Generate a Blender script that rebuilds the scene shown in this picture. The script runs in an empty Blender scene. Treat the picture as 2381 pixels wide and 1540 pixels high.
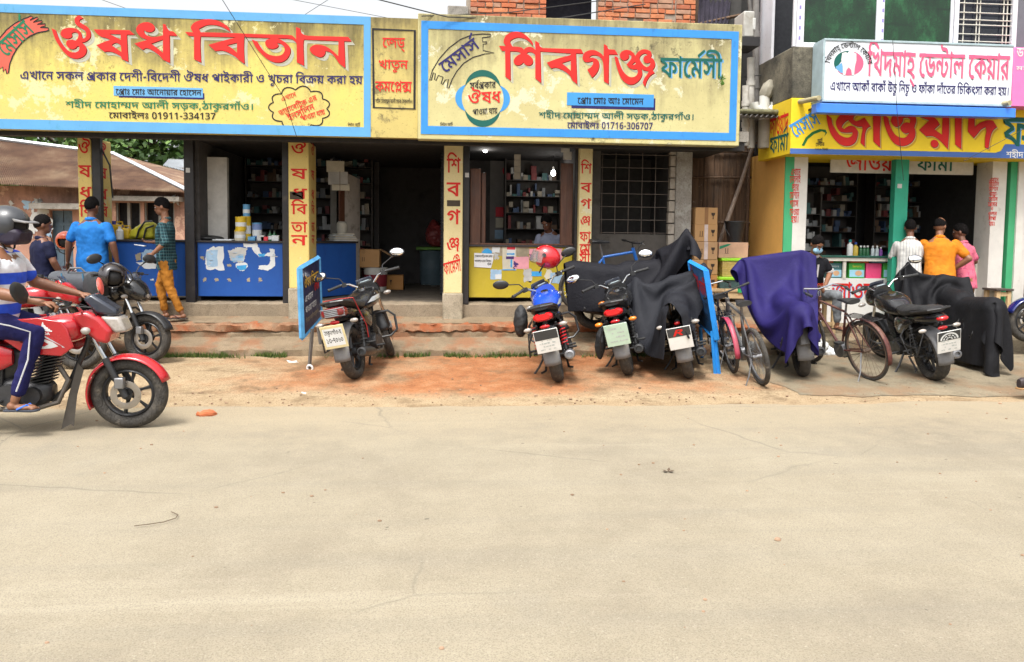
import bpy, bmesh, math, random
from mathutils import Vector as V, Matrix as M, Euler, noise
from mathutils.geometry import tessellate_polygon
R=math.radians
S=bpy.context.scene; C=S.collection
# ---------------------------------------------------------------- camera, sky, sun, exposure
F,CX,CY,HC,YAW,HOR,ROLL=1790.,1190.,662.6,1.68,R(4.87),550.,.0114
_p=math.atan((CY-HOR)/F)
_fw=V((math.sin(YAW)*math.cos(_p),math.cos(YAW)*math.cos(_p),-math.sin(_p)))
_rt=V((math.cos(YAW),-math.sin(YAW),0)); _up=_rt.cross(_fw)
_rt,_up=_rt*math.cos(ROLL)+_up*math.sin(ROLL),_up*math.cos(ROLL)-_rt*math.sin(ROLL)
cd=bpy.data.cameras.new('camera'); cam=bpy.data.objects.new('camera',cd); C.objects.link(cam)
cam.matrix_world=M(((_rt.x,_up.x,-_fw.x,0),(_rt.y,_up.y,-_fw.y,0),(_rt.z,_up.z,-_fw.z,HC),(0,0,0,1)))
cd.sensor_width=36; cd.lens=36*F/2380; cd.shift_y=-(770-CY)/2380; cd.clip_end=900; cd.clip_start=.05
S.camera=cam
w=bpy.data.worlds.new('World'); S.world=w; w.use_nodes=True
n=w.node_tree.nodes; l=w.node_tree.links
bg=n['Background']; sk=n.new('ShaderNodeTexSky'); sk.sky_type='NISHITA'; sk.sun_disc=False
SUN_EL,SUN_AZ=R(64),R(202)
sk.sun_elevation=SUN_EL; sk.sun_rotation=SUN_AZ; sk.dust_density=6; sk.air_density=1.2; sk.ozone_density=1
hs=n.new('ShaderNodeHueSaturation'); hs.inputs['Saturation'].default_value=.12
l.new(sk.outputs[0],hs.inputs['Color']); l.new(hs.outputs[0],bg.inputs[0]); bg.inputs[1].default_value=.15
sl=bpy.data.lights.new('sun','SUN'); sl.energy=1.5; sl.angle=R(13); sl.color=(1,.96,.9)
so=bpy.data.objects.new('sun',sl); C.objects.link(so)
_sd=V((math.sin(SUN_AZ)*math.cos(SUN_EL),math.cos(SUN_AZ)*math.cos(SUN_EL),math.sin(SUN_EL)))
so.rotation_euler=_sd.to_track_quat('Z','Y').to_euler()
S.view_settings.view_transform='Standard'; S.view_settings.look='None'; S.view_settings.exposure=1.1; S.view_settings.gamma=1
# ---------------------------------------------------------------- helpers
def ray(x,y): return _fw*F+_rt*(x-CX)-_up*(y-CY)
def at(x,y,Y=None,Z=None,X=None):
    d=ray(x,y); t=Y/d.y if Y is not None else ((Z-HC)/d.z if Z is not None else X/d.x)
    return V((0,0,HC))+d*t
def tag(o,label=None,cat=None,group=None,kind=None):
    for k,v in (('label',label),('category',cat),('group',group),('kind',kind)):
        if v: o[k]=v
    return o
def thing(name,label,cat,loc=(0,0,0),rz=0,group=None):
    o=bpy.data.objects.new(name,None); o.empty_display_size=.1; C.objects.link(o)
    o.location=loc; o.rotation_euler=(0,0,rz) if not isinstance(rz,tuple) else rz
    return tag(o,label,cat,group)
def frame(d):
    d=V(d).normalized(); a=V((0,0,1)) if abs(d.z)<.95 else V((1,0,0))
    u=a.cross(d).normalized(); return u,d.cross(u)
class B:
    def __init__(s): s.v=[];s.f=[];s.m=[];s.k=0
    def add(s,vs,fs):
        o=len(s.v); s.v+=[V(p) for p in vs]; s.f+=[tuple(i+o for i in f) for f in fs]; s.m+=[s.k]*len(fs); return s
    def mat(s,k): s.k=k; return s
    def xf(s,mx,start=0):
        for i in range(start,len(s.v)): s.v[i]=mx@s.v[i]
        return s
    def box(s,x0,x1,y0,y1,z0,z1,mx=None):
        vs=[V((x,y,z)) for z in (z0,z1) for y in (y0,y1) for x in (x0,x1)]
        if mx: vs=[mx@p for p in vs]
        return s.add(vs,[(0,2,3,1),(4,5,7,6),(0,1,5,4),(1,3,7,5),(3,2,6,7),(2,0,4,6)])
    def cb(s,c,d,mx=None):
        m=M.Translation(c)@(mx or M())
        return s.box(-d[0]/2,d[0]/2,-d[1]/2,d[1]/2,-d[2]/2,d[2]/2,m)
    def ring(s,rings,close=True,cap=(True,True)):
        n=len(rings[0]); vs=[p for r in rings for p in r]; fs=[]
        for i in range(len(rings)-1):
            for j in range(n if close else n-1):
                a=i*n+j; b=i*n+(j+1)%n; fs.append((a,b,b+n,a+n))
        if close and cap[0]: fs.append(tuple(range(n-1,-1,-1)))
        if close and cap[1]: fs.append(tuple(range((len(rings)-1)*n,len(rings)*n)))
        return s.add(vs,fs)
    def tube(s,pts,r,n=8,cap=True):
        pts=[V(p) for p in pts]; m=len(pts); rs=r if isinstance(r,(list,tuple)) else [r]*m
        d=[(pts[min(i+1,m-1)]-pts[max(i-1,0)]).normalized() for i in range(m)]
        u,_=frame(d[0]); rings=[]
        for i in range(m):
            u=(u-d[i]*u.dot(d[i])).normalized(); w=d[i].cross(u)
            rings.append([pts[i]+(u*math.cos(t)+w*math.sin(t))*rs[i] for t in [2*math.pi*k/n for k in range(n)]])
        return s.ring(rings,True,(cap,cap))
    def cyl(s,a,b,r0,r1=None,n=16): return s.tube([a,b],[r0,r0 if r1 is None else r1],n)
    def lathe(s,prof,c=(0,0,0),ax=(0,0,1),n=20,cap=True):
        c=V(c); a=V(ax).normalized(); u,w=frame(a)
        return s.ring([[c+a*h+(u*math.cos(t)+w*math.sin(t))*max(r,1e-4) for t in [2*math.pi*k/n for k in range(n)]] for r,h in prof],True,(cap,cap))
    def ell(s,c,r,mx=None,nu=14,nv=9):
        c=V(c); mx=mx or M.Identity(3)
        rings=[]
        for i in range(nv+1):
            th=math.pi*(i/nv-.5); q=max(math.cos(th),.02)
            rings.append([c+mx@V((r[0]*q*math.cos(t),r[1]*q*math.sin(t),r[2]*math.sin(th))) for t in [2*math.pi*k/nu for k in range(nu)]])
        return s.ring(rings)
    def torus(s,c,Rr,r,ax=(0,1,0),n=36,k=10,sx=1.,a0=0,a1=2*math.pi):
        c=V(c); a=V(ax).normalized(); u,w=frame(a); rings=[]
        full=abs(a1-a0-2*math.pi)<1e-3; m=n if full else n+1
        for i in range(m):
            t=a0+(a1-a0)*i/n; e=u*math.cos(t)+w*math.sin(t)
            rings.append([c+e*(Rr+r*math.cos(q))+a*(r*sx*math.sin(q)) for q in [2*math.pi*j/k for j in range(k)]])
        if full: rings.append(rings[0]); return s.ring(rings,True,(False,False))
        return s.ring(rings)
    def prism(s,poly,f,t):
        # poly 2D, f maps (u,v,w) to a point
        n=len(poly); vs=[f(u,v,0) for u,v in poly]+[f(u,v,t) for u,v in poly]
        return s.add(vs,[tuple(range(n-1,-1,-1)),tuple(range(n,2*n))]+[(i,(i+1)%n,(i+1)%n+n,i+n) for i in range(n)])
    def sheet(s,fn,nu,nv,thick=0):
        vs=[fn(i/nu,j/nv) for j in range(nv+1) for i in range(nu+1)]
        fs=[(j*(nu+1)+i,j*(nu+1)+i+1,(j+1)*(nu+1)+i+1,(j+1)*(nu+1)+i) for j in range(nv) for i in range(nu)]
        return s.add(vs,fs)
    def obj(s,name,mat,par=None,bev=0,sub=0,ang=35,seg=2,solid=0,flat=False,label=None):
        me=bpy.data.meshes.new(name); me.from_pydata([tuple(p) for p in s.v],[],s.f); me.update()
        mats=mat if isinstance(mat,(list,tuple)) else [mat]
        for m in mats: me.materials.append(m)
        if len(mats)>1: me.polygons.foreach_set('material_index',s.m)
        bm=bmesh.new(); bm.from_mesh(me)
        if not solid: bmesh.ops.recalc_face_normals(bm,faces=bm.faces)
        bm.to_mesh(me); bm.free()
        if not flat:
            me.polygons.foreach_set('use_smooth',[True]*len(me.polygons)); me.set_sharp_from_angle(angle=R(ang))
        o=bpy.data.objects.new(name,me); C.objects.link(o)
        if par: o.parent=par
        if label: o['label']=label
        if solid: md=o.modifiers.new('s','SOLIDIFY'); md.thickness=solid; md.offset=0
        if bev: md=o.modifiers.new('b','BEVEL'); md.width=bev; md.segments=seg; md.limit_method='ANGLE'; md.angle_limit=R(40); md.harden_normals=False
        if sub: md=o.modifiers.new('d','SUBSURF'); md.levels=sub; md.render_levels=sub
        return o
_pm={}
def node_mat(name):
    m=bpy.data.materials.new(name); m.use_nodes=True; nt=m.node_tree
    return m,nt,nt.nodes['Principled BSDF'],nt.nodes.new('ShaderNodeTexCoord')
def nz(nt,co,scale,detail=4,rough=.6,sc=None):
    t=nt.nodes.new('ShaderNodeTexNoise'); t.inputs['Scale'].default_value=scale; t.inputs['Detail'].default_value=detail; t.inputs['Roughness'].default_value=rough
    if sc:
        mp=nt.nodes.new('ShaderNodeMapping'); mp.inputs['Scale'].default_value=sc; nt.links.new(co,mp.inputs[0]); co=mp.outputs[0]
    nt.links.new(co,t.inputs['Vector']); return t.outputs['Fac']
def rmp(nt,fac,stops):
    r=nt.nodes.new('ShaderNodeValToRGB'); e=r.color_ramp.elements
    while len(e)<len(stops): e.new(.5)
    for k,(p,c) in zip(e,stops): k.position=p; k.color=(*c,1) if isinstance(c,tuple) else (c,c,c,1)
    nt.links.new(fac,r.inputs[0]); return r.outputs[0]
def mix(nt,f,a,b,mode='MIX'):
    x=nt.nodes.new('ShaderNodeMix'); x.data_type='RGBA'; x.blend_type=mode
    for k,v in ((0,f),(6,a),(7,b)):
        if hasattr(v,'is_output'): nt.links.new(v,x.inputs[k])
        elif k==0: x.inputs[0].default_value=v
        else: x.inputs[k].default_value=(*v,1)
    return x.outputs[2]
def mth(nt,op,a,b=0.,c=None):
    x=nt.nodes.new('ShaderNodeMath'); x.operation=op
    for k,v in enumerate((a,b) if c is None else (a,b,c)):
        if hasattr(v,'is_output'): nt.links.new(v,x.inputs[k])
        else: x.inputs[k].default_value=v
    return x.outputs[0]
def bump(nt,bs,h,st=.3,d=.01):
    x=nt.nodes.new('ShaderNodeBump'); x.inputs['Strength'].default_value=st; x.inputs['Distance'].default_value=d
    nt.links.new(h,x.inputs['Height']); nt.links.new(x.outputs[0],bs.inputs['Normal'])
def pm(name,col,rough=.55,metal=0,var=.14,scale=7,bmp=0,bscale=60,coat=0,emit=0,dirt=None,dscale=3,dlo=.5,dhi=.7,sc=None):
    if name in _pm: return _pm[name]
    m,nt,bs,tc=node_mat(name); co=tc.outputs['Object']
    c0=tuple(x*(1-var) for x in col); c1=tuple(min(1,x*(1+var)) for x in col)
    o=rmp(nt,nz(nt,co,scale,5,.65,sc),[(.3,c0),(.7,c1)])
    if dirt: o=mix(nt,rmp(nt,nz(nt,co,dscale,6,.7,sc),[(dlo,0.),(dhi,1.)]),o,dirt)
    nt.links.new(o,bs.inputs['Base Color'])
    bs.inputs['Roughness'].default_value=rough; bs.inputs['Metallic'].default_value=metal
    rr=rmp(nt,nz(nt,co,scale*2.3,4),[(.3,max(0,rough-.1)),(.7,min(1,rough+.12))]); nt.links.new(rr,bs.inputs['Roughness'])
    if coat: bs.inputs['Coat Weight'].default_value=coat; bs.inputs['Coat Roughness'].default_value=.06
    if emit: bs.inputs['Emission Color'].default_value=(*col,1); bs.inputs['Emission Strength'].default_value=emit
    if bmp: bump(nt,bs,nz(nt,co,bscale,5,.6,sc),bmp,.01)
    _pm[name]=m; return m
# outlines of the letters on the signs: per glyph, per solid piece, its outer edge and holes, as steps; +2000 marks a curve handle
GL0=[[[[97,156,0,-24,-11,0,1992,-3,1983,-12,1987,-17,1991,-22,0,-12,2000,-17,2010,-18,2014,-8,8,0,2005,0,2008,2,6,3,11,-21,1992,-5,1985,-3,-9,0,1983,0,1974,16,1985,29,0,21,2000,19,2014,31,2024,22,16,6,-16,-10,1996,-1,1989,0,-7,0,-29,0,0,24]]],
[[[161,156,0,-24,-25,0,0,-132,-27,0,0,33,4,-13,1991,13,1983,20,1982,11,-10,0,1992,0,1990,-7,0,-8,2000,-7,2011,-9,10,-3,-9,-25,1986,4,1982,15,1992,17,0,9,2000,13,2012,17,2019,8,10,0,2013,0,2022,-9,2018,-15,8,-12,-5,-2,1999,6,2000,12,0,6,0,58,-111,0,0,24]],[[78,80,2000,-1,2000,-4,-1,-2,-26,7,1999,13,1992,15,1982,8,-17,2,5,22,13,-4,2014,-1,2020,-8,2013,-14,2006,-19]]],
[[[177,156,0,-24,-25,0,0,-132,-27,0,0,83,6,-13,1993,8,1991,8,-4,0,1996,0,1995,-3,1993,-11,-7,-11,1993,-12,1988,-14,1988,-7,-9,0,1993,0,1986,5,1988,13,-7,12,20,12,2005,-10,2008,-7,5,0,2004,0,2006,4,2009,12,6,11,6,7,2006,13,2012,10,8,0,2008,0,2012,-7,7,-8,-4,-1,1999,6,2000,10,0,5,0,17,-127,0,0,24]],[[63,64,1998,16,1995,19,-6,5,1994,6,1979,5,-15,2,7,25,16,-7,2014,-3,2018,-7,2011,-11,2005,-16,1,-12]]],
[[[75,156,0,-24,-25,0,0,-132,-28,0,0,114,1997,8,1989,10,-9,0,-1,0,0,24,4,0,2006,0,2011,-7,4,-9,2000,1,1999,9,0,3,0,19,22,0,5,-16]]],
[[[-71,182,85,47,12,-19,-84,-49]]],
[[[131,157,2011,0,2015,-5,5,-4,2005,-4,2006,-13,0,-13,0,-118,-26,0,1997,7,1993,8,1990,4,-8,0,1991,0,1984,-2,1984,-2,-10,0,1990,0,1980,4,1982,11,1989,21,0,17,2000,7,2002,14,1,5,27,-3,1999,-4,1999,-10,0,-7,2000,-10,2006,-12,2009,-7,2013,-2,6,0,2012,0,2020,4,11,0,2011,0,2014,-5,7,-8,0,82,2000,8,1998,8,-3,2,1996,3,-8,0,1993,0,1986,-6,1990,-11,1994,-12,0,-4,2000,-2,2001,-5,2006,-3,6,0,2003,0,2004,1,3,0,1,-23,1997,-1,1991,-1,-6,0,1986,0,1980,15,0,16,2000,10,2011,21,2018,18,2024,11]]],
[[[184,156,0,-24,-25,0,0,-132,-27,0,1992,10,1981,18,1978,14,1974,9,-15,3,-8,26,14,-7,2024,-3,2031,-13,2021,-17,9,-9,1999,6,2000,12,0,6,0,117,21,0,6,-16]],[[116,116,2000,-14,1986,-21,1974,-14,-20,-2,-17,4,-5,11,2019,3,2025,9,2011,13,0,9,2000,8,1992,11,-7,5,24,18,2008,-8,2010,-20]],[[47,106,1984,0,1981,16,0,14,2000,6,2003,11,2,4,25,-6,1999,-3,1998,-5,0,-3,2000,-5,2006,-5,5,0,2005,0,2009,3,2010,10,5,9,19,4,2,-10,1994,-13,1985,-17,1981,-10]]],
[[[158,156,0,-24,-25,0,0,-132,-27,0,0,56,4,-14,1992,11,1982,17,1980,11,-9,0,1993,0,1989,-8,0,-7,2000,-6,2009,-9,10,-4,-12,-24,1983,7,1982,23,0,14,2000,13,2012,17,2019,8,10,0,2013,0,2020,-8,2019,-14,9,-9,-4,-2,1999,6,2000,12,0,5,0,37,-108,0,0,24]]],
[],
[[[212,156,0,-24,-82,0,0,-15,1,-8,0,-109,-28,0,1992,14,1974,23,1967,15,-18,3,-12,27,2024,13,2052,23,27,8,-5,-9,0,15,-106,0,0,24],[103,107,5,-6,1989,-4,1977,-9,1977,-10,-11,-6,2012,-2,2026,-12,2022,-19,8,-11,-4,-2,2000,5,1999,11,0,7]],[[200,68,2000,-9,1993,-15,1984,-9,-14,0,1996,0,1991,1,-3,0,1,24,2001,0,2004,-1,3,0,2010,0,2007,8,0,5,2000,11,1976,15,-22,4,0,23,2020,-2,2033,-15,2020,-24]]],
[[[192,156,0,-24,-25,0,0,-132,-27,0,0,81,4,-11,1996,7,1988,10,-7,0,1997,0,1993,-2,1995,-7,0,-8,2000,-2,2001,-4,0,-2,-23,-2,1999,10,1992,13,1988,7,-8,0,1995,0,1992,-5,1995,-7,0,-4,2000,-10,2015,-11,11,-4,-8,-24,1986,4,1980,13,1988,20,0,13,2000,12,2012,17,2019,10,12,0,2014,0,2020,-10,9,-11,-4,1,2003,8,2014,9,8,0,2009,0,2013,-7,7,-6,-4,-4,1999,6,2000,10,0,6,0,16,-142,0,0,24]]],
[[[200,156,0,-24,-25,0,0,-108,-27,0,0,74,3,-14,1991,13,1984,18,1985,12,1984,7,-9,0,1990,0,1984,-8,1987,-13,-7,-8,-1,3,2004,3,2011,4,6,0,2014,0,2012,-14,0,-10,2000,-3,1999,-7,0,-1,-6,2,2002,3,2006,7,2007,6,4,3,30,28,17,-18,-73,-67,-19,18,22,21,-9,-12,-9,-6,2004,5,2004,9,0,5,2000,6,1993,6,-5,0,1996,0,1993,-2,-4,-2,-22,20,2011,14,2021,20,2023,11,14,0,2013,0,2022,-9,2021,-18,11,-13,-3,-3,2000,6,1999,13,0,7,0,32,21,0,6,-16]],[[175,-11,-27,0,1998,6,1993,8,1989,3,-8,0,1988,0,1974,-4,-15,0,1991,0,1980,4,1982,10,1989,19,0,16,2000,5,2002,11,1,5,26,-3,1999,-4,1999,-9,0,-4,2000,-10,2009,-12,2014,-4,10,0,2013,0,2022,4,13,0,2010,0,2015,-6,6,-7,0,29,27,0]]],
[[[156,156,0,-24,-25,0,0,-132,-27,0,1992,14,1973,23,1967,15,-18,3,-12,27,2024,14,2053,23,27,8,-5,-9,0,14,-107,0,0,24],[104,107,5,-6,1983,-5,1965,-15,-17,-9,2012,-2,2026,-12,2023,-18,8,-12,-4,-2,2000,6,1999,12,0,6]],[[44,-2,1993,0,1990,9,0,8,2000,7,2010,10,7,0,2007,0,2010,-10,0,-7,2000,-8,1990,-9]]],
[[[159,156,0,-24,-112,0,0,-71,-6,5,2010,10,2024,19,2030,16,17,7,20,-18,1996,-8,1994,-15,1998,-16,0,-10,2000,-11,2004,-23,4,-14,-26,-5,1995,13,1995,27,0,14,2000,10,2004,18,2005,15,3,5,8,-8,1985,-7,1972,-17,1975,-21,-12,-12,-23,15,0,82,-21,0,0,24]]],
[[[177,156,0,-24,-25,0,0,-132,-27,0,0,127,1,6,1999,4,2000,9,0,5,0,21,21,0,6,-16]],[[88,157,2010,0,2017,-7,2013,-14,4,-9,0,-31,1992,17,1980,21,-13,0,1992,0,1989,-9,0,-9,2000,-10,2015,-10,17,-1,-3,-25,1982,1,1979,12,1990,20,0,13,2000,14,2010,18,2017,9]],[[20,157,2011,0,2019,-9,2012,-19,0,-16,2000,-11,1990,-20,1979,-12,-17,0,-3,25,2012,1,2013,5,2006,9,0,5,2000,9,1988,10,-11,0,1995,0,1991,-2,-5,-1,-3,24,2007,1,2010,1]]],
[[[75,132,-25,0,0,-132,-28,0,0,132,-24,0,0,24,24,0,1998,14,1986,20,1977,12,1969,5,-19,0,1987,0,1981,-2,1991,-5,0,-4,2000,-3,2008,-2,7,0,25,0,2014,0,2016,-5,6,-5,2004,-4,2005,-13,0,-10,-26,0,2000,5,1998,6,-3,2,1998,2,1994,1,-6,0,-21,0,1987,0,1984,3,-5,3,1993,3,1995,11,0,6,2000,15,2035,18,35,0,2053,0,2059,-35,3,-38,25,0]]],
[[[13,87,63,0,0,-26,-63,0]]],
[[[75,156,0,-24,-25,0,0,-132,-28,0,0,132,-24,0,0,24,23,0,1996,4,1991,11,-3,5,2011,18,2022,24,2027,11,17,0,2013,0,2023,-5,2023,-11,2027,-16,17,-12,-15,-18,1981,13,1972,17,1976,9,-13,0,1987,0,1981,-10,1987,-15,-6,-8,2003,-4,2006,-9,4,-4]]],
[[[156,156,0,-24,-25,0,0,-132,-27,0,1992,14,1973,23,1967,15,-18,3,-12,27,2024,14,2053,23,27,8,-5,-9,0,14,-107,0,0,24],[104,107,5,-6,1983,-5,1965,-15,-17,-9,2012,-2,2026,-12,2023,-18,8,-12,-4,-2,2000,6,1999,12,0,6]]],
[[[130,157,2022,0,2023,-19,0,-18,2000,-6,1996,-10,-3,-5,-3,-7,1993,-8,1980,-13,-13,-4,-10,23,2014,5,2018,13,0,11,2000,7,1991,8,-8,0,1992,0,1986,-5,1989,-8,1994,-9,0,-3,2000,-4,2004,-4,8,-1,-6,-24,1983,2,1983,17,0,12,2000,9,2011,19,2019,14,2024,8]],[[178,55,2000,-21,1967,-26,-27,0,1981,0,1967,12,1971,26,1977,43,-9,33,26,7,2011,-35,2024,-42,2030,-19,20,0,2014,0,2020,12,0,12,2000,9,1987,12,-9,4,26,11,2011,-7,2013,-19]],[[217,145,2000,-16,1985,-22,1973,-17,-18,-7,8,30,2006,3,2011,8,2007,11,0,8,2000,5,1996,9,-3,3,1995,4,1985,5,-10,2,-30,4,1984,2,1980,10,1991,17,0,13,2000,3,2001,7,0,2,27,-1,2000,-2,1999,-4,0,-2,2000,-5,2002,-7,3,-3,2003,-2,2008,-3,8,-1,34,-5,2010,-1,2015,-4,2012,-7,4,-4,2007,-6,2007,-17]]],
[[[167,156,0,-24,-25,0,0,-132,-28,0,1989,13,1973,19,1966,12,-22,3,-11,26,2012,7,2028,15,14,6,18,5,6,-18,1989,-5,1976,-11,-10,-6,2014,-2,2025,-10,2024,-15,10,-9,2000,4,1999,9,0,4,0,31,1,9,2000,5,1999,13,0,6,0,21,-116,0,0,24]],[[17,138,21,-5,2014,-4,2032,-15,2029,-19,11,-11,-5,-23,1990,10,1973,18,1970,16,1969,11,-13,3]]],
[[[156,156,0,-24,-25,0,0,-132,-27,0,1992,14,1973,23,1967,15,-18,3,-12,27,2024,14,2053,23,27,8,-6,-9,0,38],[104,107,5,-6,1983,-5,1965,-15,-17,-9,2012,-2,2026,-12,2023,-18,8,-12,-4,-2,2000,6,1999,12,0,8]],[[60,157,2003,0,2008,-1,3,0,-2,-22,1999,0,1996,0,-2,0,1993,0,1993,-5,0,-5,2000,-6,2011,-8,13,-4,-17,-16,1989,5,1985,11,1992,14,0,9,2000,7,2007,13,2016,8]]],
[[[189,156,0,-24,-25,0,0,-132,-28,0,0,98,4,-14,1991,13,1984,18,1984,12,1985,7,-9,0,1990,0,1984,-8,1986,-13,-6,-8,-2,3,2005,3,2010,4,7,0,2013,0,2012,-14,0,-10,2000,-3,2000,-7,-1,-1,-6,2,2003,3,2006,7,2007,6,3,3,31,28,16,-18,-72,-67,-20,18,22,21,-9,-12,-9,-6,2004,5,2005,9,0,5,2000,6,1993,6,-6,0,1996,0,1993,-2,-3,-2,-23,20,2011,14,2021,20,2024,11,14,0,2013,0,2022,-9,2020,-18,11,-13,-2,-3,1999,6,1999,13,0,7,0,32,22,0,6,-16]]],
[[[89,156,2000,8,1991,8,-9,0,-17,0,1982,0,1979,6,-6,6,1994,6,1995,14,0,10,2000,4,2000,6,1,4,26,-2,2000,-2,1999,-4,0,-2,2000,-5,2003,-9,2,-2,2003,-3,2011,-3,10,0,16,0,2014,0,2016,-5,6,-5,2005,-5,2004,-14,1,-11]],[[64,123,2021,0,2026,-14,2012,-20,0,-11,2000,-21,1973,-22,-25,-3,-3,7,2012,-3,2025,-11,2025,-14,11,-9,-15,-19,1987,10,1974,15,1973,12,1969,10,-17,3,4,22,2009,-2,2017,-2,9,0,2017,0,2019,7,2008,12,0,7,2000,11,1984,12,-13,0,1992,0,1990,-3,1996,-6,0,-4,2000,-1,2001,-4,0,-1,-25,-5,1998,4,1998,9,0,4,2000,9,2012,14,2021,7]],[[39,111,1999,8,1988,12,-12,3,13,11,12,-3,2014,-6,2013,-14,1,-10]],[[141,156,0,-24,-143,0,0,24]]],
[[[130,157,2022,0,2023,-20,0,-17,2000,-13,1987,-20,1977,-15,-14,-5,-10,23,2014,5,2018,13,0,11,2000,7,1991,8,-8,0,1992,0,1986,-5,1989,-8,1994,-9,0,-3,2000,-3,2004,-5,8,-1,-6,-24,1983,2,1983,17,0,12,2000,9,2011,19,2019,14,2024,8]],[[178,55,2000,-21,1967,-26,-27,0,1981,0,1967,12,1971,26,1977,43,-9,33,26,7,2011,-35,2024,-42,2030,-19,20,0,2014,0,2020,12,0,12,2000,9,1987,12,-9,4,26,11,2011,-7,2013,-19]]],
[[[-74,-66,1992,0,1982,6,1988,13,0,11,2000,13,2021,16,19,0,2016,0,2031,-10,2030,-19,18,-14,-16,-18,1985,14,1973,18,1976,9,-11,0,1991,0,1993,-6,0,-4,2000,-6,2007,-4,6,0,2008,0,2009,6,2005,10,2001,11,0,5,0,18,28,0,0,-12,2000,-8,1996,-20,1989,-18,1980,-11]]],
[[[148,156,0,-24,-99,0,0,-7,-1,-21,2001,-3,2000,-8,0,-4,0,-36,2000,-9,2002,-9,2,-2,2004,-4,9,0,2008,0,2014,7,7,7,2006,6,2006,14,0,7,2000,7,1993,4,-7,0,-2,0,1991,0,1987,4,-7,3,1995,3,1992,8,-3,4,2,27,2005,-8,2012,-11,2017,-5,10,0,5,0,2012,0,2013,-4,4,-5,2004,-3,2005,-12,0,-7,2000,-15,1987,-25,-10,-10,1990,-9,1976,-11,-14,0,1988,0,1986,6,-5,4,1995,5,1994,16,0,16,0,80,-24,0,0,24]]],
[[[242,156,0,-24,-244,0,0,24]],[[122,128,2011,0,2013,-4,5,-4,2005,-3,2006,-13,0,-12,0,-2,2000,-2,2000,-5,-1,-3,1,-4,0,-76,-28,0,1997,10,1987,7,-8,0,1992,0,1985,-2,1985,-2,-10,0,1991,0,1982,4,1984,10,1990,20,0,16,2000,5,2002,13,1,5,27,-4,1999,-3,1999,-9,0,-5,2000,-12,2008,-12,2013,-4,7,0,2009,0,2013,2,2013,2,7,0,2008,0,2015,-6,4,-7,0,62,2000,6,1999,5,-2,2,1998,1,1995,1,-4,0,1994,0,1990,-4,-4,-3,1995,-3,1995,-8,0,-3,2000,-3,2004,-4,5,0,2003,0,2005,0,2,0,2,-21,1997,-1,1991,-1,-7,0,1988,0,1983,12,0,14,2000,8,2009,17,8,7,2008,7,2022,9]],[[195,106,2017,0,2019,-19,0,-15,2000,-9,1992,-16,1982,-14,-16,-4,-7,22,2011,3,2011,10,0,6,2000,7,1993,6,-6,0,1992,0,1984,-13,-8,-15,-12,14,2010,19,2023,18]]],
[[[165,156,0,-24,-25,0,0,-132,-28,0,1990,13,1974,19,1966,12,-22,3,-11,26,2008,5,2016,9,2017,9,8,4,1990,6,1976,10,-16,3,9,19,6,-6,-25,0,0,24],[112,132,-74,0,-1,2,2010,-3,2018,-9,2015,-11,5,-5,3,-19,1992,-3,1983,-8,1984,-8,-6,-4,-2,2,2016,-2,2029,-11,2025,-18,9,-11,-4,-2,1999,6,1999,13,0,6]],[[44,-5,1993,0,1990,10,0,7,2000,8,2010,10,7,0,2007,0,2010,-10,0,-8,2000,-7,1990,-10]]],
[[[64,123,2021,0,2026,-14,2012,-20,0,-11,2000,-21,1973,-22,-25,-3,-3,7,2012,-3,2025,-11,2025,-14,11,-9,-15,-19,1987,10,1974,15,1973,12,1969,10,-17,3,4,22,2009,-2,2017,-2,9,0,2017,0,2019,7,2008,12,0,7,2000,11,1984,12,-13,0,1992,0,1990,-3,1996,-6,0,-4,2000,-1,2001,-4,0,-1,-25,-5,1998,4,1998,9,0,4,2000,9,2012,14,2021,7]],[[39,111,1999,8,1988,12,-12,3,13,11,12,-3,2014,-6,2013,-14,1,-10]],[[141,156,0,-24,-143,0,0,24]]],
[[[17,120,2000,10,2010,16,2017,10,11,0,2010,0,2017,-10,2010,-16,0,-10,2000,-11,1990,-16,1983,-9,-10,0,1989,0,1983,9,1990,16],[39,120,2000,-7,2009,-9,7,0,2006,0,2009,9,0,7,2000,6,1991,9,-6,0,1993,0,1991,-9]],[[17,36,2000,11,2010,16,2017,9,11,0,2010,0,2017,-9,2010,-16,0,-11,2000,-11,1990,-16,1983,-9,-10,0,1989,0,1983,9,1990,16],[39,36,2000,-7,2009,-8,7,0,2006,0,2009,8,0,7,2000,7,1991,8,-6,0,1993,0,1991,-8]]],
[[[235,156,0,-24,-24,0,0,-132,-28,0,1993,14,1977,20,-12,7,11,20,2009,-6,2018,-15,5,-7,2000,3,2000,6,1999,6,0,4,0,80,-185,0,0,24]],[[97,21,1981,0,1966,16,1972,39,-11,32,26,8,2009,-24,2018,-31,2023,-15,16,0,2012,0,2016,7,2007,13,0,9,2000,11,1988,14,-10,0,1994,0,1993,-6,0,-6,2000,-2,2001,-5,1,-2,-26,-4,1998,5,1998,8,0,4,2000,11,2011,14,2017,6,10,0,2016,0,2024,-13,2013,-23,0,-15,2000,-14,1987,-23,1972,-14]],[[85,111,1999,8,1987,12,-12,3,14,11,11,-3,2014,-6,2013,-14,1,-10]],[[308,156,0,-24,-25,0,0,-132,-28,0,0,115,1996,9,1991,8,-7,0,-4,0,0,24,5,0,2006,0,2010,-8,4,-8,2000,1,1999,9,0,3,0,19,22,0,5,-16]]],
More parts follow.
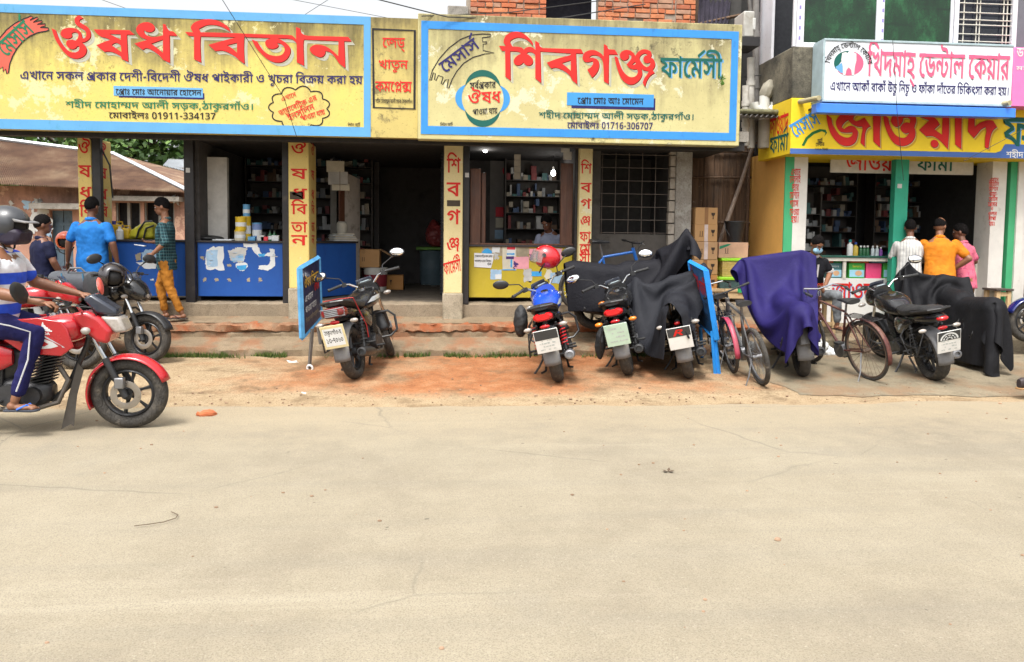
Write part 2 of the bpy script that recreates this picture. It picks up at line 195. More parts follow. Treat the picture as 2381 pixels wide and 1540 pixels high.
[[[105,70,1988,0,1979,9,-10,6,1993,5,1993,3,-4,0,1996,0,1995,-4,0,-3,2000,-3,2005,-6,3,-3,-17,-17,1993,6,1989,15,0,11,2000,9,2010,12,2015,5,7,0,2007,0,2012,-3,2010,-4,4,-3,2010,-6,2011,-6,7,0,2008,0,2008,8,0,8,2000,9,1990,16,-8,5,28,4,2004,-3,2008,-12,2005,-14,0,-8,2000,-11,1991,-16,1983,-9]],[[18,148,19,-3,2016,-7,2014,-16,0,-14,2000,-2,2000,-5,-1,-2,-26,0,2000,3,2001,4,0,2,2000,11,1986,14,-14,3]],[[231,156,0,-24,-25,0,0,-132,-28,0,0,19,1,12,1999,6,2000,12,0,6,0,77,-180,0,0,24]],[[119,54,1999,8,1992,11,-6,4,25,8,2003,-3,2007,-9,2005,-11,0,-8]],[[126,59,2015,0,2023,-11,2019,-18,9,-12,-12,-16,1993,9,1984,16,1983,10,-9,0,1995,0,1995,-4,0,-4,2000,-4,2005,-5,5,-2,-11,-20,1989,5,1984,16,0,12,2000,13,2020,15]]],
[[[185,156,0,-24,-89,0,0,-37,2000,-6,2003,-5,5,0,2003,0,2009,5,2010,10,5,8,23,4,2008,-12,2009,-25,0,-13,2000,-16,1985,-25,1972,-15,-21,0,1983,0,1970,11,1975,24,1978,40,-8,31,27,7,2008,-32,2021,-39,2027,-17,17,0,2018,0,2021,18,0,15,2000,10,1993,14,-4,6,19,3,1992,-13,1983,-16,1982,-7,-9,0,1993,0,1988,4,-4,4,1996,4,1996,14,0,13,0,33,-71,0,0,24]],[[92,-41,1993,0,1990,9,0,8,2000,7,2010,10,7,0,2007,0,2010,-10,0,-7,2000,-8,1990,-9]]],
[[[54,33,1,-3,1998,-9,1993,-21,1992,-20,-4,-10,-23,0,2004,16,2007,33,1,14]]],
[[[74,0,1985,0,1973,10,1981,18,-6,11,7,26,2021,2,2022,13,2009,19,0,12,2000,4,1998,11,-2,6,-64,0,0,24,52,0,1991,10,1991,19,0,9,2000,10,2011,18,11,7,20,-19,1992,-6,1994,-10,0,-6,2000,-7,2010,-15,10,-10,77,0,0,-24,-36,0,1995,0,1993,0,-3,0,2017,-17,2018,-35,0,-20,2000,-18,1985,-27,1970,-15],[74,24,2012,0,2017,10,2010,16,0,11,2000,12,1993,21,1984,24,-14,14,6,1,2003,-7,2005,-16,0,-10,2000,-9,1994,-18,1986,-16,1976,-13,-19,-3,4,16,2002,-11,2013,-15,2018,-7]]],
[[[121,0,0,103,6,-13,1993,10,1986,15,1986,12,1984,7,-8,0,1987,0,1985,-12,-6,-8,-3,0,2004,3,2013,4,10,0,2011,0,2015,-9,2007,-14,0,-8,2000,-15,1979,-24,-21,-12,-17,23,2014,7,2019,13,0,8,2000,5,1993,6,-7,0,1995,0,1989,-3,-7,-4,-24,19,2009,13,2018,20,2022,11,13,0,2012,0,2021,-8,2020,-17,11,-12,-8,3,2000,3,1999,12,0,8,0,26,21,0,6,-16,25,0,0,-24,-25,0,0,-132]]],
[[[13,217,1998,-13,1990,-22,1979,-12,-15,0,1983,0,1979,12,1989,22,-1,13,23,3,2001,-14,2012,-16,13,0,2012,0,2012,15,1,15]],[[-24,209,2000,-5,1993,-6,-5,0,1994,0,1993,6,0,6,2000,4,2006,7,6,0,2007,0,2006,-6]]],
[[[46,0,0,156,28,0,0,-156]]],
[[[69,-2,1970,0,1970,48,0,43,2000,29,2012,41,2026,22,22,0,2030,0,2029,-48,0,-44,2000,-28,1989,-41,1973,-22],[69,23,2015,0,2013,33,0,33,2000,34,1987,32,-15,0,1984,0,1988,-33,0,-33,2000,-33,2012,-33]]],
[[[63,0,0,107,2000,5,2001,14,2000,14,0,6,1998,-3,1993,-7,-4,-3,-20,-16,-15,20,53,41,25,0,0,-178]]],
[[[45,-2,1995,0,1987,0,-4,1,0,26,2004,-1,2011,-2,5,0,2017,0,2021,10,2012,17,2006,23,0,13,-1,0,1996,-6,1990,-10,1986,-5,-10,0,1985,0,1977,13,1988,25,0,18,2000,19,2014,27,2025,15,18,0,2017,0,2027,-17,2016,-35,0,-27,2000,-15,1996,-30,1990,-27,1981,-21,1972,-11],[66,88,2010,0,2013,9,2007,12,0,7,2000,10,1994,17,1987,12,-10,0,1988,0,1985,-17,0,-18,2000,-15,2013,-17]]],
[[[58,-2,1986,0,1975,4,-11,5,0,28,2011,-6,2025,-6,11,0,2022,0,2017,16,0,14,2000,9,1991,12,1980,6,-15,0,-14,0,0,23,14,0,2014,0,2017,8,2008,13,0,8,2000,8,1994,10,1988,5,-9,0,1988,0,1982,-8,-7,-5,-16,21,2010,8,2027,10,18,0,2018,0,2025,-11,2013,-19,0,-13,2000,-12,1990,-18,1983,-12,-11,-2,0,-1,2021,-2,2023,-22,0,-18,2000,-15,1985,-25,1970,-13]]],
[[[79,38,-78,0,0,24,78,117,30,0,0,-115,24,0,0,-26,-24,0,0,-38,-30,0],[79,64,0,35,2000,5,2000,12,2001,13,2000,11,0,3,-1,0,1998,-5,1994,-12,-3,-5,-38,-57]]],
[[[95,151,-87,0,0,27,120,0,0,-21,-66,-157,-33,0]]],
[[[185,156,0,-24,-89,0,0,-37,2000,-6,2003,-5,5,0,2003,0,2009,5,2010,10,5,8,23,4,2008,-12,2009,-25,0,-13,2000,-16,1985,-25,1972,-15,-21,0,1983,0,1970,11,1975,24,1978,40,-8,31,27,7,2008,-32,2021,-39,2027,-17,17,0,2018,0,2021,18,0,15,2000,10,1993,14,-4,6,19,3,1992,-13,1983,-16,1982,-7,-9,0,1993,0,1988,4,-4,4,1996,4,1996,14,0,13,0,33,-71,0,0,24]]],
[[[148,156,0,-24,-99,0,0,-79,2000,-9,2002,-9,2,-2,2004,-4,9,0,2008,0,2014,7,7,7,2006,6,2007,14,0,7,2000,6,1993,7,-8,0,1997,0,1994,-1,-3,0,-4,23,2006,1,2010,2,7,0,2012,0,2015,-8,2008,-15,0,-11,2000,-14,1987,-25,-10,-10,1990,-9,1976,-11,-14,0,1988,0,1986,6,-5,4,1995,5,1994,16,0,16,0,80,-24,0,0,24]],[[97,156,1999,8,1992,8,-10,0,-21,0,1983,0,1978,6,-6,6,1994,6,1995,14,0,10,2000,4,2001,6,0,4,26,-2,2000,-2,1999,-4,0,-2,2000,-5,2003,-9,2,-2,2003,-3,2011,-3,11,0,19,0,2014,0,2017,-5,6,-5,2004,-5,2005,-14,0,-11]]],
[[[165,156,0,-24,-25,0,0,-132,-28,0,1990,13,1974,19,1966,12,-22,3,-11,26,2008,5,2016,9,2017,9,8,4,1990,6,1976,10,-16,3,9,19,6,-6,-25,0,0,24],[112,132,-74,0,-1,2,2010,-3,2018,-9,2015,-11,5,-5,3,-19,1992,-3,1983,-8,1984,-8,-6,-4,-2,2,2016,-2,2029,-11,2025,-18,9,-11,-4,-2,1999,6,1999,13,0,6]]],
[[[106,11,1983,0,1971,10,1974,23,1979,38,-8,29,27,7,2008,-30,2021,-37,2027,-15,17,0,2018,0,2017,14,0,12,2000,8,1996,11,-2,4,20,-1,1993,-7,1984,-11,1982,-6,-11,0,1989,0,1984,7,1991,15,0,11,2000,10,2013,21,16,8,1995,0,1991,0,-6,0,-77,0,0,24,246,0,0,-24,-76,0,1993,0,1986,1,-6,0,1983,-7,1979,-13,1990,-13,0,-5,2000,-6,2007,-6,4,0,2008,0,2012,7,8,7,31,-10,2002,-5,2002,-14,0,-7,2000,-13,1988,-23,1973,-14]],[[215,50,2000,-11,2004,-23,4,-13,-27,-5,1996,14,1995,26,0,15,2000,11,2004,19,3,7,1981,2,1973,11,1982,17,-6,11,28,3,2003,-5,2012,-10,2019,-6,13,0,2003,0,2006,1,4,0,13,-22,1995,-9,1995,-20]]],
[[[-37,-4,67,-45,-12,-18,-69,43]]],
[[[105,10,1978,0,1962,19,1971,44,-11,38,27,7,2008,-29,2019,-37,2026,-17,18,0,2010,0,2015,4,2010,9,2004,12,0,8,2000,9,1993,14,1988,7,-7,0,1992,0,1992,-7,0,-6,2000,-3,2001,-5,1,-3,-26,-4,1998,5,1998,9,0,5,2000,11,2011,14,2019,7,12,0,2017,0,2025,-14,2014,-25,0,-16,2000,-15,1986,-26,1972,-15]],[[183,156,0,-24,-185,0,0,24]]],
[[[74,157,2014,0,2023,-11,2024,-22,15,-18,-13,-17,1991,11,1985,17,1986,11,1984,6,-9,0,1991,0,1984,-6,1987,-11,-8,-7,-1,3,2006,3,2011,4,6,0,2011,0,2013,-12,0,-11,2000,-2,1999,-5,-1,-2,-29,-14,2005,3,2006,8,0,6,2000,5,1993,6,-6,0,1996,0,1993,-3,-4,-2,-22,20,2012,13,2021,18,2023,9]],[[131,113,-72,-60,-18,19,20,16,6,2,2003,3,2005,5,2006,5,3,2,31,25]],[[189,156,0,-24,-25,0,0,-78,-28,2,0,42,2,16,1999,6,1999,13,0,7,0,32,22,0,6,-16]],[[68,53,2012,0,2017,-8,6,-8,2003,6,2009,5,5,0,2008,0,2011,-7,6,-7,-8,3,2000,4,1999,8,0,3,0,8,28,-1,0,-65,-28,0,0,39,6,-22,1996,6,1991,9,-5,0,1996,0,1995,-5,0,-5,2000,-2,2001,-4,0,-1,-23,-1,1999,11,1988,12,-8,0,1994,0,1994,-6,0,-4,2000,-5,2008,-7,9,-3,-9,-22,1984,6,1982,19,0,14,2000,13,2019,17]]],
[[[118,137,0,-14,-1,3,2016,-3,2026,-12,2015,-19,0,-14,2000,-8,1993,-12,1987,-8,-10,0,1996,0,1993,1,-3,0,1,21,2002,0,2003,0,1,0,2008,0,2005,5,0,4,2000,8,1983,12,-15,2,0,6,0,-90,-26,0,1990,12,1979,17,1973,12,-17,3,-11,27,2014,7,2030,14,2030,11,13,4,-2,-7,0,18],[91,111,6,-7,1990,-3,1977,-9,1978,-9,-9,-5,-2,3,2020,-3,2031,-18,9,-11,2000,4,2000,10,0,4]],[[171,156,0,-24,-173,0,0,24]],[[239,156,0,-24,-25,0,0,-140,-27,0,0,13,0,8,2000,6,2000,12,0,6,0,95,-21,0,0,24]],[[76,-7,1992,0,1986,5,1987,13,-6,12,19,12,2006,-10,2009,-8,7,0,2004,0,2008,1,2009,4,8,4,2011,7,2018,8,11,0,2008,0,2015,-5,2015,-11,9,-9,-5,-23,1991,9,1987,11,1989,4,-7,0,1995,0,1992,-2,1989,-4,-7,-4,1991,-5,1987,-6,1988,-3]]],
[[[219,156,0,-24,-182,0,0,2,2010,-3,2018,-9,2015,-11,5,-5,3,-19,1992,-3,1983,-8,1984,-8,-6,-4,-2,3,2014,-3,2026,-10,2023,-14,9,-10,2000,4,1999,9,0,4,0,77,8,0,2016,0,2027,-4,2022,-10,9,-9,2008,-7,2007,-17,0,-9,2000,-9,1993,-15,1984,-9,-13,0,1995,0,1992,1,-4,0,1,24,2002,0,2004,-1,2,0,2011,0,2006,8,0,5,2000,10,1979,15,-21,2,0,-99,-28,0,1990,13,1974,19,1967,12,-21,3,-11,26,2008,5,2016,9,2017,9,8,4,1990,6,1976,10,-16,3,9,19,6,-6,-25,0,0,24]]],
[[[72,-2,1983,0,1972,16,1984,35,0,27,2000,15,2004,30,2011,27,2018,21,2029,12,21,0,2004,0,2013,-1,5,-1,0,-26,1995,1,1990,2,-6,0,1984,0,1979,-10,1987,-17,1995,-22,-1,-13,2,0,2005,8,2018,12,14,0,2016,0,2022,-13,2013,-25,0,-17,2000,-19,1986,-28,1974,-14],[71,23,2012,0,2015,17,0,18,2000,15,1987,17,-13,0,1991,0,1987,-8,1992,-13,0,-7,2000,-9,2007,-18,2013,-12]]],
[[[48,115,2012,0,2018,-8,2017,-13,11,-10,-11,-19,1990,11,1979,14,-11,0,1993,0,1991,-6,0,-6,2000,-6,2008,-8,8,-3,-12,-23,1985,6,1983,21,0,14,2000,12,2011,16,2018,8]],[[219,156,0,-24,-99,0,0,-79,2000,-9,2002,-9,2,-2,2004,-4,8,0,2008,0,2015,7,6,7,2007,6,2006,14,0,7,2000,6,1994,7,-8,0,1997,0,1994,-1,-3,0,-4,23,2005,1,2011,2,7,0,2011,0,2016,-8,2008,-15,0,-11,2000,-14,1987,-25,-10,-10,1990,-9,1976,-11,-14,0,1988,0,1986,6,-5,4,1995,5,1994,16,0,16,0,32,0,4,2000,5,2000,11,0,6,0,22,-95,0,0,24]],[[167,156,2000,8,1992,8,-10,0,-21,0,1982,0,1979,6,-6,6,1994,6,1995,14,0,10,2000,4,2000,6,1,4,26,-2,2000,-2,1999,-4,0,-2,2000,-5,2003,-9,2,-2,2003,-3,2011,-3,10,0,20,0,2014,0,2017,-5,6,-5,2004,-5,2005,-14,0,-11]]],
[[[127,156,2000,8,1992,8,-10,0,-36,0,1983,0,1978,6,-6,6,1994,6,1995,14,0,10,2000,4,2001,6,0,4,26,-2,2000,-2,1999,-4,0,-2,2000,-5,2003,-9,2,-2,2003,-3,2011,-3,11,0,34,0,2014,0,2016,-5,6,-5,2005,-5,2005,-14,0,-11]],[[185,156,0,-24,-89,0,0,-37,2000,-6,2003,-5,5,0,2003,0,2009,5,2010,10,5,8,23,4,2008,-12,2009,-25,0,-13,2000,-16,1985,-25,1972,-15,-21,0,1983,0,1970,11,1975,24,1978,40,-8,31,27,7,2008,-32,2021,-39,2027,-17,17,0,2018,0,2021,18,0,15,2000,10,1993,14,-4,6,19,3,1992,-13,1983,-16,1982,-7,-9,0,1993,0,1988,4,-4,4,1996,4,1996,14,0,13,0,33,-71,0,0,24]]],
[[[72,157,2017,0,2022,-10,2010,-17,0,-10,2000,-18,1979,-19,-21,0,1991,0,1982,5,-8,3,7,22,2006,-3,2012,-3,6,0,2007,0,2008,3,2004,6,0,4,2000,6,1989,8,-10,0,1988,0,1984,-8,1993,-13,0,-8,2000,-10,2009,-14,2022,-13,19,-8,2016,-6,2021,-12,2014,-13,2006,-16,1,-11,-26,-5,1998,7,1995,11,1989,9,1984,9,-13,5,1977,10,1973,20,1988,23,0,14,2000,15,2015,23,2027,14]]],
[[[71,156,0,-24,-19,0,15,5,1991,-7,1991,-12,1997,-12,0,-8,2000,-8,2004,-18,2004,-19,0,-10,2000,-9,1996,-18,1988,-14,1978,-11,-17,-4,-6,23,2015,4,2014,10,2004,12,0,8,2000,9,1996,18,1996,18,0,9,2000,8,2003,13,2008,11,6,7,0,-5,-37,0,0,24]]],
[[[75,21,1983,0,1973,13,1985,25,0,20,2000,15,2013,26,2027,17,21,0,2021,0,2026,-15,2012,-26,0,-17,2000,-15,1987,-27,1973,-16],[78,114,1990,0,1985,-8,1991,-16,0,-12,2000,-10,2006,-15,2014,-8,11,0,2010,0,2015,9,2008,16,0,11,2000,10,1993,15,1987,8]]],
[[[75,0,1977,0,1977,20,0,14,2000,12,2015,18,16,5,10,-24,1994,-2,1994,-5,0,-3,2000,-5,2009,-5,8,0,2013,0,2015,12,0,9,2000,7,1993,11,1985,12,-12,7,1985,11,1982,14,1993,14,0,8,2000,7,2007,14,6,7,24,-14,1997,-3,1996,-6,0,-4,2000,-2,2002,-5,2007,-7,2013,-9,11,-7,2014,-9,2017,-16,2007,-18,0,-12,2000,-15,1986,-20,1976,-11]]],
[[[94,72,15,-3,1989,-5,1980,-5,-11,0,1974,0,1975,23,0,19,2000,12,2010,20,2017,14,2022,9,12,0,2010,0,2016,-5,6,-5,2006,-5,2006,-14,0,-15,0,-70,2000,-6,2002,-7,2007,-3,7,0,-3,-26,1985,0,1982,7,1993,15,0,13],[69,83,2009,0,2014,4,8,4,-6,-4,0,20,2000,9,1998,9,-3,2,1998,3,1993,2,-4,0,1994,0,1988,-5,1991,-8,1995,-11,0,-7,2000,-10,2013,-8]]],
[[[90,8,1986,0,1975,9,1978,23,1983,38,-7,30,26,8,2005,-23,2011,-31,2014,-20,2016,-9,11,0,2014,0,2016,18,0,19,2000,10,1994,14,-2,4,18,-1,1995,-11,1988,-15,1986,-8,-9,0,1994,0,1990,3,-4,3,1996,3,1994,13,0,13,0,10,2000,6,1998,7,1993,3,-7,0,3,26,2013,-1,2015,-4,5,-5,2003,-4,2003,-11,0,-9,0,-17,2000,-6,2003,-7,5,0,2003,0,2006,3,2006,9,3,10,20,4,2005,-6,2006,-15,2003,-17,0,-8,2000,-16,1990,-26,1976,-16]]],
[[[69,-2,1972,0,1969,25,0,22,2000,19,2021,22,14,7,1992,6,1987,12,1992,17,0,10,2000,14,2015,19,2024,10,14,0,2014,0,2024,-10,2015,-19,0,-14,2000,-11,1991,-16,1986,-12,-9,-5,2009,-5,2018,-13,2010,-18,0,-12,2000,-15,1986,-21,1973,-12],[68,21,2015,0,2015,14,0,12,2000,11,1983,15,-14,8,1987,-6,1986,-17,0,-11,2000,-12,2014,-14],[69,107,2006,3,2011,8,2006,11,0,7,2000,10,1987,11,-10,0,1993,0,1990,-5,1994,-9,0,-7,2000,-8,2006,-10,2011,-7]]],
[[[100,156,2013,0,2016,-7,2009,-13,0,-8,2000,-13,1985,-18,-11,-8,1991,-6,1991,-8,0,-4,2000,-4,2005,-5,4,0,2005,0,2009,5,6,5,25,-10,2002,-4,2002,-11,0,-6,2000,-18,1973,-23,-26,0,1987,0,1974,6,1975,21,1978,38,-8,32,26,7,2007,-26,2015,-31,2017,-17,2017,-6,9,0,2010,0,2013,4,2007,9,0,7,2000,2,1998,6,-2,4,16,2,1992,-7,1981,-11,-12,0,1985,0,1984,16,0,12,2000,8,2007,13,2013,11,9,5,2007,5,2010,9,0,5,2000,2,1998,5,1994,3,-5,0,1992,0,1987,-6,1993,-8,0,-3,2000,-4,2004,-4,3,-2,-17,-18,1991,5,1991,14,0,8,2000,7,2008,14,2016,12,2020,7]],[[176,157,2016,0,2018,-15,0,-12,2000,-6,1993,-13,1983,-12,-17,-3,-5,19,2010,2,2010,6,0,5,2000,4,1994,4,-5,0,1989,0,1980,-16,-7,-12,-19,10,2009,12,2018,18,2020,9]],[[173,59,1991,0,1984,6,1985,11,1988,16,-3,9,17,17,2004,-13,2011,-17,2014,-8,8,0,2005,0,2008,4,0,6,2000,5,1992,8,-8,2,20,10,2005,-2,2010,-8,2007,-10,0,-8,2000,-11,1981,-17]],[[197,36,2000,-6,2003,-18,3,-8,-26,-6,1997,11,1996,20,0,9,2000,14,2008,17,4,6,13,4,12,-13,1994,-7,1996,-15]]],
[[[142,73,2000,-18,1990,-30,1977,-17,-20,0,1986,0,1976,10,1980,23,1983,44,-6,35,26,6,2007,-36,2015,-40,2019,-17,13,0,2010,0,2012,10,2005,19,0,12,2000,13,1993,22,1989,14,-7,0,1995,0,1994,-6,0,-5,2000,-3,2002,-7,2,-4,-26,-7,1997,6,1997,13,0,7,2000,11,2011,13,2016,5,8,0,2019,0,2025,-20,2012,-33]]],
[[[-91,-18,2009,5,2022,9,2023,10,11,3,8,-20,1992,-2,1982,-6,1983,-7,-6,-3,-1,5,2017,-1,2028,-8,2024,-10,9,-7,-12,-18,1987,8,1975,10,1973,7,-14,1]]],
[[[240,156,0,-24,-79,0,0,-132,-27,0,0,25,1,7,2000,4,1999,12,0,8,0,40,0,5,0,31,-136,0,0,24]],[[228,63,2000,-8,1993,-15,1985,-9,-13,0,1996,0,1992,0,-3,1,1,24,2001,-1,2004,0,3,0,2009,0,2005,7,0,4,2000,3,1997,6,-3,2,1995,4,1982,3,-13,0,-16,0,1984,0,1975,9,1986,19,0,16,2000,3,2001,7,0,3,26,-4,1999,-2,2000,-4,0,-2,2000,-12,2014,-10,14,0,15,0,2025,0,2027,-8,8,-8,2006,-6,2005,-14]],[[89,64,2011,0,2018,-8,2016,-15,7,-10,-2,-16,-4,-10,1992,12,1986,16,1986,8,-8,0,1997,0,1994,-2,1998,-5,0,-3,2000,-3,2001,-6,2,-3,-27,-4,1998,4,1997,10,0,4,2000,8,2006,12,2011,8,2013,3]],[[47,113,2016,0,2022,-13,2012,-22,0,-15,2000,-4,1999,-9,-1,-2,-26,1,2001,2,2000,7,0,4,2000,6,1996,13,1991,9,-8,0,1995,0,1994,-6,0,-5,2000,-2,2001,-5,1,-2,-27,-5,1998,4,1998,9,0,5,2000,7,2006,12,2011,7,2013,4]],[[27,97,2001,2,2000,6,0,3,2000,11,1988,18,-13,4,34,6,2009,-7,2009,-20,0,-12,2000,-3,1999,-8,0,-3]]]]
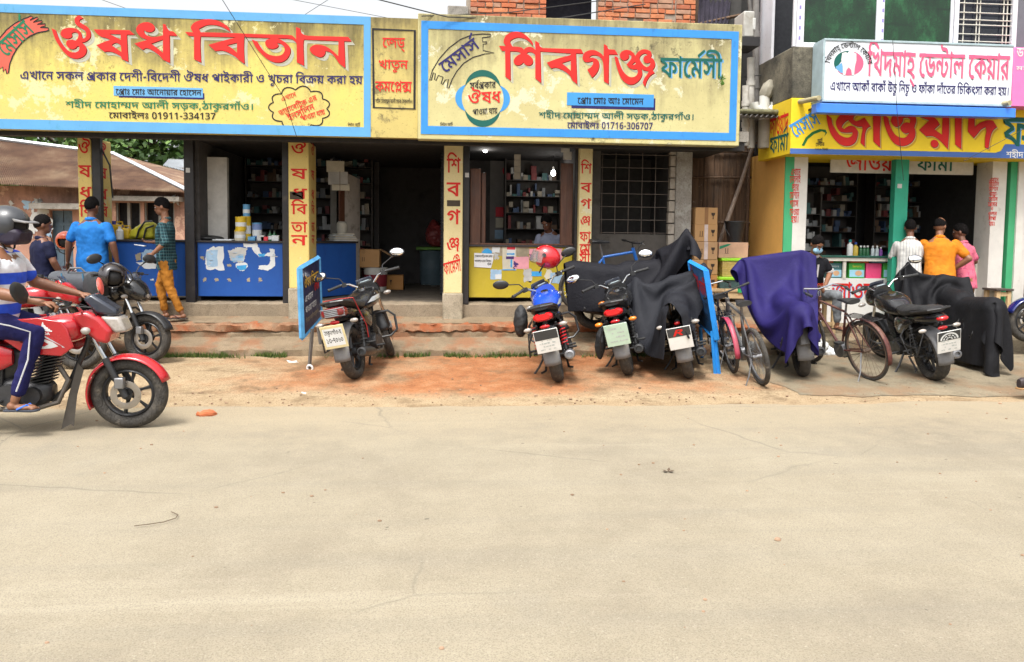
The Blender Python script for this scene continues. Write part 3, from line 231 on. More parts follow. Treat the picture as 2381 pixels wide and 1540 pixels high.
# each line of writing: its width, then glyph, x, y
STX={"মেসার্স":[2696,0,0,0,1,377,0,2,1013,0,3,1710,0,2,1999,0,4,2696,0],
"এখানে সকল প্রকার দেশী-বিদেশী ঔষধ পাইকারী ও খুচরা বিক্রয় করা হয়":[29681,5,0,0,6,781,0,3,1508,0,0,1797,0,7,2174,0,8,2796,0,2,3056,0,9,3753,0,10,4590,0,8,5347,0,11,5607,0,9,6398,0,3,7235,0,12,7523,0,8,8139,0,0,8399,0,13,8776,0,14,9400,0,15,10099,0,16,10387,0,17,10743,0,18,11031,0,0,11647,0,13,12024,0,14,12648,0,15,13347,0,8,13635,0,19,13895,0,20,14801,0,21,15457,0,8,16073,0,22,16333,0,3,17078,0,23,17366,0,9,17922,0,3,18759,0,12,19047,0,15,19662,0,8,19951,0,24,20211,0,8,20974,0,6,21234,0,25,21930,0,26,21961,0,12,22543,0,3,23159,0,8,23447,0,17,23707,0,18,23996,0,27,24611,0,28,25568,0,8,26217,0,9,26477,0,12,27313,0,3,27929,0,8,28217,0,29,28477,0,28,29032,0],
"প্রোঃ মোঃ আনোয়ার হোসেন":[11392,0,0,0,11,377,0,3,1168,0,30,1457,0,8,1895,0,0,2155,0,1,2532,0,3,3168,0,30,3456,0,8,3894,0,31,4154,0,0,5375,0,7,5752,0,3,6374,0,28,6662,0,3,7311,0,12,7599,0,8,8215,0,0,8475,0,29,8852,0,3,9408,0,0,9696,0,2,10073,0,7,10771,0],
"শহীদ মোহাম্মদ আলী সড়ক,ঠাকুরগাঁও।":[15925,14,0,0,29,699,0,15,1254,0,13,1543,0,8,2167,0,0,2427,0,1,2804,0,3,3440,0,29,3728,0,3,4284,0,32,4572,0,13,5484,0,8,6108,0,31,6368,0,10,7589,0,15,8346,0,8,8635,0,2,8895,0,33,9592,0,9,10321,0,34,11158,0,35,11445,0,3,12061,0,9,12350,0,25,12937,0,12,13186,0,36,13802,0,3,14484,0,37,14689,0,24,14772,0,38,15535,0],
"মোবাইলঃ 01911-334137":[10633,0,0,0,1,377,0,3,1013,0,18,1301,0,3,1917,0,23,2205,0,10,2761,0,30,3519,0,8,3957,0,39,4217,0,40,4768,0,41,5319,0,40,5870,0,40,6421,0,16,6972,0,42,7327,0,42,7878,0,43,8429,0,40,8980,0,42,9531,0,44,10082,0],
"এখানে":[2796,5,0,0,6,781,0,3,1508,0,0,1797,0,7,2174,0],
"ডায়াবেটিক এর":[6312,45,0,0,3,729,0,28,1018,0,3,1667,0,0,1955,0,18,2332,0,17,2948,0,46,3236,0,9,3819,0,8,4655,0,5,4915,0,12,5696,0],
"ইনসুলিন":[3543,23,0,0,7,556,0,2,1178,0,25,1860,0,17,1875,0,10,2163,0,7,2921,0],
"পাওয়া যায়":[4580,22,0,0,3,745,0,24,1033,0,28,1796,0,3,2445,0,8,2734,0,47,2994,0,3,3643,0,28,3931,0],
"লিটন আর্ট":[4313,17,0,0,10,288,0,46,1046,0,7,1628,0,8,2250,0,31,2510,0,46,3731,0,4,4313,0],
"জেড্":[2071,0,0,0,48,377,0,45,1341,0,49,1947,0],
"খাতুন":[2359,6,0,0,3,727,0,50,1016,0,25,1615,0,7,1737,0],
"কমপ্লেক্স":[3540,9,0,0,1,837,0,0,1472,0,51,1849,0,52,2594,0],
"ফার্মেসী":[3153,53,0,0,3,866,0,0,1154,0,1,1531,0,4,2167,0,2,2167,0,15,2864,0],
"প্রোঃ মোঃ আঃ মোমেন":[9008,0,0,0,11,377,0,3,1168,0,30,1457,0,8,1895,0,0,2155,0,1,2532,0,3,3168,0,30,3456,0,8,3894,0,31,4154,0,30,5375,0,8,5813,0,0,6073,0,1,6450,0,3,7085,0,0,7374,0,1,7751,0,7,8387,0],
"মোবাইলঃ 01716-306707":[10633,0,0,0,1,377,0,3,1013,0,18,1301,0,3,1917,0,23,2205,0,10,2761,0,30,3519,0,8,3957,0,39,4217,0,40,4768,0,44,5319,0,40,5870,0,54,6421,0,16,6972,0,42,7327,0,39,7878,0,54,8429,0,44,8980,0,39,9531,0,44,10082,0],
"সর্বপ্রকার":[3844,2,0,0,18,697,0,4,1313,0,11,1313,0,9,2104,0,3,2940,0,12,3229,0],
"ঔষধ":[2177,19,0,0,20,906,0,21,1562,0],
"খিদমাহ্ ডেন্টাল কেয়ার":[9425,17,0,0,6,288,0,13,1016,0,1,1640,0,3,2276,0,29,2564,0,49,3004,0,8,3119,0,0,3379,0,45,3757,0,55,4486,0,3,5352,0,10,5640,0,8,6398,0,0,6658,0,9,7035,0,28,7872,0,3,8521,0,12,8809,0],
"এখানে আকাঁ বাকাঁ উচু নিচু ও ফাঁকা দাঁতের চিকিৎসা করা হয়।":[25116,5,0,0,6,781,0,3,1508,0,0,1797,0,7,2174,0,8,2796,0,31,3056,0,9,4276,0,3,5113,0,37,5318,0,8,5401,0,18,5661,0,3,6277,0,9,6565,0,3,7402,0,37,7607,0,8,7690,0,56,7950,0,26,8679,0,25,9163,0,8,9261,0,17,9521,0,7,9810,0,26,10432,0,25,10916,0,8,11014,0,24,11274,0,8,12037,0,53,12297,0,3,13162,0,37,13367,0,9,13451,0,3,14287,0,8,14576,0,13,14836,0,3,15460,0,37,15665,0,0,15749,0,50,16126,0,12,16848,0,8,17463,0,17,17723,0,26,18011,0,17,18594,0,9,18882,0,57,19719,0,2,20275,0,3,20972,0,8,21261,0,9,21521,0,12,22357,0,3,22973,0,8,23261,0,29,23521,0,28,24077,0,38,24726,0],
"ডাঃ":[1456,45,0,0,3,729,0,30,1018,0],
"নেবুলাই":[3216,0,0,0,7,377,0,18,999,0,25,1595,0,10,1614,0,3,2372,0,23,2660,0],
"জার":[1868,48,0,0,3,964,0,12,1253,0],
"মেশিনে":[2999,0,0,0,1,377,0,17,1013,0,14,1301,0,0,2000,0,7,2377,0],
"গ্যাস":[1940,36,0,0,58,682,0,3,955,0,2,1243,0],
"দেওয়া":[2702,0,0,0,13,377,0,24,1002,0,28,1764,0,3,2413,0],
"হয়।":[1595,29,0,0,28,555,0,38,1204,0],
"ডিজিটাল":[3899,17,0,0,45,288,0,17,1018,0,48,1306,0,46,2270,0,3,2853,0,10,3141,0],
"ডায়া-":[2310,45,0,0,3,729,0,28,1018,0,3,1667,0,16,1955,0],
"বেটিস":[2561,0,0,0,18,377,0,17,993,0,46,1281,0,2,1864,0],
"প্রেসার":[2770,0,0,0,11,377,0,2,1168,0,3,1866,0,12,2154,0],
"ও":[763,24,0,0],
"ওজন":[2349,24,0,0,48,763,0,7,1727,0],
"মাপা":[1957,1,0,0,3,636,0,22,924,0,3,1669,0],
"জাওয়াদ":[3577,48,0,0,3,964,0,24,1253,0,28,2015,0,3,2664,0,13,2953,0],
"ফার্মা":[2078,53,0,0,3,866,0,1,1154,0,4,1790,0,3,1790,0],
"শহীদ মোহ":[4284,14,0,0,29,699,0,15,1254,0,13,1543,0,8,2167,0,0,2427,0,1,2804,0,3,3440,0,29,3728,0],
"আর্ট":[1803,31,0,0,46,1221,0,4,1803,0],
"সেন্টার":[2845,0,0,0,2,377,0,55,1075,0,3,1941,0,12,2229,0],
"০১৭১৬-736488":[6707,59,0,0,60,609,0,61,1218,0,60,1827,0,62,2436,0,16,3046,0,44,3401,0,42,3952,0,54,4503,0,43,5054,0,63,5605,0,63,6156,0],
"ঔ":[906,19,0,0],
"ষ":[656,20,0,0],
"ধ":[615,21,0,0],
"বি":[904,17,0,0,18,288,0],
"তা":[1010,50,0,0,3,722,0],
"ন":[622,7,0,0],
"শি":[987,17,0,0,14,288,0],
"ব":[615,18,0,0],
"গ":[682,36,0,0],
"ঞ্জ":[896,64,0,0],
"ফা":[1154,53,0,0,3,866,0],
"র্মে":[1013,0,0,0,1,377,0,4,1013,0],
"সী":[986,2,0,0,15,697,0],
"ঔষধ বিতান":[4973,19,0,0,20,906,0,21,1562,0,8,2177,0,17,2437,0,18,2726,0,50,3341,0,3,4063,0,7,4351,0],
"শিবগঞ্জ":[3181,17,0,0,14,288,0,18,987,0,36,1603,0,64,2285,0],
"পাওয়া যায়।":[4970,22,0,0,3,745,0,24,1033,0,28,1796,0,3,2445,0,8,2734,0,47,2994,0,3,3643,0,28,3931,0,38,4580,0],
"ঠাকুরগাঁও-হ":[5001,35,0,0,3,616,0,9,905,0,25,1492,0,12,1741,0,36,2357,0,3,3039,0,37,3244,0,24,3327,0,16,4090,0,29,4445,0],
"১৩-৭০৬০":[4010,60,0,0,65,609,0,16,1218,0,61,1574,0,59,2183,0,62,2792,0,59,3401,0],
"দোকানের বাহিরে সকল প্রকার":[12373,0,0,0,13,377,0,3,1002,0,9,1290,0,3,2126,0,0,2415,0,7,2792,0,12,3414,0,8,4029,0,18,4289,0,3,4905,0,17,5193,0,29,5482,0,0,6037,0,12,6414,0,8,7030,0,2,7290,0,9,7987,0,10,8824,0,8,9581,0,11,9841,0,9,10632,0,3,11469,0,12,11757,0],
"যানবাহন রাখা নিষেধ।":[9029,47,0,0,3,649,0,7,937,0,18,1559,0,3,2175,0,29,2463,0,7,3018,0,8,3640,0,12,3900,0,3,4516,0,6,4804,0,3,5531,0,8,5820,0,17,6080,0,7,6368,0,0,6990,0,20,7367,0,21,8023,0,38,8639,0],
"কর্তৃপক্ষ":[3252,9,0,0,50,837,0,66,1436,0,4,1387,0,22,1558,0,67,2303,0]}
R1=(2381/560,180,40,10.3); R2=(2381/720,720,60,10.3); R3=(2381/660,1980,110,10.25); R4=(2381/780,3280,430,10.5)
TRACES={
'o':(R1,'''118,318/ 190,352/ 215,430 262,530 320,615 385,685 450,722 520,728 570,705 592,655 578,618/ 545,630 520,660 465,672 410,650 372,605 365,565 385,525 430,512 490,515 525,530/ 560,490 575,440 560,400 520,385 480,390 455,410/ 465,455 430,485 370,492 310,470 275,430 275,390 305,340 370,315 450,310 530,325 590,360 620,410 635,480 640,490/ 680,485 705,450 705,390 670,345 600,305 540,260 510,205 515,150 545,115 590,100/ 660,148/ 620,160 590,185 600,215 660,255 720,290 765,345 782,410 775,470 740,515 680,550 625,562/ 670,595 705,650 712,700 690,760 640,805 560,832 480,828 400,790 320,715 250,620 190,520 145,410'''),
'ss':(R1,'''832,338/ 1440,352/ 1530,428/ 1395,425/ 1400,560 1420,885/ 1310,840/ 1290,790 1200,740 1110,712 1015,718/ 878,608/ 1000,555 1120,515/ 1040,480 960,460 890,410/|1090,410/ 1290,418/ 1295,515/ 1220,475|1135,605/ 1175,575 1225,565 1280,595 1300,630/ 1302,720/'''),
'dh':(R1,'''1525,578/ 1640,545 1750,515/ 1640,470 1570,390 1555,330 1590,265 1660,225 1750,215 1830,245 1872,310 1850,360 1790,385 1720,370 1685,345/ 1690,390 1740,440 1820,465 1920,460 2010,440/ 2012,245/ 2055,255/ 2080,320 2130,365 2195,380 2255,448/ 2120,440/ 2122,600/ 2127,905/ 2010,850/ 1960,790 1880,725 1790,670 1720,655 1665,685/|1805,580/ 2010,510/ 2010,735/ 1900,645'''),
'bitan':(R2,'''70,230/ 178,236/ 145,170 190,110 270,75 370,60 470,72 560,110 640,165 668,230/ 610,190 540,155 440,135 340,145 250,190/ 275,235/ 700,245 1000,258 1430,270 1500,290 1538,325/ 1537,165/ 1590,185/ 1605,240 1660,275 1750,283 2225,295/ 2270,355/ 2170,352/ 2178,500 2185,705/ 2105,645/ 2050,560 1990,500 1925,480/ 1918,520 1880,560 1820,555 1750,515 1717,465 1730,430 1780,402 1850,400 1930,420 2020,480 2095,550/ 2098,350/ 1640,330/ 1632,400 1640,675/ 1547,630/ 1545,380/ 1500,335 1430,318 1300,314 850,296/ 845,450 855,650/ 775,595/ 740,560 650,505 560,475 470,482/ 380,400/ 560,350 750,300/ 275,288/ 270,400 280,632/ 188,590/ 188,285/ 118,280/|620,405/ 757,372/ 757,505/ 690,445'''),
'ta':(R2,'''950,330/ 1025,358/ 1060,420 1110,480 1180,530 1270,548 1340,535 1380,495 1385,440 1350,395 1310,378 1280,375/ 1305,405 1280,440 1220,455 1160,435 1130,390 1135,350 1175,322 1260,305 1340,335 1420,390 1460,450 1455,520 1410,590 1340,630 1250,630 1160,590 1080,520 1010,440'''),
'shib':(R3,'''55,270/ 160,275/ 130,235 125,190 150,130 210,85 300,65 390,85 470,140 535,215 545,270/ 490,210 420,165 330,150 260,170 215,210 250,280/ 330,285 390,300 415,330/ 440,300 500,285 550,300 582,330/ 580,195/ 630,228/ 640,270 680,298 750,305 1240,318/ 1270,382/ 1165,378/ 1170,500 1182,825/ 1115,770/ 1080,700 1010,640 920,595 860,585 810,595/ 745,515/ 900,455 1090,405/ 1090,380/ 650,350/ 655,500 662,805/ 580,740/ 580,400/ 545,370 490,358 450,380/ 520,430 545,490 530,535 480,555 430,535 408,505/ 380,535 330,552 285,535 268,490 290,440 340,400 370,390/ 350,360 290,350 215,348/ 218,500 222,770/ 150,715/ 145,345/ 100,342/|960,520/ 1092,478/ 1092,630/ 1030,575'''),
'ga':(R3,'''1262,430 1290,370 1360,335 1440,335 1520,375 1565,420/ 1570,245/ 1612,268/ 1630,310 1660,322 1725,325/ 1772,398/ 1640,395/ 1637,600 1635,820/ 1570,780/ 1565,600 1555,500 1520,440 1460,408 1390,410 1350,440/ 1420,445 1475,470 1500,530 1490,610 1450,680 1400,728/ 1330,615/ 1390,570 1415,520 1405,490/ 1370,500 1310,505 1275,480'''),
'nj':(R3,'''1720,420/ 1765,435/ 1790,520 1830,610 1880,675 1940,718 2000,720 2045,690 2060,640 2045,605/ 2000,610 1940,590 1895,540/ 1930,500 1965,450 1960,410 1920,390/ 1930,430 1900,470 1850,480 1805,440 1800,395 1830,350 1890,330 1950,340 2000,380 2020,420/ 2060,360 2120,325 2180,325 2240,350 2255,400 2240,440/ 2280,460 2305,520 2300,570 2270,620/ 2300,660/ 2240,700 2190,770 2160,860/ 2130,800/ 2150,740 2195,680 2215,635/ 2150,625 2110,600/ 2120,680 2090,750 2040,800 1970,830 1890,810 1820,740 1770,620 1740,510|1970,545/ 2000,515 2020,500/ 2030,530/ 2000,545|2080,450 2110,400 2160,380 2205,400/ 2160,420 2140,450 2150,500 2180,520 2220,515 2235,500/ 2235,540 2200,575 2150,560 2110,510'''),
'ja0':(R4,'''30,25/ 780,48/ 790,88/ 60,72/'''),
'ja1':(R4,'''75,88/ 135,130/ 145,200 190,280 240,340 310,370 360,365 395,330 385,305/ 330,310 250,300 210,260 190,200 200,150 250,90 300,60/ 400,60/ 440,80 410,110 405,150 450,170 540,125/ 612,232/ 570,260 545,330 540,480/ 490,435/ 500,350 515,280 510,235/ 450,235 380,200 335,155/ 290,190 260,240 290,265/ 350,230 410,235 450,280 455,340 430,420 370,465 290,470 210,430 140,350 100,250 80,160'''),
'ja2':(R4,'''640,60/ 740,60/ 725,300/ 728,490/ 648,420/'''),
'ja3':(R4,'''765,90/ 830,130/ 840,200 880,290 940,355 1020,375 1070,340 1082,305/ 1040,320 990,290 978,250 1000,210 1050,185 1090,195/ 1095,150 1060,125 1010,130/ 1000,180 960,230 910,235 865,190 865,140 900,85 960,50 1040,45 1110,60 1160,110 1165,180 1145,245/ 1160,300 1150,370 1110,430 1040,468 960,468 880,420 820,320 780,200'''),
'ja4':(R4,'''1165,65/ 2110,80/ 2150,125/ 1220,105/'''),
'ja5':(R4,'''1180,75/ 1220,120/ 1330,160/ 1205,278/ 1290,355/ 1370,352 1450,400 1510,460 1555,510/ 1570,300/ 1570,90/ 1490,90/ 1485,335/ 1390,268/ 1455,210/ 1430,160/ 1370,110/ 1300,90/'''),
'ja6':(R4,'''1393,397 1427,411 1441,445 1427,479 1393,493 1359,479 1345,445 1359,411'''),
'ja7':(R4,'''1640,90/ 1725,95/ 1718,510/ 1645,455/'''),
'ja8':(R4,'''1805,95/ 1890,95/ 1880,180 1885,240/ 1950,190 2040,160 2110,165/ 2155,240/ 2100,290 2070,380 2050,510/ 2008,490/ 2010,380 2025,290 2015,240/ 1960,270 1910,330 1870,375/ 1800,300/'''),
}
def smooth(s,seg=3):
    P=[];cr=[]
    for t in s.split():
        cr.append(t.endswith('/')); P.append(tuple(float(v) for v in t.rstrip('/').split(',')))
    n=len(P);out=[]
    for i in range(n):
        p1,p2=P[i],P[(i+1)%n]; p0=P[i-1] if not cr[i] else p1; p3=P[(i+2)%n] if not cr[(i+1)%n] else p2
        out.append(p1)
        if cr[i] and cr[(i+1)%n]: continue
        for k in range(1,seg):
            t=k/seg
            f=lambda a,b,c,d: .5*(2*b+(c-a)*t+(2*a-5*b+4*c-d)*t*t+(3*b-a-3*c+d)*t**3)
            out.append((f(p0[0],p1[0],p2[0],p3[0]),f(p0[1],p1[1],p2[1],p3[1])))
    return out
def curve(d):
    """steps of one outline to a polygon; handles (+2000) are quadratic"""
    P=[];x=y=0
    for k in range(0,len(d),2):
        off=d[k]>1000; x+=d[k]-2000 if off else d[k]; y+=d[k+1]; P.append((x*4,y*4,not off))
    q=[]; n=len(P)
    for i in range(n):
        a=P[i];b=P[(i+1)%n]; q.append(a)
        if not a[2] and not b[2]: q.append(((a[0]+b[0])/2,(a[1]+b[1])/2,True))
    k=next(i for i,p in enumerate(q) if p[2]); q=q[k:]+q[:k]; out=[]; i=0; m=len(q)
    while i<m:
        p=q[i]; out.append(p[:2])
        if not q[(i+1)%m][2]:
            c=q[(i+1)%m];e=q[(i+2)%m]
            for t in (1/3,2/3): out.append(((1-t)**2*p[0]+2*t*(1-t)*c[0]+t*t*e[0],(1-t)**2*p[1]+2*t*(1-t)*c[1]+t*t*e[1]))
            i+=2
        else: i+=1
    r=[]
    for p in out:
        if not r or (p[0]-r[-1][0])**2+(p[1]-r[-1][1])**2>9: r.append(p)
    return r
GL=[[[curve(c) for c in cs] for cs in g] for g in GL0]
TR={}
for k,(rg,s_) in TRACES.items():
    TR[k]=[]
    for part in s_.split('|'):
        c=[]
        for x,y in smooth(part):
            w_=at((rg[1]+x/rg[0])*2380/4096,(rg[2]+y/rg[0])*2380/4096,Y=rg[3]); c.append((w_.x,w_.z))
        TR[k].append(c)
def run(t):
    """the outlines of a line of writing, in font units, with its width"""
    L=STX[t]; out=[]
    for k in range(1,len(L),3):
        for cs in GL[L[k]]: out.append([[(x+L[k+1],y+L[k+2]) for x,y in c] for c in cs])
    return out,L[0]
_lat={}
def latin(t,bold=0):
    cu=bpy.data.curves.new('t','FONT'); cu.body=t; cu.size=1; cu.offset=bold; cu.fill_mode='FRONT'; cu.dimensions='2D'
    o=bpy.data.objects.new('t',cu); C.objects.link(o); bpy.context.view_layer.update()
    me=bpy.data.meshes.new_from_object(o.evaluated_get(bpy.context.evaluated_depsgraph_get()))
    vs=[tuple(v.co[:2]) for v in me.vertices]; fs=[tuple(p.vertices) for p in me.polygons]
    bpy.data.objects.remove(o); bpy.data.curves.remove(cu); bpy.data.meshes.remove(me); return vs,fs
def letters(polys,f,mat,par,name='lettering',eps=.0003,w=0.):
    b=B()
    for k,cs in enumerate(polys):
        tri=tessellate_polygon([[V((x,y,0)) for x,y in c] for c in cs])
        pts=[p for c in cs for p in c]; b.add([f(x,y,w+eps*(k%5)) for x,y in pts],tri)
    return b.obj(name,mat,par,flat=True)
def place(o,u,v,sx,sy,shear=0):
    o=V(o);u=V(u);v=V(v);nn=u.cross(v).normalized()
    return lambda x,y,w: o+u*((x+shear*y)*sx)+v*(y*sy)+nn*w
XU,ZU=V((1,0,0)),V((0,0,1))
def line(t,par,mat,xl,xr,yt,yb,Y,shadow=None,w=.006,shear=0,off=.0):
    """write t on the wall plane at depth Y; xl,xr its ends and yt,yb its headline and foot as seen in the picture"""
    ps,wd=run(t); a=at(xl,yb,Y=Y); z=at(xl,yt,Y=Y); b=at(xr,yb,Y=Y)
    sx=(b.x-a.x)/wd; sy=(z.z-a.z)/640
    dz=(b.z-a.z)/(b.x-a.x); u=V((1,0,dz*.5))
    if shadow:
        for m,dx,dd,ww in shadow: letters(ps,place(a+V((dx,0,-dd)),u,ZU,sx,sy,shear),m,par,'letter_shadow',w=ww)
    return letters(ps,place(a,u,ZU,sx,sy,shear),mat,par,w=w)
def fit(t,par,mat,o,u,v,wd,ht,w=.004,shear=0,name='lettering'):
    """write t in a width wd and height ht from corner o along u and v"""
    ps,W=run(t); return letters(ps,place(o,u,v,wd/W,ht/640,shear),mat,par,name,w=w)
def lfit(t,par,mat,o,u,v,wd,ht=None,w=.004,name='lettering',bold=0):
    vs,fs=latin(t,bold); x0=min(p[0] for p in vs);x1=max(p[0] for p in vs);y0=min(p[1] for p in vs);y1=max(p[1] for p in vs)
    sx=wd/(x1-x0); sy=ht/(y1-y0) if ht else sx; f=place(o,u,v,sx,sy)
    return B().add([f(x-x0,y-y0,w) for x,y in vs],fs).obj(name,mat,par,flat=True)
def arc(t,par,mat,cx,cz,Y,r0,a0,a1,ht,w=.006,name='lettering'):
    """write t round an arc (angles in degrees from the x axis, going down clockwise)"""
    ps,W=run(t)
    def f(x,y,ww):
        a=R(a0+(a1-a0)*x/W); rr=r0+y*ht/640
        return V((cx+rr*math.cos(a),Y-ww,cz+rr*math.sin(a)))
    return letters(ps,f,mat,par,name,w=w)
def traced(keys,par,mat,Y,dx=0,dz=0,w=.006,name='lettering'):
    b=[cs for k in keys for cs in [TR[k]]]
    return letters(b,lambda x,y,ww: V((x+dx,Y-ww,y+dz)),mat,par,name,w=w)
def strip(par,mat,pts,wd,Y,name='outline',w=.005,closed=False):
    """a painted line of width wd along points on the plane at depth Y"""
    b=B(); P=[V((p[0],p[1])) for p in pts]; n=len(P)
    if closed: P=P+[P[0]]; n+=1
    L=[];Q=[]
    for i in range(n):
        if closed and i in(0,n-1): d=(P[1]-P[0]).normalized()+(P[-1]-P[-2]).normalized()
        else: d=(P[min(i+1,n-1)]-P[max(i-1,0)])
        d=d.normalized(); nn=V((-d.y,d.x))*wd/2; L.append(P[i]+nn); Q.append(P[i]-nn)
    b.add([V((p.x,Y-w,p.y)) for p in L+Q],[(i,i+1,n+i+1,n+i) for i in range(n-1)])
    return b.obj(name,mat,par,flat=True)
def patch(par,mat,pts,Y,name='patch',w=.004):
    return letters([[[(p[0],p[1]) for p in pts]]],lambda x,y,ww:V((x,Y-ww,y)),mat,par,name,w=w)
def rect(par,mat,x0,x1,z0,z1,Y,name='patch',t=.004):
    return B().box(x0,x1,Y-t,Y-.0005,z0,z1).obj(name,mat,par,flat=True)
WORLD=set()
_obj0=B.obj
def _obj(s,name,mat,par=None,**k):
    o=_obj0(s,name,mat,par,**k)
    if par is not None and par.name in WORLD: o.matrix_parent_inverse=M.Translation(par.location).inverted()
    return o
B.obj=_obj
def wthing(name,label,cat,base,group=None):
    """a thing whose parts are given in world coordinates; its Empty stands at base"""
    o=thing(name,label,cat,base,0,group); WORLD.add(o.name); return o
def hx(h): 
    f=lambda c:(c/12.92 if c<=.04045 else ((c+.055)/1.055)**2.4)
    return tuple(f(int(h[i:i+2],16)/255) for i in (0,2,4))
# ---------------------------------------------------------------- ground materials
def mat_road():
    m,nt,bs,tc=node_mat('dusty_asphalt'); co=tc.outputs['Object']
    sx=nt.nodes.new('ShaderNodeSeparateXYZ'); nt.links.new(co,sx.inputs[0])
    big=nz(nt,co,.55,6,.62); mid=nz(nt,co,3.2,6,.7); fine=nz(nt,co,130,2,.8); fine2=nz(nt,co,60,3,.8); tracks=nz(nt,co,1.0,6,.62,(.12,2.4,1)); pat=nz(nt,co,.42,6,.62)
    a=rmp(nt,big,[(.28,(0.208,0.177,0.131)),(.5,(0.257,0.222,0.161)),(.72,(0.296,0.258,0.189))])
    a=mix(nt,rmp(nt,mid,[(.42,0.),(.7,.4)]),a,(0.328,0.289,0.216))
    a=mix(nt,rmp(nt,tracks,[(.5,0.),(.7,.35)]),a,(0.191,0.171,0.138))
    a=mix(nt,rmp(nt,tracks,[(.30,.5),(.42,0.)]),a,(0.345,0.306,0.230))
    a=mix(nt,rmp(nt,pat,[(.58,0.),(.7,.45)]),a,(0.200,0.185,0.157))
    # loose dust lies thicker toward the shops
    dk=mth(nt,'ADD',mth(nt,'MULTIPLY_ADD',sx.outputs[1],.55,-3.1),mth(nt,'MULTIPLY_ADD',mid,1.2,-.6)); a=mix(nt,rmp(nt,dk,[(.2,0.),(1.,.75)]),a,(0.322,0.262,0.174))
    a=mix(nt,rmp(nt,fine,[(.40,.45),(.50,0.)]),a,(0.115,0.101,0.078))
    a=mix(nt,rmp(nt,fine2,[(.60,0.),(.70,.45)]),a,(0.408,0.370,0.295))
    a=mix(nt,rmp(nt,nz(nt,co,7,2,.9),[(.735,0.),(.75,.8)]),a,(0.106,0.091,0.073))
    vo=nt.nodes.new('ShaderNodeTexVoronoi'); vo.feature='DISTANCE_TO_EDGE'; vo.inputs['Scale'].default_value=.55; wp=nt.nodes.new('ShaderNodeMix'); wp.data_type='VECTOR'; wp.inputs[0].default_value=.12; nn_=nt.nodes.new('ShaderNodeTexNoise'); nn_.inputs['Scale'].default_value=2.2; nn_.inputs['Detail'].default_value=6; nt.links.new(co,nn_.inputs['Vector']); nt.links.new(co,wp.inputs[4]); nt.links.new(nn_.outputs['Color'],wp.inputs[5]); nt.links.new(wp.outputs[1],vo.inputs['Vector'])
    ck=mth(nt,'MULTIPLY',rmp(nt,vo.outputs['Distance'],[(.0,1.),(.006,0.)]),rmp(nt,nz(nt,co,.5,3),[(.5,0.),(.6,.55)])); a=mix(nt,ck,a,(0.134,0.121,0.096))
    nt.links.new(a,bs.inputs['Base Color']); bs.inputs['Roughness'].default_value=.95; bs.inputs['Specular IOR Level'].default_value=.2
    bump(nt,bs,mth(nt,'ADD',fine,mth(nt,'MULTIPLY',fine2,.8)),.45,.005); return m
def mat_dirt():
    m,nt,bs,tc=node_mat('brick_dust_dirt'); co=tc.outputs['Object']
    sx=nt.nodes.new('ShaderNodeSeparateXYZ'); nt.links.new(co,sx.inputs[0])
    big=nz(nt,co,.9,6,.65); mid=nz(nt,co,4,6,.7); fine=nz(nt,co,60,4,.8)
    tan=rmp(nt,mid,[(.3,(.285,.205,.12)),(.7,(.40,.31,.195))])
    red=rmp(nt,mid,[(.3,(.25,.092,.036)),(.5,(.34,.142,.062)),(.72,(.40,.215,.11))])
    # the brick rubble was tipped between the sign and the parked motorcycles
    d=mth(nt,'ABSOLUTE',mth(nt,'SUBTRACT',sx.outputs[0],.5)); k=mth(nt,'MULTIPLY_ADD',d,-.20,1.12)
    k=mth(nt,'ADD',k,mth(nt,'MULTIPLY_ADD',big,1.5,-.85))
    ed=mth(nt,'MULTIPLY_ADD',sx.outputs[1],1.5,-11.7); ed=mth(nt,'ADD',ed,mth(nt,'MULTIPLY_ADD',mid,1.4,-.7)); k=mth(nt,'MULTIPLY',k,rmp(nt,ed,[(.0,.25),(.75,1.)]))
    a=mix(nt,rmp(nt,k,[(.35,0.),(.8,1.)]),tan,red)
    a=mix(nt,rmp(nt,nz(nt,co,2.1,5,.7),[(.52,0.),(.66,.75)]),a,(0.155,0.106,0.062))
    a=mix(nt,rmp(nt,fine,[(.38,.7),(.5,0.)]),a,(0.118,0.068,0.037))
    a=mix(nt,rmp(nt,nz(nt,co,26,3,.8),[(.63,0.),(.7,.55)]),a,(0.373,0.280,0.186))
    nt.links.new(a,bs.inputs['Base Color']); bs.inputs['Roughness'].default_value=.97; bs.inputs['Specular IOR Level'].default_value=.15
    bump(nt,bs,mth(nt,'ADD',mid,mth(nt,'MULTIPLY',fine,.5)),.8,.02); return m
def mat_conc(name,a,b,c,stain=(0.118,0.096,0.067),sc=1.6,bs_=.4,red=None):
    m,nt,bs,tc=node_mat(name); co=tc.outputs['Object']
    o=rmp(nt,nz(nt,co,sc,6,.68),[(.3,a),(.5,b),(.7,c)])
    o=mix(nt,rmp(nt,nz(nt,co,sc*2.7,6,.72),[(.52,0.),(.68,.75)]),o,stain)
    if red: o=mix(nt,rmp(nt,nz(nt,co,sc*1.3,5,.6),[(.5,0.),(.62,.85)]),o,red)
    f=nz(nt,co,70,4,.75)
    o=mix(nt,rmp(nt,f,[(.35,.55),(.5,0.)]),o,tuple(x*.45 for x in a))
    nt.links.new(o,bs.inputs['Base Color']); bs.inputs['Roughness'].default_value=.93; bs.inputs['Specular IOR Level'].default_value=.2
    bump(nt,bs,mth(nt,'ADD',nz(nt,co,9,6,.7),mth(nt,'MULTIPLY',f,.4)),bs_,.015); return m
M_road=mat_road(); M_dirt=mat_dirt()
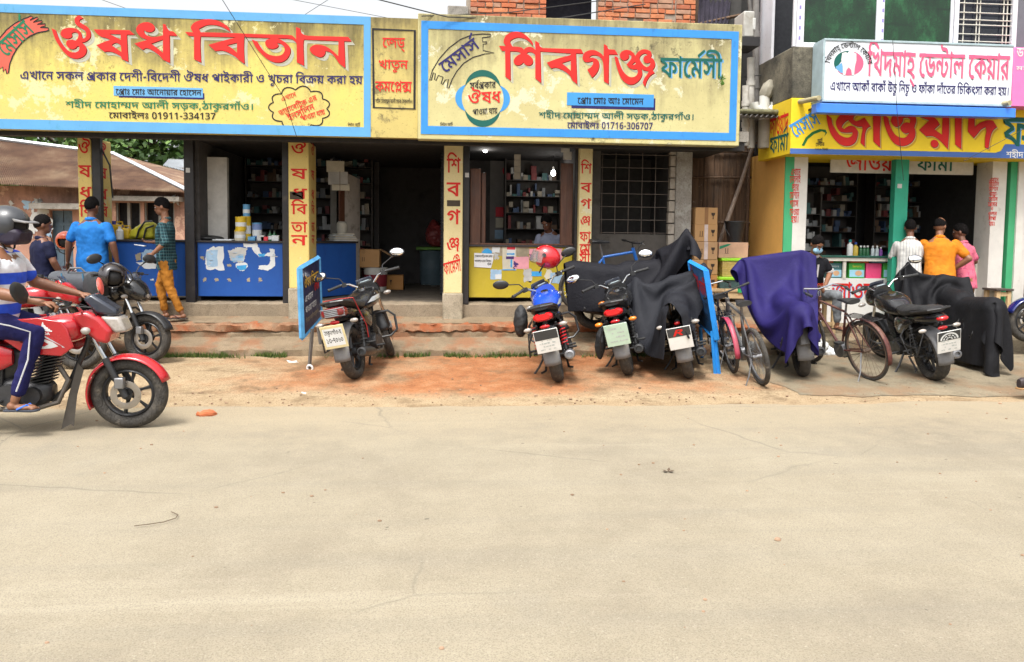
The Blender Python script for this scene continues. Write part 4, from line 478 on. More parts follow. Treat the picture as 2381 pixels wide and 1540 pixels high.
M_step=mat_conc('worn_step_cement',(0.182,0.137,0.088),(0.230,0.173,0.112),(0.279,0.216,0.143),(0.134,0.100,0.066),1.8,.5,(0.255,0.121,0.064))
M_apron=mat_conc('dusty_concrete',(0.152,0.130,0.094),(0.207,0.173,0.118),(0.267,0.218,0.148),(0.103,0.085,0.061),1.2,.5,(0.218,0.143,0.085))
M_plinth=mat_conc('plinth_cement',(0.215,0.174,0.122),(0.266,0.211,0.148),(0.318,0.255,0.178),(0.148,0.115,0.081),2.2,.45)
M_floor=mat_conc('shop_floor_cement',(0.126,0.107,0.085),(0.163,0.137,0.107),(0.200,0.170,0.133),(0.074,0.063,0.052),1.5,.3)
M_edge=mat_conc('broken_brick_edge',(.20,.085,.045),(.27,.15,.085),(.30,.21,.135),(.17,.12,.08),2.6,.8,(.31,.09,.035))
def gz(x,y):
    t=min(max((y-7.6)/2.5,0),1); base=.10*t*t*(3-2*t)
    return base+.012*noise.noise(V((x*.9,y*.9,0)))*(1 if y>7.4 else 0)
# ground
xs=[-70,-30,-14]+[-8+.25*i for i in range(81)]+[16,30,70]; ys=[-12,3,6.5]+[7.2+.12*i for i in range(26)]+[11,13,17,24,40,140]
b=B(); nx=len(xs)
b.add([V((x,y,gz(x,y)-(.004 if y<7 else 0))) for y in ys for x in xs],[(j*nx+i,j*nx+i+1,(j+1)*nx+i+1,(j+1)*nx+i) for j in range(len(ys)-1) for i in range(nx-1)])
tag(b.obj('ground',M_dirt),kind='structure')
# road with a ragged dusty edge
rx=[-70,-20]+[-8+.08*i for i in range(251)]+[25,70]
def redge(x): return 7.52+.12*noise.noise(V((x*.7,3.1,0)))+.05*noise.noise(V((x*3.1,1.7,0)))+.02*noise.noise(V((x*11,1.7,0)))
b=B(); n=len(rx)
b.add([V((x,-12,.004)) for x in rx]+[V((x,6.9,.006)) for x in rx]+[V((x,redge(x),gz(x,redge(x))+.005)) for x in rx],
  [(j*n+i,j*n+i+1,(j+1)*n+i+1,(j+1)*n+i) for j in range(2) for i in range(n-1)])
tag(b.obj('road',M_road),kind='structure')
# worn concrete apron in front of the right hand shop
b=B(); m=110; k=26
def apr(u,v):
    x=3.15+u*9.5; y0=7.86+.16*noise.noise(V((x*.8,9,0)))+.07*noise.noise(V((x*3.3,2,0)))-.12*max(0,min(1,(x-6)/2))
    xs_=x+(1-u)**6*(.55*(1-v)+.18*noise.noise(V((v*4,5,0)))+.06*noise.noise(V((v*19,5,0)))+.1)
    y=y0+v*(10.75-y0); return V((xs_,y,gz(xs_,y)+.006))
b.sheet(apr,m,k); tag(b.obj('concrete_apron',M_apron),kind='structure')
# steps and shop floor (long lofts with chipped edges)
def loft(name,prof,mat,x0,x1,n,j=.008,seed=0,par=None):
    b=B(); rows=[]
    for i in range(n+1):
        x=x0+(x1-x0)*i/n
        rows.append([V((x,y+j*noise.noise(V((x*2.3,q*1.7,seed)))+j*.8*noise.noise(V((x*9,q*2.7,seed+3))),z+j*.9*noise.noise(V((x*2.9,q*1.3,seed+9)))+j*.6*noise.noise(V((x*12,q,seed+5))))) for q,(y,z) in enumerate(prof)])
    b.ring(rows,False); return b.obj(name,mat,par)
tag(loft('step',[(10.1,-.05),(10.1,.17),(10.13,.205),(10.3,.235),(10.62,.285),(10.64,.28)],M_step,-9,4.75,330,.024,1),kind='structure')
tag(loft('step',[(10.60,.24),(10.60,.335),(10.62,.36)],M_step,-9,4.75,230,.02,2),kind='structure')
tag(loft('step_edge',[(10.615,.355),(10.585,.37),(10.59,.44),(10.62,.453),(10.78,.468)],M_edge,-9,4.75,420,.036,4),kind='structure')
tag(loft('step',[(10.72,.462),(10.9,.49),(11.06,.52)],M_step,-9,4.75,230,.007,5),kind='structure')
tag(loft('shop_plinth',[(11.05,.46),(11.05,.685),(11.08,.705),(11.3,.722)],M_plinth,-9,4.75,330,.016,6),kind='structure')
tag(loft('shop_floor',[(11.22,.716),(12.5,.735),(15.2,.75)],M_floor,-5.2,4.75,80,.003,7),kind='structure')
# grass along the foot of the step: many blades, one object
def mat_grass():
    m,nt,bs,tc=node_mat('verge_grass'); oi=nt.nodes.new('ShaderNodeNewGeometry')
    nt.links.new(rmp(nt,oi.outputs['Random Per Island'],[(0,(.035,.075,.012)),(.6,(.075,.13,.02)),(1,(.17,.19,.05))]),bs.inputs['Base Color']); bs.inputs['Roughness'].default_value=.7; return m
random.seed(4); b=B()
for x0,x1,dn in ((-4.2,-2.05,1500),(-.55,1.2,750),(1.35,3.2,420),(-1.7,-.6,160)):
    for _ in range(int(dn*1.6)):
        x=random.uniform(x0,x1); y=10.09-abs(random.gauss(0,.07)); 
        if noise.noise(V((x*2.2,y*4,2)))<-.05: continue
        z=gz(x,y); h=random.uniform(.02,.085); a=random.uniform(0,6.28); wd=random.uniform(.004,.009); t=V((math.cos(a),math.sin(a),0))
        p=V((x,y,z)); q=p+V((random.gauss(0,.02),random.gauss(-.012,.015),h))
        b.add([p-t*wd,p+t*wd,q],[(0,1,2)])
tag(b.obj('grass',mat_grass(),flat=True),kind='stuff')
# ---------------------------------------------------------------- wall paints
def mat_sign(name,clean,mid,grime,zlo,zhi,mould=None,peel=None,amt=.0):
    """painted plaster: rain streaks of dirt run down from the top edge, with patches of mould and peeling"""
    m,nt,bs,tc=node_mat(name); co=tc.outputs['Object']
    sx=nt.nodes.new('ShaderNodeSeparateXYZ'); nt.links.new(co,sx.inputs[0])
    mr=nt.nodes.new('ShaderNodeMapRange'); nt.links.new(sx.outputs[2],mr.inputs[0]); mr.inputs[1].default_value=zlo; mr.inputs[2].default_value=zhi
    st=nz(nt,co,2.6,5,.7,(1.6,1,.22)); st2=nz(nt,co,11,4,.7,(1.8,1,.18)); bl=nz(nt,co,1.7,6,.7)
    k=mth(nt,'ADD',mth(nt,'MULTIPLY_ADD',mr.outputs[0],.95,-.33+amt),mth(nt,'MULTIPLY_ADD',st,1.15,-.42))
    k=mth(nt,'ADD',k,mth(nt,'MULTIPLY_ADD',bl,.9,-.45))
    o=mix(nt,rmp(nt,bl,[(.35,0.),(.62,1.)]),clean,mid)
    o=mix(nt,rmp(nt,k,[(.22,0.),(.78,1.)]),o,mix(nt,rmp(nt,st2,[(.35,0.),(.7,1.)]),grime,tuple(x*.55 for x in grime)))
    if mould:
        q=mth(nt,'ADD',nz(nt,co,7,7,.78),mth(nt,'MULTIPLY_ADD',nz(nt,co,.9,3,.6),.9,-.48))
        o=mix(nt,rmp(nt,q,[(.60,0.),(.72,.85)]),o,mould)
    if peel: 
        q=mth(nt,'ADD',nz(nt,co,5,6,.75),mth(nt,'MULTIPLY_ADD',nz(nt,co,1.1,2,.5,(1,1,1.4)),.8,-.42))
        o=mix(nt,rmp(nt,q,[(.60,0.),(.63,.9)]),o,peel)
    o=mix(nt,rmp(nt,nz(nt,co,42,4,.8),[(.30,.7),(.40,0.)]),o,tuple(x*.3 for x in grime))
    nt.links.new(o,bs.inputs['Base Color']); bs.inputs['Roughness'].default_value=.85; bs.inputs['Specular IOR Level'].default_value=.25
    bump(nt,bs,mth(nt,'ADD',nz(nt,co,14,6,.7),nz(nt,co,60,3,.7)),.3,.006); return m
def paint(name,col,worn=.25,tone=None,rough=.6):
    m,nt,bs,tc=node_mat(name); co=tc.outputs['Object']
    o=rmp(nt,nz(nt,co,3,6,.7),[(.3,tuple(x*.86 for x in col)),(.7,col)])
    t=tone or tuple(x*.45 for x in col)
    o=mix(nt,rmp(nt,nz(nt,co,9,6,.75,(1,1,.4)),[(.56,0.),(.74,worn*2)]),o,t)
    nt.links.new(o,bs.inputs['Base Color']); bs.inputs['Roughness'].default_value=rough; bs.inputs['Specular IOR Level'].default_value=.3
    return m
M_s1=mat_sign('yellow_plaster',(.60,.50,.135),(.54,.44,.145),(.21,.175,.075),2.95,4.5,(.11,.09,.045),(.58,.53,.30),.0)
M_s2=mat_sign('cream_plaster',(.52,.475,.235),(.46,.41,.20),(.25,.215,.115),2.95,4.6,(.07,.06,.04),(.57,.54,.38),-.03)
M_s3=mat_sign('ochre_plaster',(.53,.43,.15),(.46,.37,.135),(.22,.18,.08),2.95,4.5,(.13,.11,.06),None)
M_blueb=paint('faded_blue_border',(0.104,0.320,0.576),.3,(0.048,0.232,0.320)); M_blueb2=paint('bright_blue_border',(0.036,0.240,0.624),.3,(0.024,0.120,0.280))
M_red=paint('red_paint',(0.624,0.018,0.014),.18,(0.400,0.016,0.012)); M_dred=paint('dark_red_paint',(0.136,0.006,0.005),.1)
M_grayp=paint('grey_shadow_paint',(0.400,0.392,0.320),.1); M_palep=paint('pale_outline_paint',(0.592,0.544,0.376),.1)
M_navy=paint('navy_paint',(0.018,0.014,0.100),.2,(0.080,0.064,0.096)); M_grn=paint('green_paint',(0.010,0.152,0.072),.2); M_blk=paint('black_paint',(0.014,0.012,0.014),.2,(0.048,0.040,0.032))
M_teal=paint('teal_paint',(0.005,0.100,0.080),.2); M_ltb=paint('light_blue_paint',(0.128,0.344,0.592),.15); M_ltb2=paint('sky_blue_paint',(0.048,0.264,0.592),.15)
M_salm=paint('salmon_paint',(0.600,0.104,0.068),.25); M_white=paint('white_paint',(0.624,0.624,0.608),.1); M_blu=paint('blue_paint',(0.024,0.056,0.336),.2)
M_dark=pm('dark_void',(.012,.012,.014),.9); M_ceil=pm('shade_dark_ceiling',(.022,.02,.02),.9,var=.3)  # ceiling, and dim plaster below, coloured darker to carry the interior shade
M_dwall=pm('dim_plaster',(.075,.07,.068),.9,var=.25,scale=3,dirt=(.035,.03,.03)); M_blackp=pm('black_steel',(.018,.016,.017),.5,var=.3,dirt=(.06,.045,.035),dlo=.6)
M_pil=mat_sign('pillar_yellow',(0.704,0.546,0.194),(0.651,0.493,0.167),(0.396,0.290,0.106),.6,4.2,None,(0.616,0.546,0.317),-.25)
M_pilc=mat_sign('pillar_cream',(0.686,0.590,0.317),(0.616,0.510,0.255),(0.370,0.299,0.141),.6,4.4,None,(0.651,0.598,0.405),-.25)
M_cem=mat_conc('bare_cement',(.27,.23,.17),(.35,.30,.22),(.42,.36,.27),(.2,.17,.12),3,.4)
M_cemg=mat_conc('grey_cement',(.20,.185,.16),(.27,.25,.22),(.35,.33,.29),(.11,.1,.085),2.6,.5)
M_blue=paint('blue_gloss',(.022,.095,.37),.35,(.018,.05,.24),.4); M_yel=paint('yellow_gloss',(.52,.40,.035),.25,(.55,.42,.08),.45)
M_top=pm('dark_counter_top',(.035,.03,.03),.45); M_wood=pm('brown_timber',(.11,.045,.025),.5,var=.4,scale=3,sc=(6,6,.6),dirt=(.17,.10,.06),dlo=.58)
M_ttl=pm('pale_wood',(.52,.36,.19),.7,var=.25,scale=2,sc=(6,6,.8))
# ---------------------------------------------------------------- sign 1, the narrow panel and sign 2
XL=-8.2; S1R=-1.0; SB=2.955
def world_z(x,y,Y): return at(x,y,Y=Y).z
s1=wthing('painted_signboard','long yellow plaster signboard with blue border and huge red title, at the upper left','signboard',(-4,10.3,SB))
T1=4.5
B().box(XL,-1.002,10.3,10.44,SB,T1).obj('panel',M_s1,s1,bev=.012)
b=B(); b.box(XL,S1R,10.294,10.30,T1-.105,T1-.001).box(XL,S1R,10.294,10.30,SB+.001,SB+.125).box(S1R-.088,S1R,10.294,10.30,SB+.125,T1-.105); b.obj('border',M_blueb,s1,flat=True)
SH=[(M_grayp,.045,.045,.002),(M_palep,.016,.016,.0045),(M_dred,.009,.009,.0065)]
K1=['o','ss','dh','bitan','ta']
for m_,dx,dd,ww in SH: traced(K1,s1,m_,10.3,dx,-dd,ww,'letter_shadow')
traced(K1,s1,M_red,10.3,0,0,.009)
def nat(x,y): return (x*2380/4096,y*2380/4096)
def L1(t,m_,x0,x1,yt,yb,par,Y,s=2.1645,ox=0,oy=0,**k):
    a=nat(ox+x0/s,oy+yt/s); c=nat(ox+x1/s,oy+yb/s); return line(t,par,m_,a[0],c[0],a[1],c[1],Y,**k)
L1('এখানে সকল প্রকার দেশী-বিদেশী ঔষধ পাইকারী ও খুচরা বিক্রয় করা হয়',M_navy,175,3140,618,690,s1,10.3)
rect(s1,M_navy,at(*nat(1030/2.1645,850/2.1645),Y=10.3).x,at(*nat(1770/2.1645,850/2.1645),Y=10.3).x,world_z(*nat(1400/2.1645,855/2.1645),10.3),world_z(*nat(1400/2.1645,800/2.1645),10.3),10.3,'name_box_shadow',.003)
rect(s1,M_ltb,at(*nat(985/2.1645,800/2.1645),Y=10.3).x,at(*nat(1757/2.1645,800/2.1645),Y=10.3).x,world_z(*nat(1400/2.1645,840/2.1645),10.3),world_z(*nat(1400/2.1645,757/2.1645),10.3),10.3,'name_box',.005)
L1('প্রোঃ মোঃ আনোয়ার হোসেন',M_blk,1005,1745,772,822,s1,10.3,w=.008)
L1('শহীদ মোহাম্মদ আলী সড়ক,ঠাকুরগাঁও।',M_grn,570,2200,880,935,s1,10.3)
L1('মোবাইলঃ 01911-334137',M_blk,945,1870,975,1027,s1,10.3)
# ribbon
rib=[(at(*nat(x/2.1645,y/2.1645),Y=10.3).x,at(*nat(x/2.1645,y/2.1645),Y=10.3).z) for x,y in [(-95,640),(-70,520),(-20,400),(0,330),(60,260),(130,205),(200,170),(270,142),(290,155),(262,178),(325,150),(332,168),(290,195),(365,180),(366,196),(325,215),(395,210),(392,228),(350,240),(420,245),(424,262),(405,272),(330,285),(260,315),(200,360),(150,420),(110,490),(85,560),(75,635),(60,642),(50,600),(30,625),(25,580),(0,600),(-10,555),(-40,600)]]
patch(s1,M_salm,rib,10.3,'ribbon',.003); strip(s1,M_blk,rib,.014,10.3,'ribbon_outline',.005,True)
def slant(t,par,m_,x0,y0,x1,y1,ht,Y,s,ox=0,oy=0,w=.006,name='lettering'):
    a=at(*nat(ox+x0/s,oy+y0/s),Y=Y); c=at(*nat(ox+x1/s,oy+y1/s),Y=Y); d=c-a; u=d.normalized(); v=V((-u.z,0,u.x))
    return fit(t,par,m_,a,u,v,d.length,ht,w,name=name)
slant('মেসার্স',s1,M_grn,60,500,305,275,.20,10.3,2.1645)
# cloud bubble
cl=[];cc=at(*nat(1000+430/2.1645,938/2.1645),Y=10.3)
for i in range(11):
    a0=2*math.pi*i/11; a1=2*math.pi*(i+1)/11
    P0=V((cc.x+.345*math.cos(a0),cc.z+.232*math.sin(a0)));P1=V((cc.x+.345*math.cos(a1),cc.z+.232*math.sin(a1))); ctr=V((cc.x,cc.z))
    for q in range(7):
        t=q/7; p=P0.lerp(P1,t); nn=(p-ctr).normalized(); cl.append(tuple(p+nn*.062*math.sin(math.pi*t)))
strip(s1,M_blk,cl,.016,10.3,'bubble_outline',.004,True)
slant('এখানে',s1,M_red,278,880,405,835,.055,10.3,2.1645,1000,0)
slant('ডায়াবেটিক এর',s1,M_red,262,1005,585,865,.065,10.3,2.1645,1000,0)
slant('ইনসুলিন',s1,M_red,340,1050,565,945,.075,10.3,2.1645,1000,0)
slant('পাওয়া যায়',s1,M_red,455,1050,655,990,.065,10.3,2.1645,1000,0)
slant('লিটন আর্ট',s1,M_blk,848,1097,955,1093,.035,10.3,2.1645,1000,0)
strip(s1,M_blk,[(at(*nat(1000+x/2.1645,y/2.1645),Y=10.3).x,at(*nat(1000+x/2.1645,y/2.1645),Y=10.3).z) for x,y in [(835,1112),(880,1104),(940,1102),(978,1110)]],.006,10.3,'flourish')
s3=wthing('painted_signboard','narrow ochre plaster panel with red writing in a black frame, between the two big signboards','signboard',(-.7,10.3,SB))
B().box(-1.0,-.392,10.301,10.44,SB,T1-.004).obj('panel',M_s3,s3)
def fr(px): p=at(*nat(1000+px[0]/2.1645,px[1]/2.1645),Y=10.3); return (p.x,p.z)
strip(s3,M_blk,[fr(p) for p in [(1064,254),(1427,268),(1424,946),(1072,934)]],.032,10.3,'frame_line',.005,True)
L1('জেড্',M_red,1148,1340,328,415,s3,10.3,ox=1000); L1('খাতুন',M_red,1110,1368,522,598,s3,10.3,ox=1000); L1('কমপ্লেক্স',M_red,1085,1400,705,795,s3,10.3,ox=1000)
L1('শহীদ মোহাম্মদ আলী সড়ক,ঠাকুরগাঁও।',M_blk,1086,1408,862,895,s3,10.3,ox=1000)
s2=wthing('painted_signboard','cream plaster signboard with bright blue border, red and teal title and round emblem','signboard',(1.8,10.25,SB))
X0,X1,T2=-.39,3.945,4.555
B().box(X0,X1,10.25,10.44,SB-.02,T2).obj('panel',M_s2,s2,bev=.012)
def q2(x,y): p=at(*nat(2000+x/2.381,y/2.381),Y=10.25); return (p.x,p.z)
bx0=at(*nat(1000+1482/2.1645,500/2.1645),Y=10.25).x; bx1=q2(2262,700)[0]; bz1=q2(400,240)[1]; bz0=q2(1200,1322)[1]
b=B(); y=10.243; b.box(bx0,bx1,y,10.25,bz1-.10,bz1).box(bx0,bx1,y,10.25,bz0,bz0+.105).box(bx0,bx0+.09,y,10.25,bz0+.105,bz1-.10).box(bx1-.095,bx1,y,10.25,bz0+.105,bz1-.10); b.obj('border',M_blueb2,s2,flat=True)
K2=['shib','ga','nj']
for m_,dx,dd,ww in [(M_grayp,.04,.04,.002),(M_palep,.018,.018,.0045),(M_dred,.009,.009,.0065)]: traced(K2,s2,m_,10.25,dx,-dd,ww,'letter_shadow')
traced(K2,s2,M_red,10.25,0,0,.009)
L1('ফার্মেসী',M_teal,1525,2110,548,738,s2,10.25,2.381,2000,shadow=[(M_ltb,.02,.012,.002)])
a=q2(680,1025);c=q2(1480,940); rect(s2,M_navy,a[0],c[0],a[1]-.01,c[1],10.25,'name_box_shadow',.003)
a=q2(637,1005);c=q2(1465,905); rect(s2,M_ltb2,a[0],c[0],a[1],c[1],10.25,'name_box',.005)
L1('প্রোঃ মোঃ আঃ মোমেন',M_blk,738,1365,932,992,s2,10.25,2.381,2000,w=.008)
L1('শহীদ মোহাম্মদ আলী সড়ক,ঠাকুরগাঁও।',M_teal,370,1850,1072,1128,s2,10.25,2.381,2000)
L1('মোবাইলঃ 01716-306707',M_navy,640,1455,1168,1225,s2,10.25,2.381,2000)
def q1(x,y): p=at(*nat(1000+x/2.1645,y/2.1645),Y=10.25); return (p.x,p.z)
band=[q1(*p) for p in [(1555,695),(1580,610),(1640,510),(1720,420),(1820,345),(1920,305),(2010,297),(2085,300),(2080,320),(2010,330),(2015,365),(2050,365),(2048,382),(2018,385),(2018,440),(2115,462),(2030,470),(1930,500),(1850,550),(1790,620),(1750,690),(1722,765),(1705,762),(1718,690),(1690,695),(1668,735),(1655,725),(1672,670),(1630,655),(1612,700),(1598,690),(1605,640),(1588,632),(1570,695)]]
strip(s2,M_blk,band,.013,10.25,'band_outline',.004,True)
slant('মেসার্স',s2,M_navy,1690,640,1995,410,.155,10.25,2.1645,1000,0)
ec=q1(2015,855)
def ellarc(cx,cz,rx,rz,wd,a0,a1,n=18):
    o=[(cx+(rx+wd*math.sin(math.pi*(i/n))) *math.cos(R(a0+(a1-a0)*i/n)),cz+(rz+wd*math.sin(math.pi*(i/n)))*math.sin(R(a0+(a1-a0)*i/n))) for i in range(n+1)]
    i_=[(cx+rx*math.cos(R(a0+(a1-a0)*i/n)),cz+rz*math.sin(R(a0+(a1-a0)*i/n))) for i in range(n,-1,-1)]
    return o+i_[1:-1]
for m_,a0,a1 in ((M_teal,32,148),(M_teal,212,328),(M_ltb2,-38,38),(M_ltb2,142,218)): patch(s2,m_,ellarc(ec[0],ec[1],.275,.285,.085,a0,a1),10.25,'emblem_petal',.003)
slant('সর্বপ্রকার',s2,M_blk,1905,775,2130,765,.085,10.25,2.1645,1000,0); slant('ঔষধ',s2,M_red,1890,905,2175,890,.15,10.25,2.1645,1000,0); slant('পাওয়া যায়',s2,M_blk,1930,1000,2145,985,.075,10.25,2.1645,1000,0)
slant('লিটন আর্ট',s2,M_blk,1648,1095,1755,1090,.035,10.25,2.1645,1000,0)
# ---------------------------------------------------------------- the row of two medicine shops
row=wthing('shop_building','single storey row of two open fronted medicine shops with yellow lettered pillars','building',(-.5,12.5,.7))
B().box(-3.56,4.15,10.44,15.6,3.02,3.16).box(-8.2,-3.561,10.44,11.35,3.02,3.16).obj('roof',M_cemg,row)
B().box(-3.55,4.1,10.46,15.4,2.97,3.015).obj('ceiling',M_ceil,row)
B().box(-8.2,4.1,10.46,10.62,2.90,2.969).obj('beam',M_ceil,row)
wl=B()
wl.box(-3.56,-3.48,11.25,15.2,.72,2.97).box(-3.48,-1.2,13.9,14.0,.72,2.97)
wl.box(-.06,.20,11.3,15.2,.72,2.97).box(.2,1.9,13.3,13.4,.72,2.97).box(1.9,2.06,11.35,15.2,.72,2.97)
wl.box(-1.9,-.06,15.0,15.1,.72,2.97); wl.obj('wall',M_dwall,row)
# pillars
def pillar(x0,x1,y0,y1,m,foot,z1=2.955):
    o=B().box(x0,x1,y0,y1,foot,z1).obj('pillar',m,row,bev=.012)
    b=B(); b.box(x0-.012,x1+.012,y0-.014,y1+.01,.47,foot+.004).obj('pillar_foot',M_cem,o,bev=.02); return o
p1=pillar(-4.98,-4.80,10.95,11.58,M_pil,.78); p2=pillar(-2.19,-1.91,10.95,11.54,M_pil,.92); p3=pillar(-.045,.222,10.95,11.3,M_pilc,.86); p4=pillar(1.885,2.072,10.95,11.3,M_pilc,.8)
def col(txts,par,m,xc,w,Y,zs,h,sh=0):
    for t,z in zip(txts,zs): fit(t,par,m,V((xc-w/2,Y,z)),XU,ZU,w,h,.004)
def pz(x,y,Y=10.95): return at(x,y,Y=Y).z
OSH=['ঔ','ষ','ধ','বি','তা','ন']
zs2=[pz(690,y) for y in (362,420,466,502,544,574)]
col(OSH,p2,M_red,-2.045,.215,10.95,[z+.02 for z in zs2],.145)
zs1=[pz(195,y) for y in (362,416,466,508,560,600)]
col(OSH,p1,M_red,-4.885,.16,10.95,[z+.02 for z in zs1],.165)
for t,z in zip(OSH,[z+.03 for z in zs2]): fit(t,p2,M_red,V((-1.91,11.12,z)),V((0,1,0)),ZU,.24,.135,.004)
for t,z in zip(OSH,[z+.03 for z in zs1]): fit(t,p1,M_dred if False else M_red,V((-4.80,11.12,z)),V((0,1,0)),ZU,.3,.15,.004)
SBG=['শি','ব','গ','ঞ্জ']
col(SBG,p3,M_red,.09,.19,10.95,[pz(1050,y) for y in (402,457,522,585)],.2)
slp=at(1033,640,Y=10.95); fit('ফার্মেসী',p3,M_red,slp,V((.96,0,.28)),V((-.1,0,1)),.245,.17,.004)
col(['শি','ব','গ','ঞ্জ','ফা','র্মে','সী'],p4,M_red,1.978,.155,10.95,[pz(1360,y) for y in (404,448,486,525,562,590,612)],.14)
rect(p2,pm('soot_patch',(.06,.045,.03),.9),-2.17,-1.99,pz(690,464),pz(690,446),10.95,'stain'); rect(p3,pm('soot_patch',(.06,.045,.03),.9),.0,.185,pz(1050,480),pz(1050,466),10.95,'stain')
# black shutter posts with small stickers
for x0,x1,y in ((-4.79,-4.68,10.94),(-3.64,-3.51,11.1),(-2.30,-2.20,11.06),(.224,.318,11.05),(1.845,1.884,11.08)):
    o=B().box(x0,x1,y,y+.09,.70,2.97).obj('shutter_post',M_blackp,row,bev=.006)
    if x0 in(-3.64,.224): rect(o,M_white,x0+.03,x0+.085,pz(442,400),pz(442,389),y,'sticker')
# rolling shutters in the dark passage
for X in (-1.86,-.075):
    b=B()
    for i in range(44):
        z=.78+i*.05; b.tube([(X,12.95 if X<-1 else 11.9,z),(X,14.9 if X<-1 else 14.6,z)],.026,6)
    b.obj('rolling_shutter',pm('dark_shutter',(.035,.037,.045),.5,.5),row)
B().box(-1.9,-1.80,12.85,12.95,.74,2.7).obj('door_jamb',pm('dim_jamb',(.25,.23,.2),.8),row)
# inner walls of the left shop
B().box(-3.478,-3.2,11.62,11.72,1.5,2.78).obj('inner_column',pm('column_whitewash',(.62,.6,.56),.8,dirt=(.4,.37,.33),dlo=.6),row)
a=at(795,500,Y=12.35); c=at(835,500,Y=12.75)
b=B(); b.add([V((a.x,a.y,.74)),V((c.x,c.y,.74)),V((c.x,c.y,2.58)),V((a.x,a.y,2.68)),V((a.x,a.y+.12,.74)),V((c.x,c.y+.12,.74)),V((c.x,c.y+.12,2.58)),V((a.x,a.y+.12,2.68))],[(0,1,2,3),(5,4,7,6),(1,5,6,2),(4,0,3,7),(3,2,6,7)])
o=b.obj('inner_wall',pm('inner_wall_paint',(.52,.48,.43),.85,scale=3,dirt=(.2,.17,.14),dlo=.55),row)
d=(c-a); d.z=0; d.normalize(); w0=V((a.x,a.y,0))-V((-d.y*-1,d.x*-1,0))*0
B().box(-.09,.03,-.03,0,1.5,2.66,M.Translation((a.x,a.y,0))@M.Rotation(math.atan2(d.y,d.x),4,'Z')).obj('door_frame',M_wood,row)
# ------------------------------------------------ counters
def shelves(par,x0,x1,y,zs,n,seed,cols,dep=.3,box=(.03,.10,.03,.12)):
    """shelf boards with rows of packets"""
    random.seed(seed); b=B()
    for z in zs: b.box(x0,x1,y,y+dep,z-.012,z)
    b.box(x0-.02,x0,y,y+dep,zs[0]-.2,zs[-1]+.35).box(x1,x1+.02,y,y+dep,zs[0]-.2,zs[-1]+.35).box(x0,x1,y+dep,y+dep+.02,zs[0]-.2,zs[-1]+.35)
    b.obj('shelf_frame',pm('dark_shelf',(.05,.042,.036),.6),par)
    b=B()
    for zi,z in enumerate(zs):
        x=x0+.01
        top=(zs[zi+1]-z if zi+1<len(zs) else .3)-.03
        while x<x1-.06:
            w_=random.uniform(*box[:2]); h=min(top,random.uniform(*box[2:])); b.mat(random.randrange(len(cols)))
            if random.random()<.9: b.box(x,x+w_-.004,y+random.uniform(.0,.1),y+dep-.01,z+.001,z+h)
            if random.random()<.45 and h*2<top: b.box(x,x+w_-.006,y+random.uniform(.0,.1),y+dep-.012,z+h+.001,z+2*h)
            x+=w_
    tag(b.obj('medicine_boxes',cols,par,flat=True),kind='stuff')
PK=[pm('packet_%s'%nm,c_,.6) for nm,c_ in (('white',(0.459,0.459,0.446)),('grey',(0.216,0.230,0.243)),('blue',(0.054,0.095,0.189)),('cream',(0.338,0.297,0.230)),('red',(0.216,0.041,0.041)),('teal',(0.054,0.149,0.149)),('brown',(0.135,0.081,0.047)))]
sh1=wthing('medicine_shelves','tall dark shelves of medicine packets at the back of the left shop behind the tins','shelf',(-2.6,13.5,.74))
shelves(sh1,-3.4,-1.3,13.5,[.95+.27*i for i in range(8)],0,3,PK,.3)
sh2=wthing('medicine_shelves','dark shelves of medicine bottles at the back of the shop with the yellow counter','shelf',(1.4,12.85,.74))
shelves(sh2,.98,1.88,12.85,[1.0+.27*i for i in range(7)],0,5,PK,.3)
def counter(nm,label,x0,x1,y0,y1,z0,z1,m,base):
    t=wthing('shop_counter',label,'counter',base)
    f=B().box(x0,x1,y0,y0+.025,z0,z1-.03).obj('front_panel',m,t,bev=.004)
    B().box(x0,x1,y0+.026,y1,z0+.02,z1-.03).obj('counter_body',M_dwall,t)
    B().box(x0-.02,x1+.02,y0-.03,y1,z1-.029,z1).obj('counter_top',M_top,t,bev=.006)
    return t,f
cz0,cz1=.785,1.575
ctA,fA=counter('a','blue fronted shop counter carrying the yellow bag and jerrycans',-4.66,-3.65,11.2,11.75,cz0,cz1,M_blue,(-4.1,11.4,.72))
ctB,fB=counter('b','blue fronted shop counter with torn posters, carrying tins of milk powder',-3.50,-2.31,11.2,11.6,cz0,cz1,M_blue,(-2.9,11.4,.72))
ctC,fC=counter('c','yellow fronted shop counter pasted with notices and torn leaflets',.325,1.84,11.2,11.75,cz0,cz1-.02,M_yel,(1.1,11.4,.72))
a=at(737,690,Y=11.56); c=at(828,690,Y=12.3)
d=V((c.x-a.x,c.y-a.y,0)); L_=d.length; mx=M.Translation((a.x,a.y,0))@M.Rotation(math.atan2(d.y,d.x),4,'Z')
ctD=wthing('shop_counter','dark blue side counter in the passage, piled with newspapers','counter',(-1.6,12,.72))
B().box(0,L_,0,.45,.745,1.545,mx).obj('front_panel',M_blue,ctD,bev=.004); B().box(-.02,L_+.02,-.03,.46,1.546,1.575,mx).obj('counter_top',M_top,ctD,bev=.006)
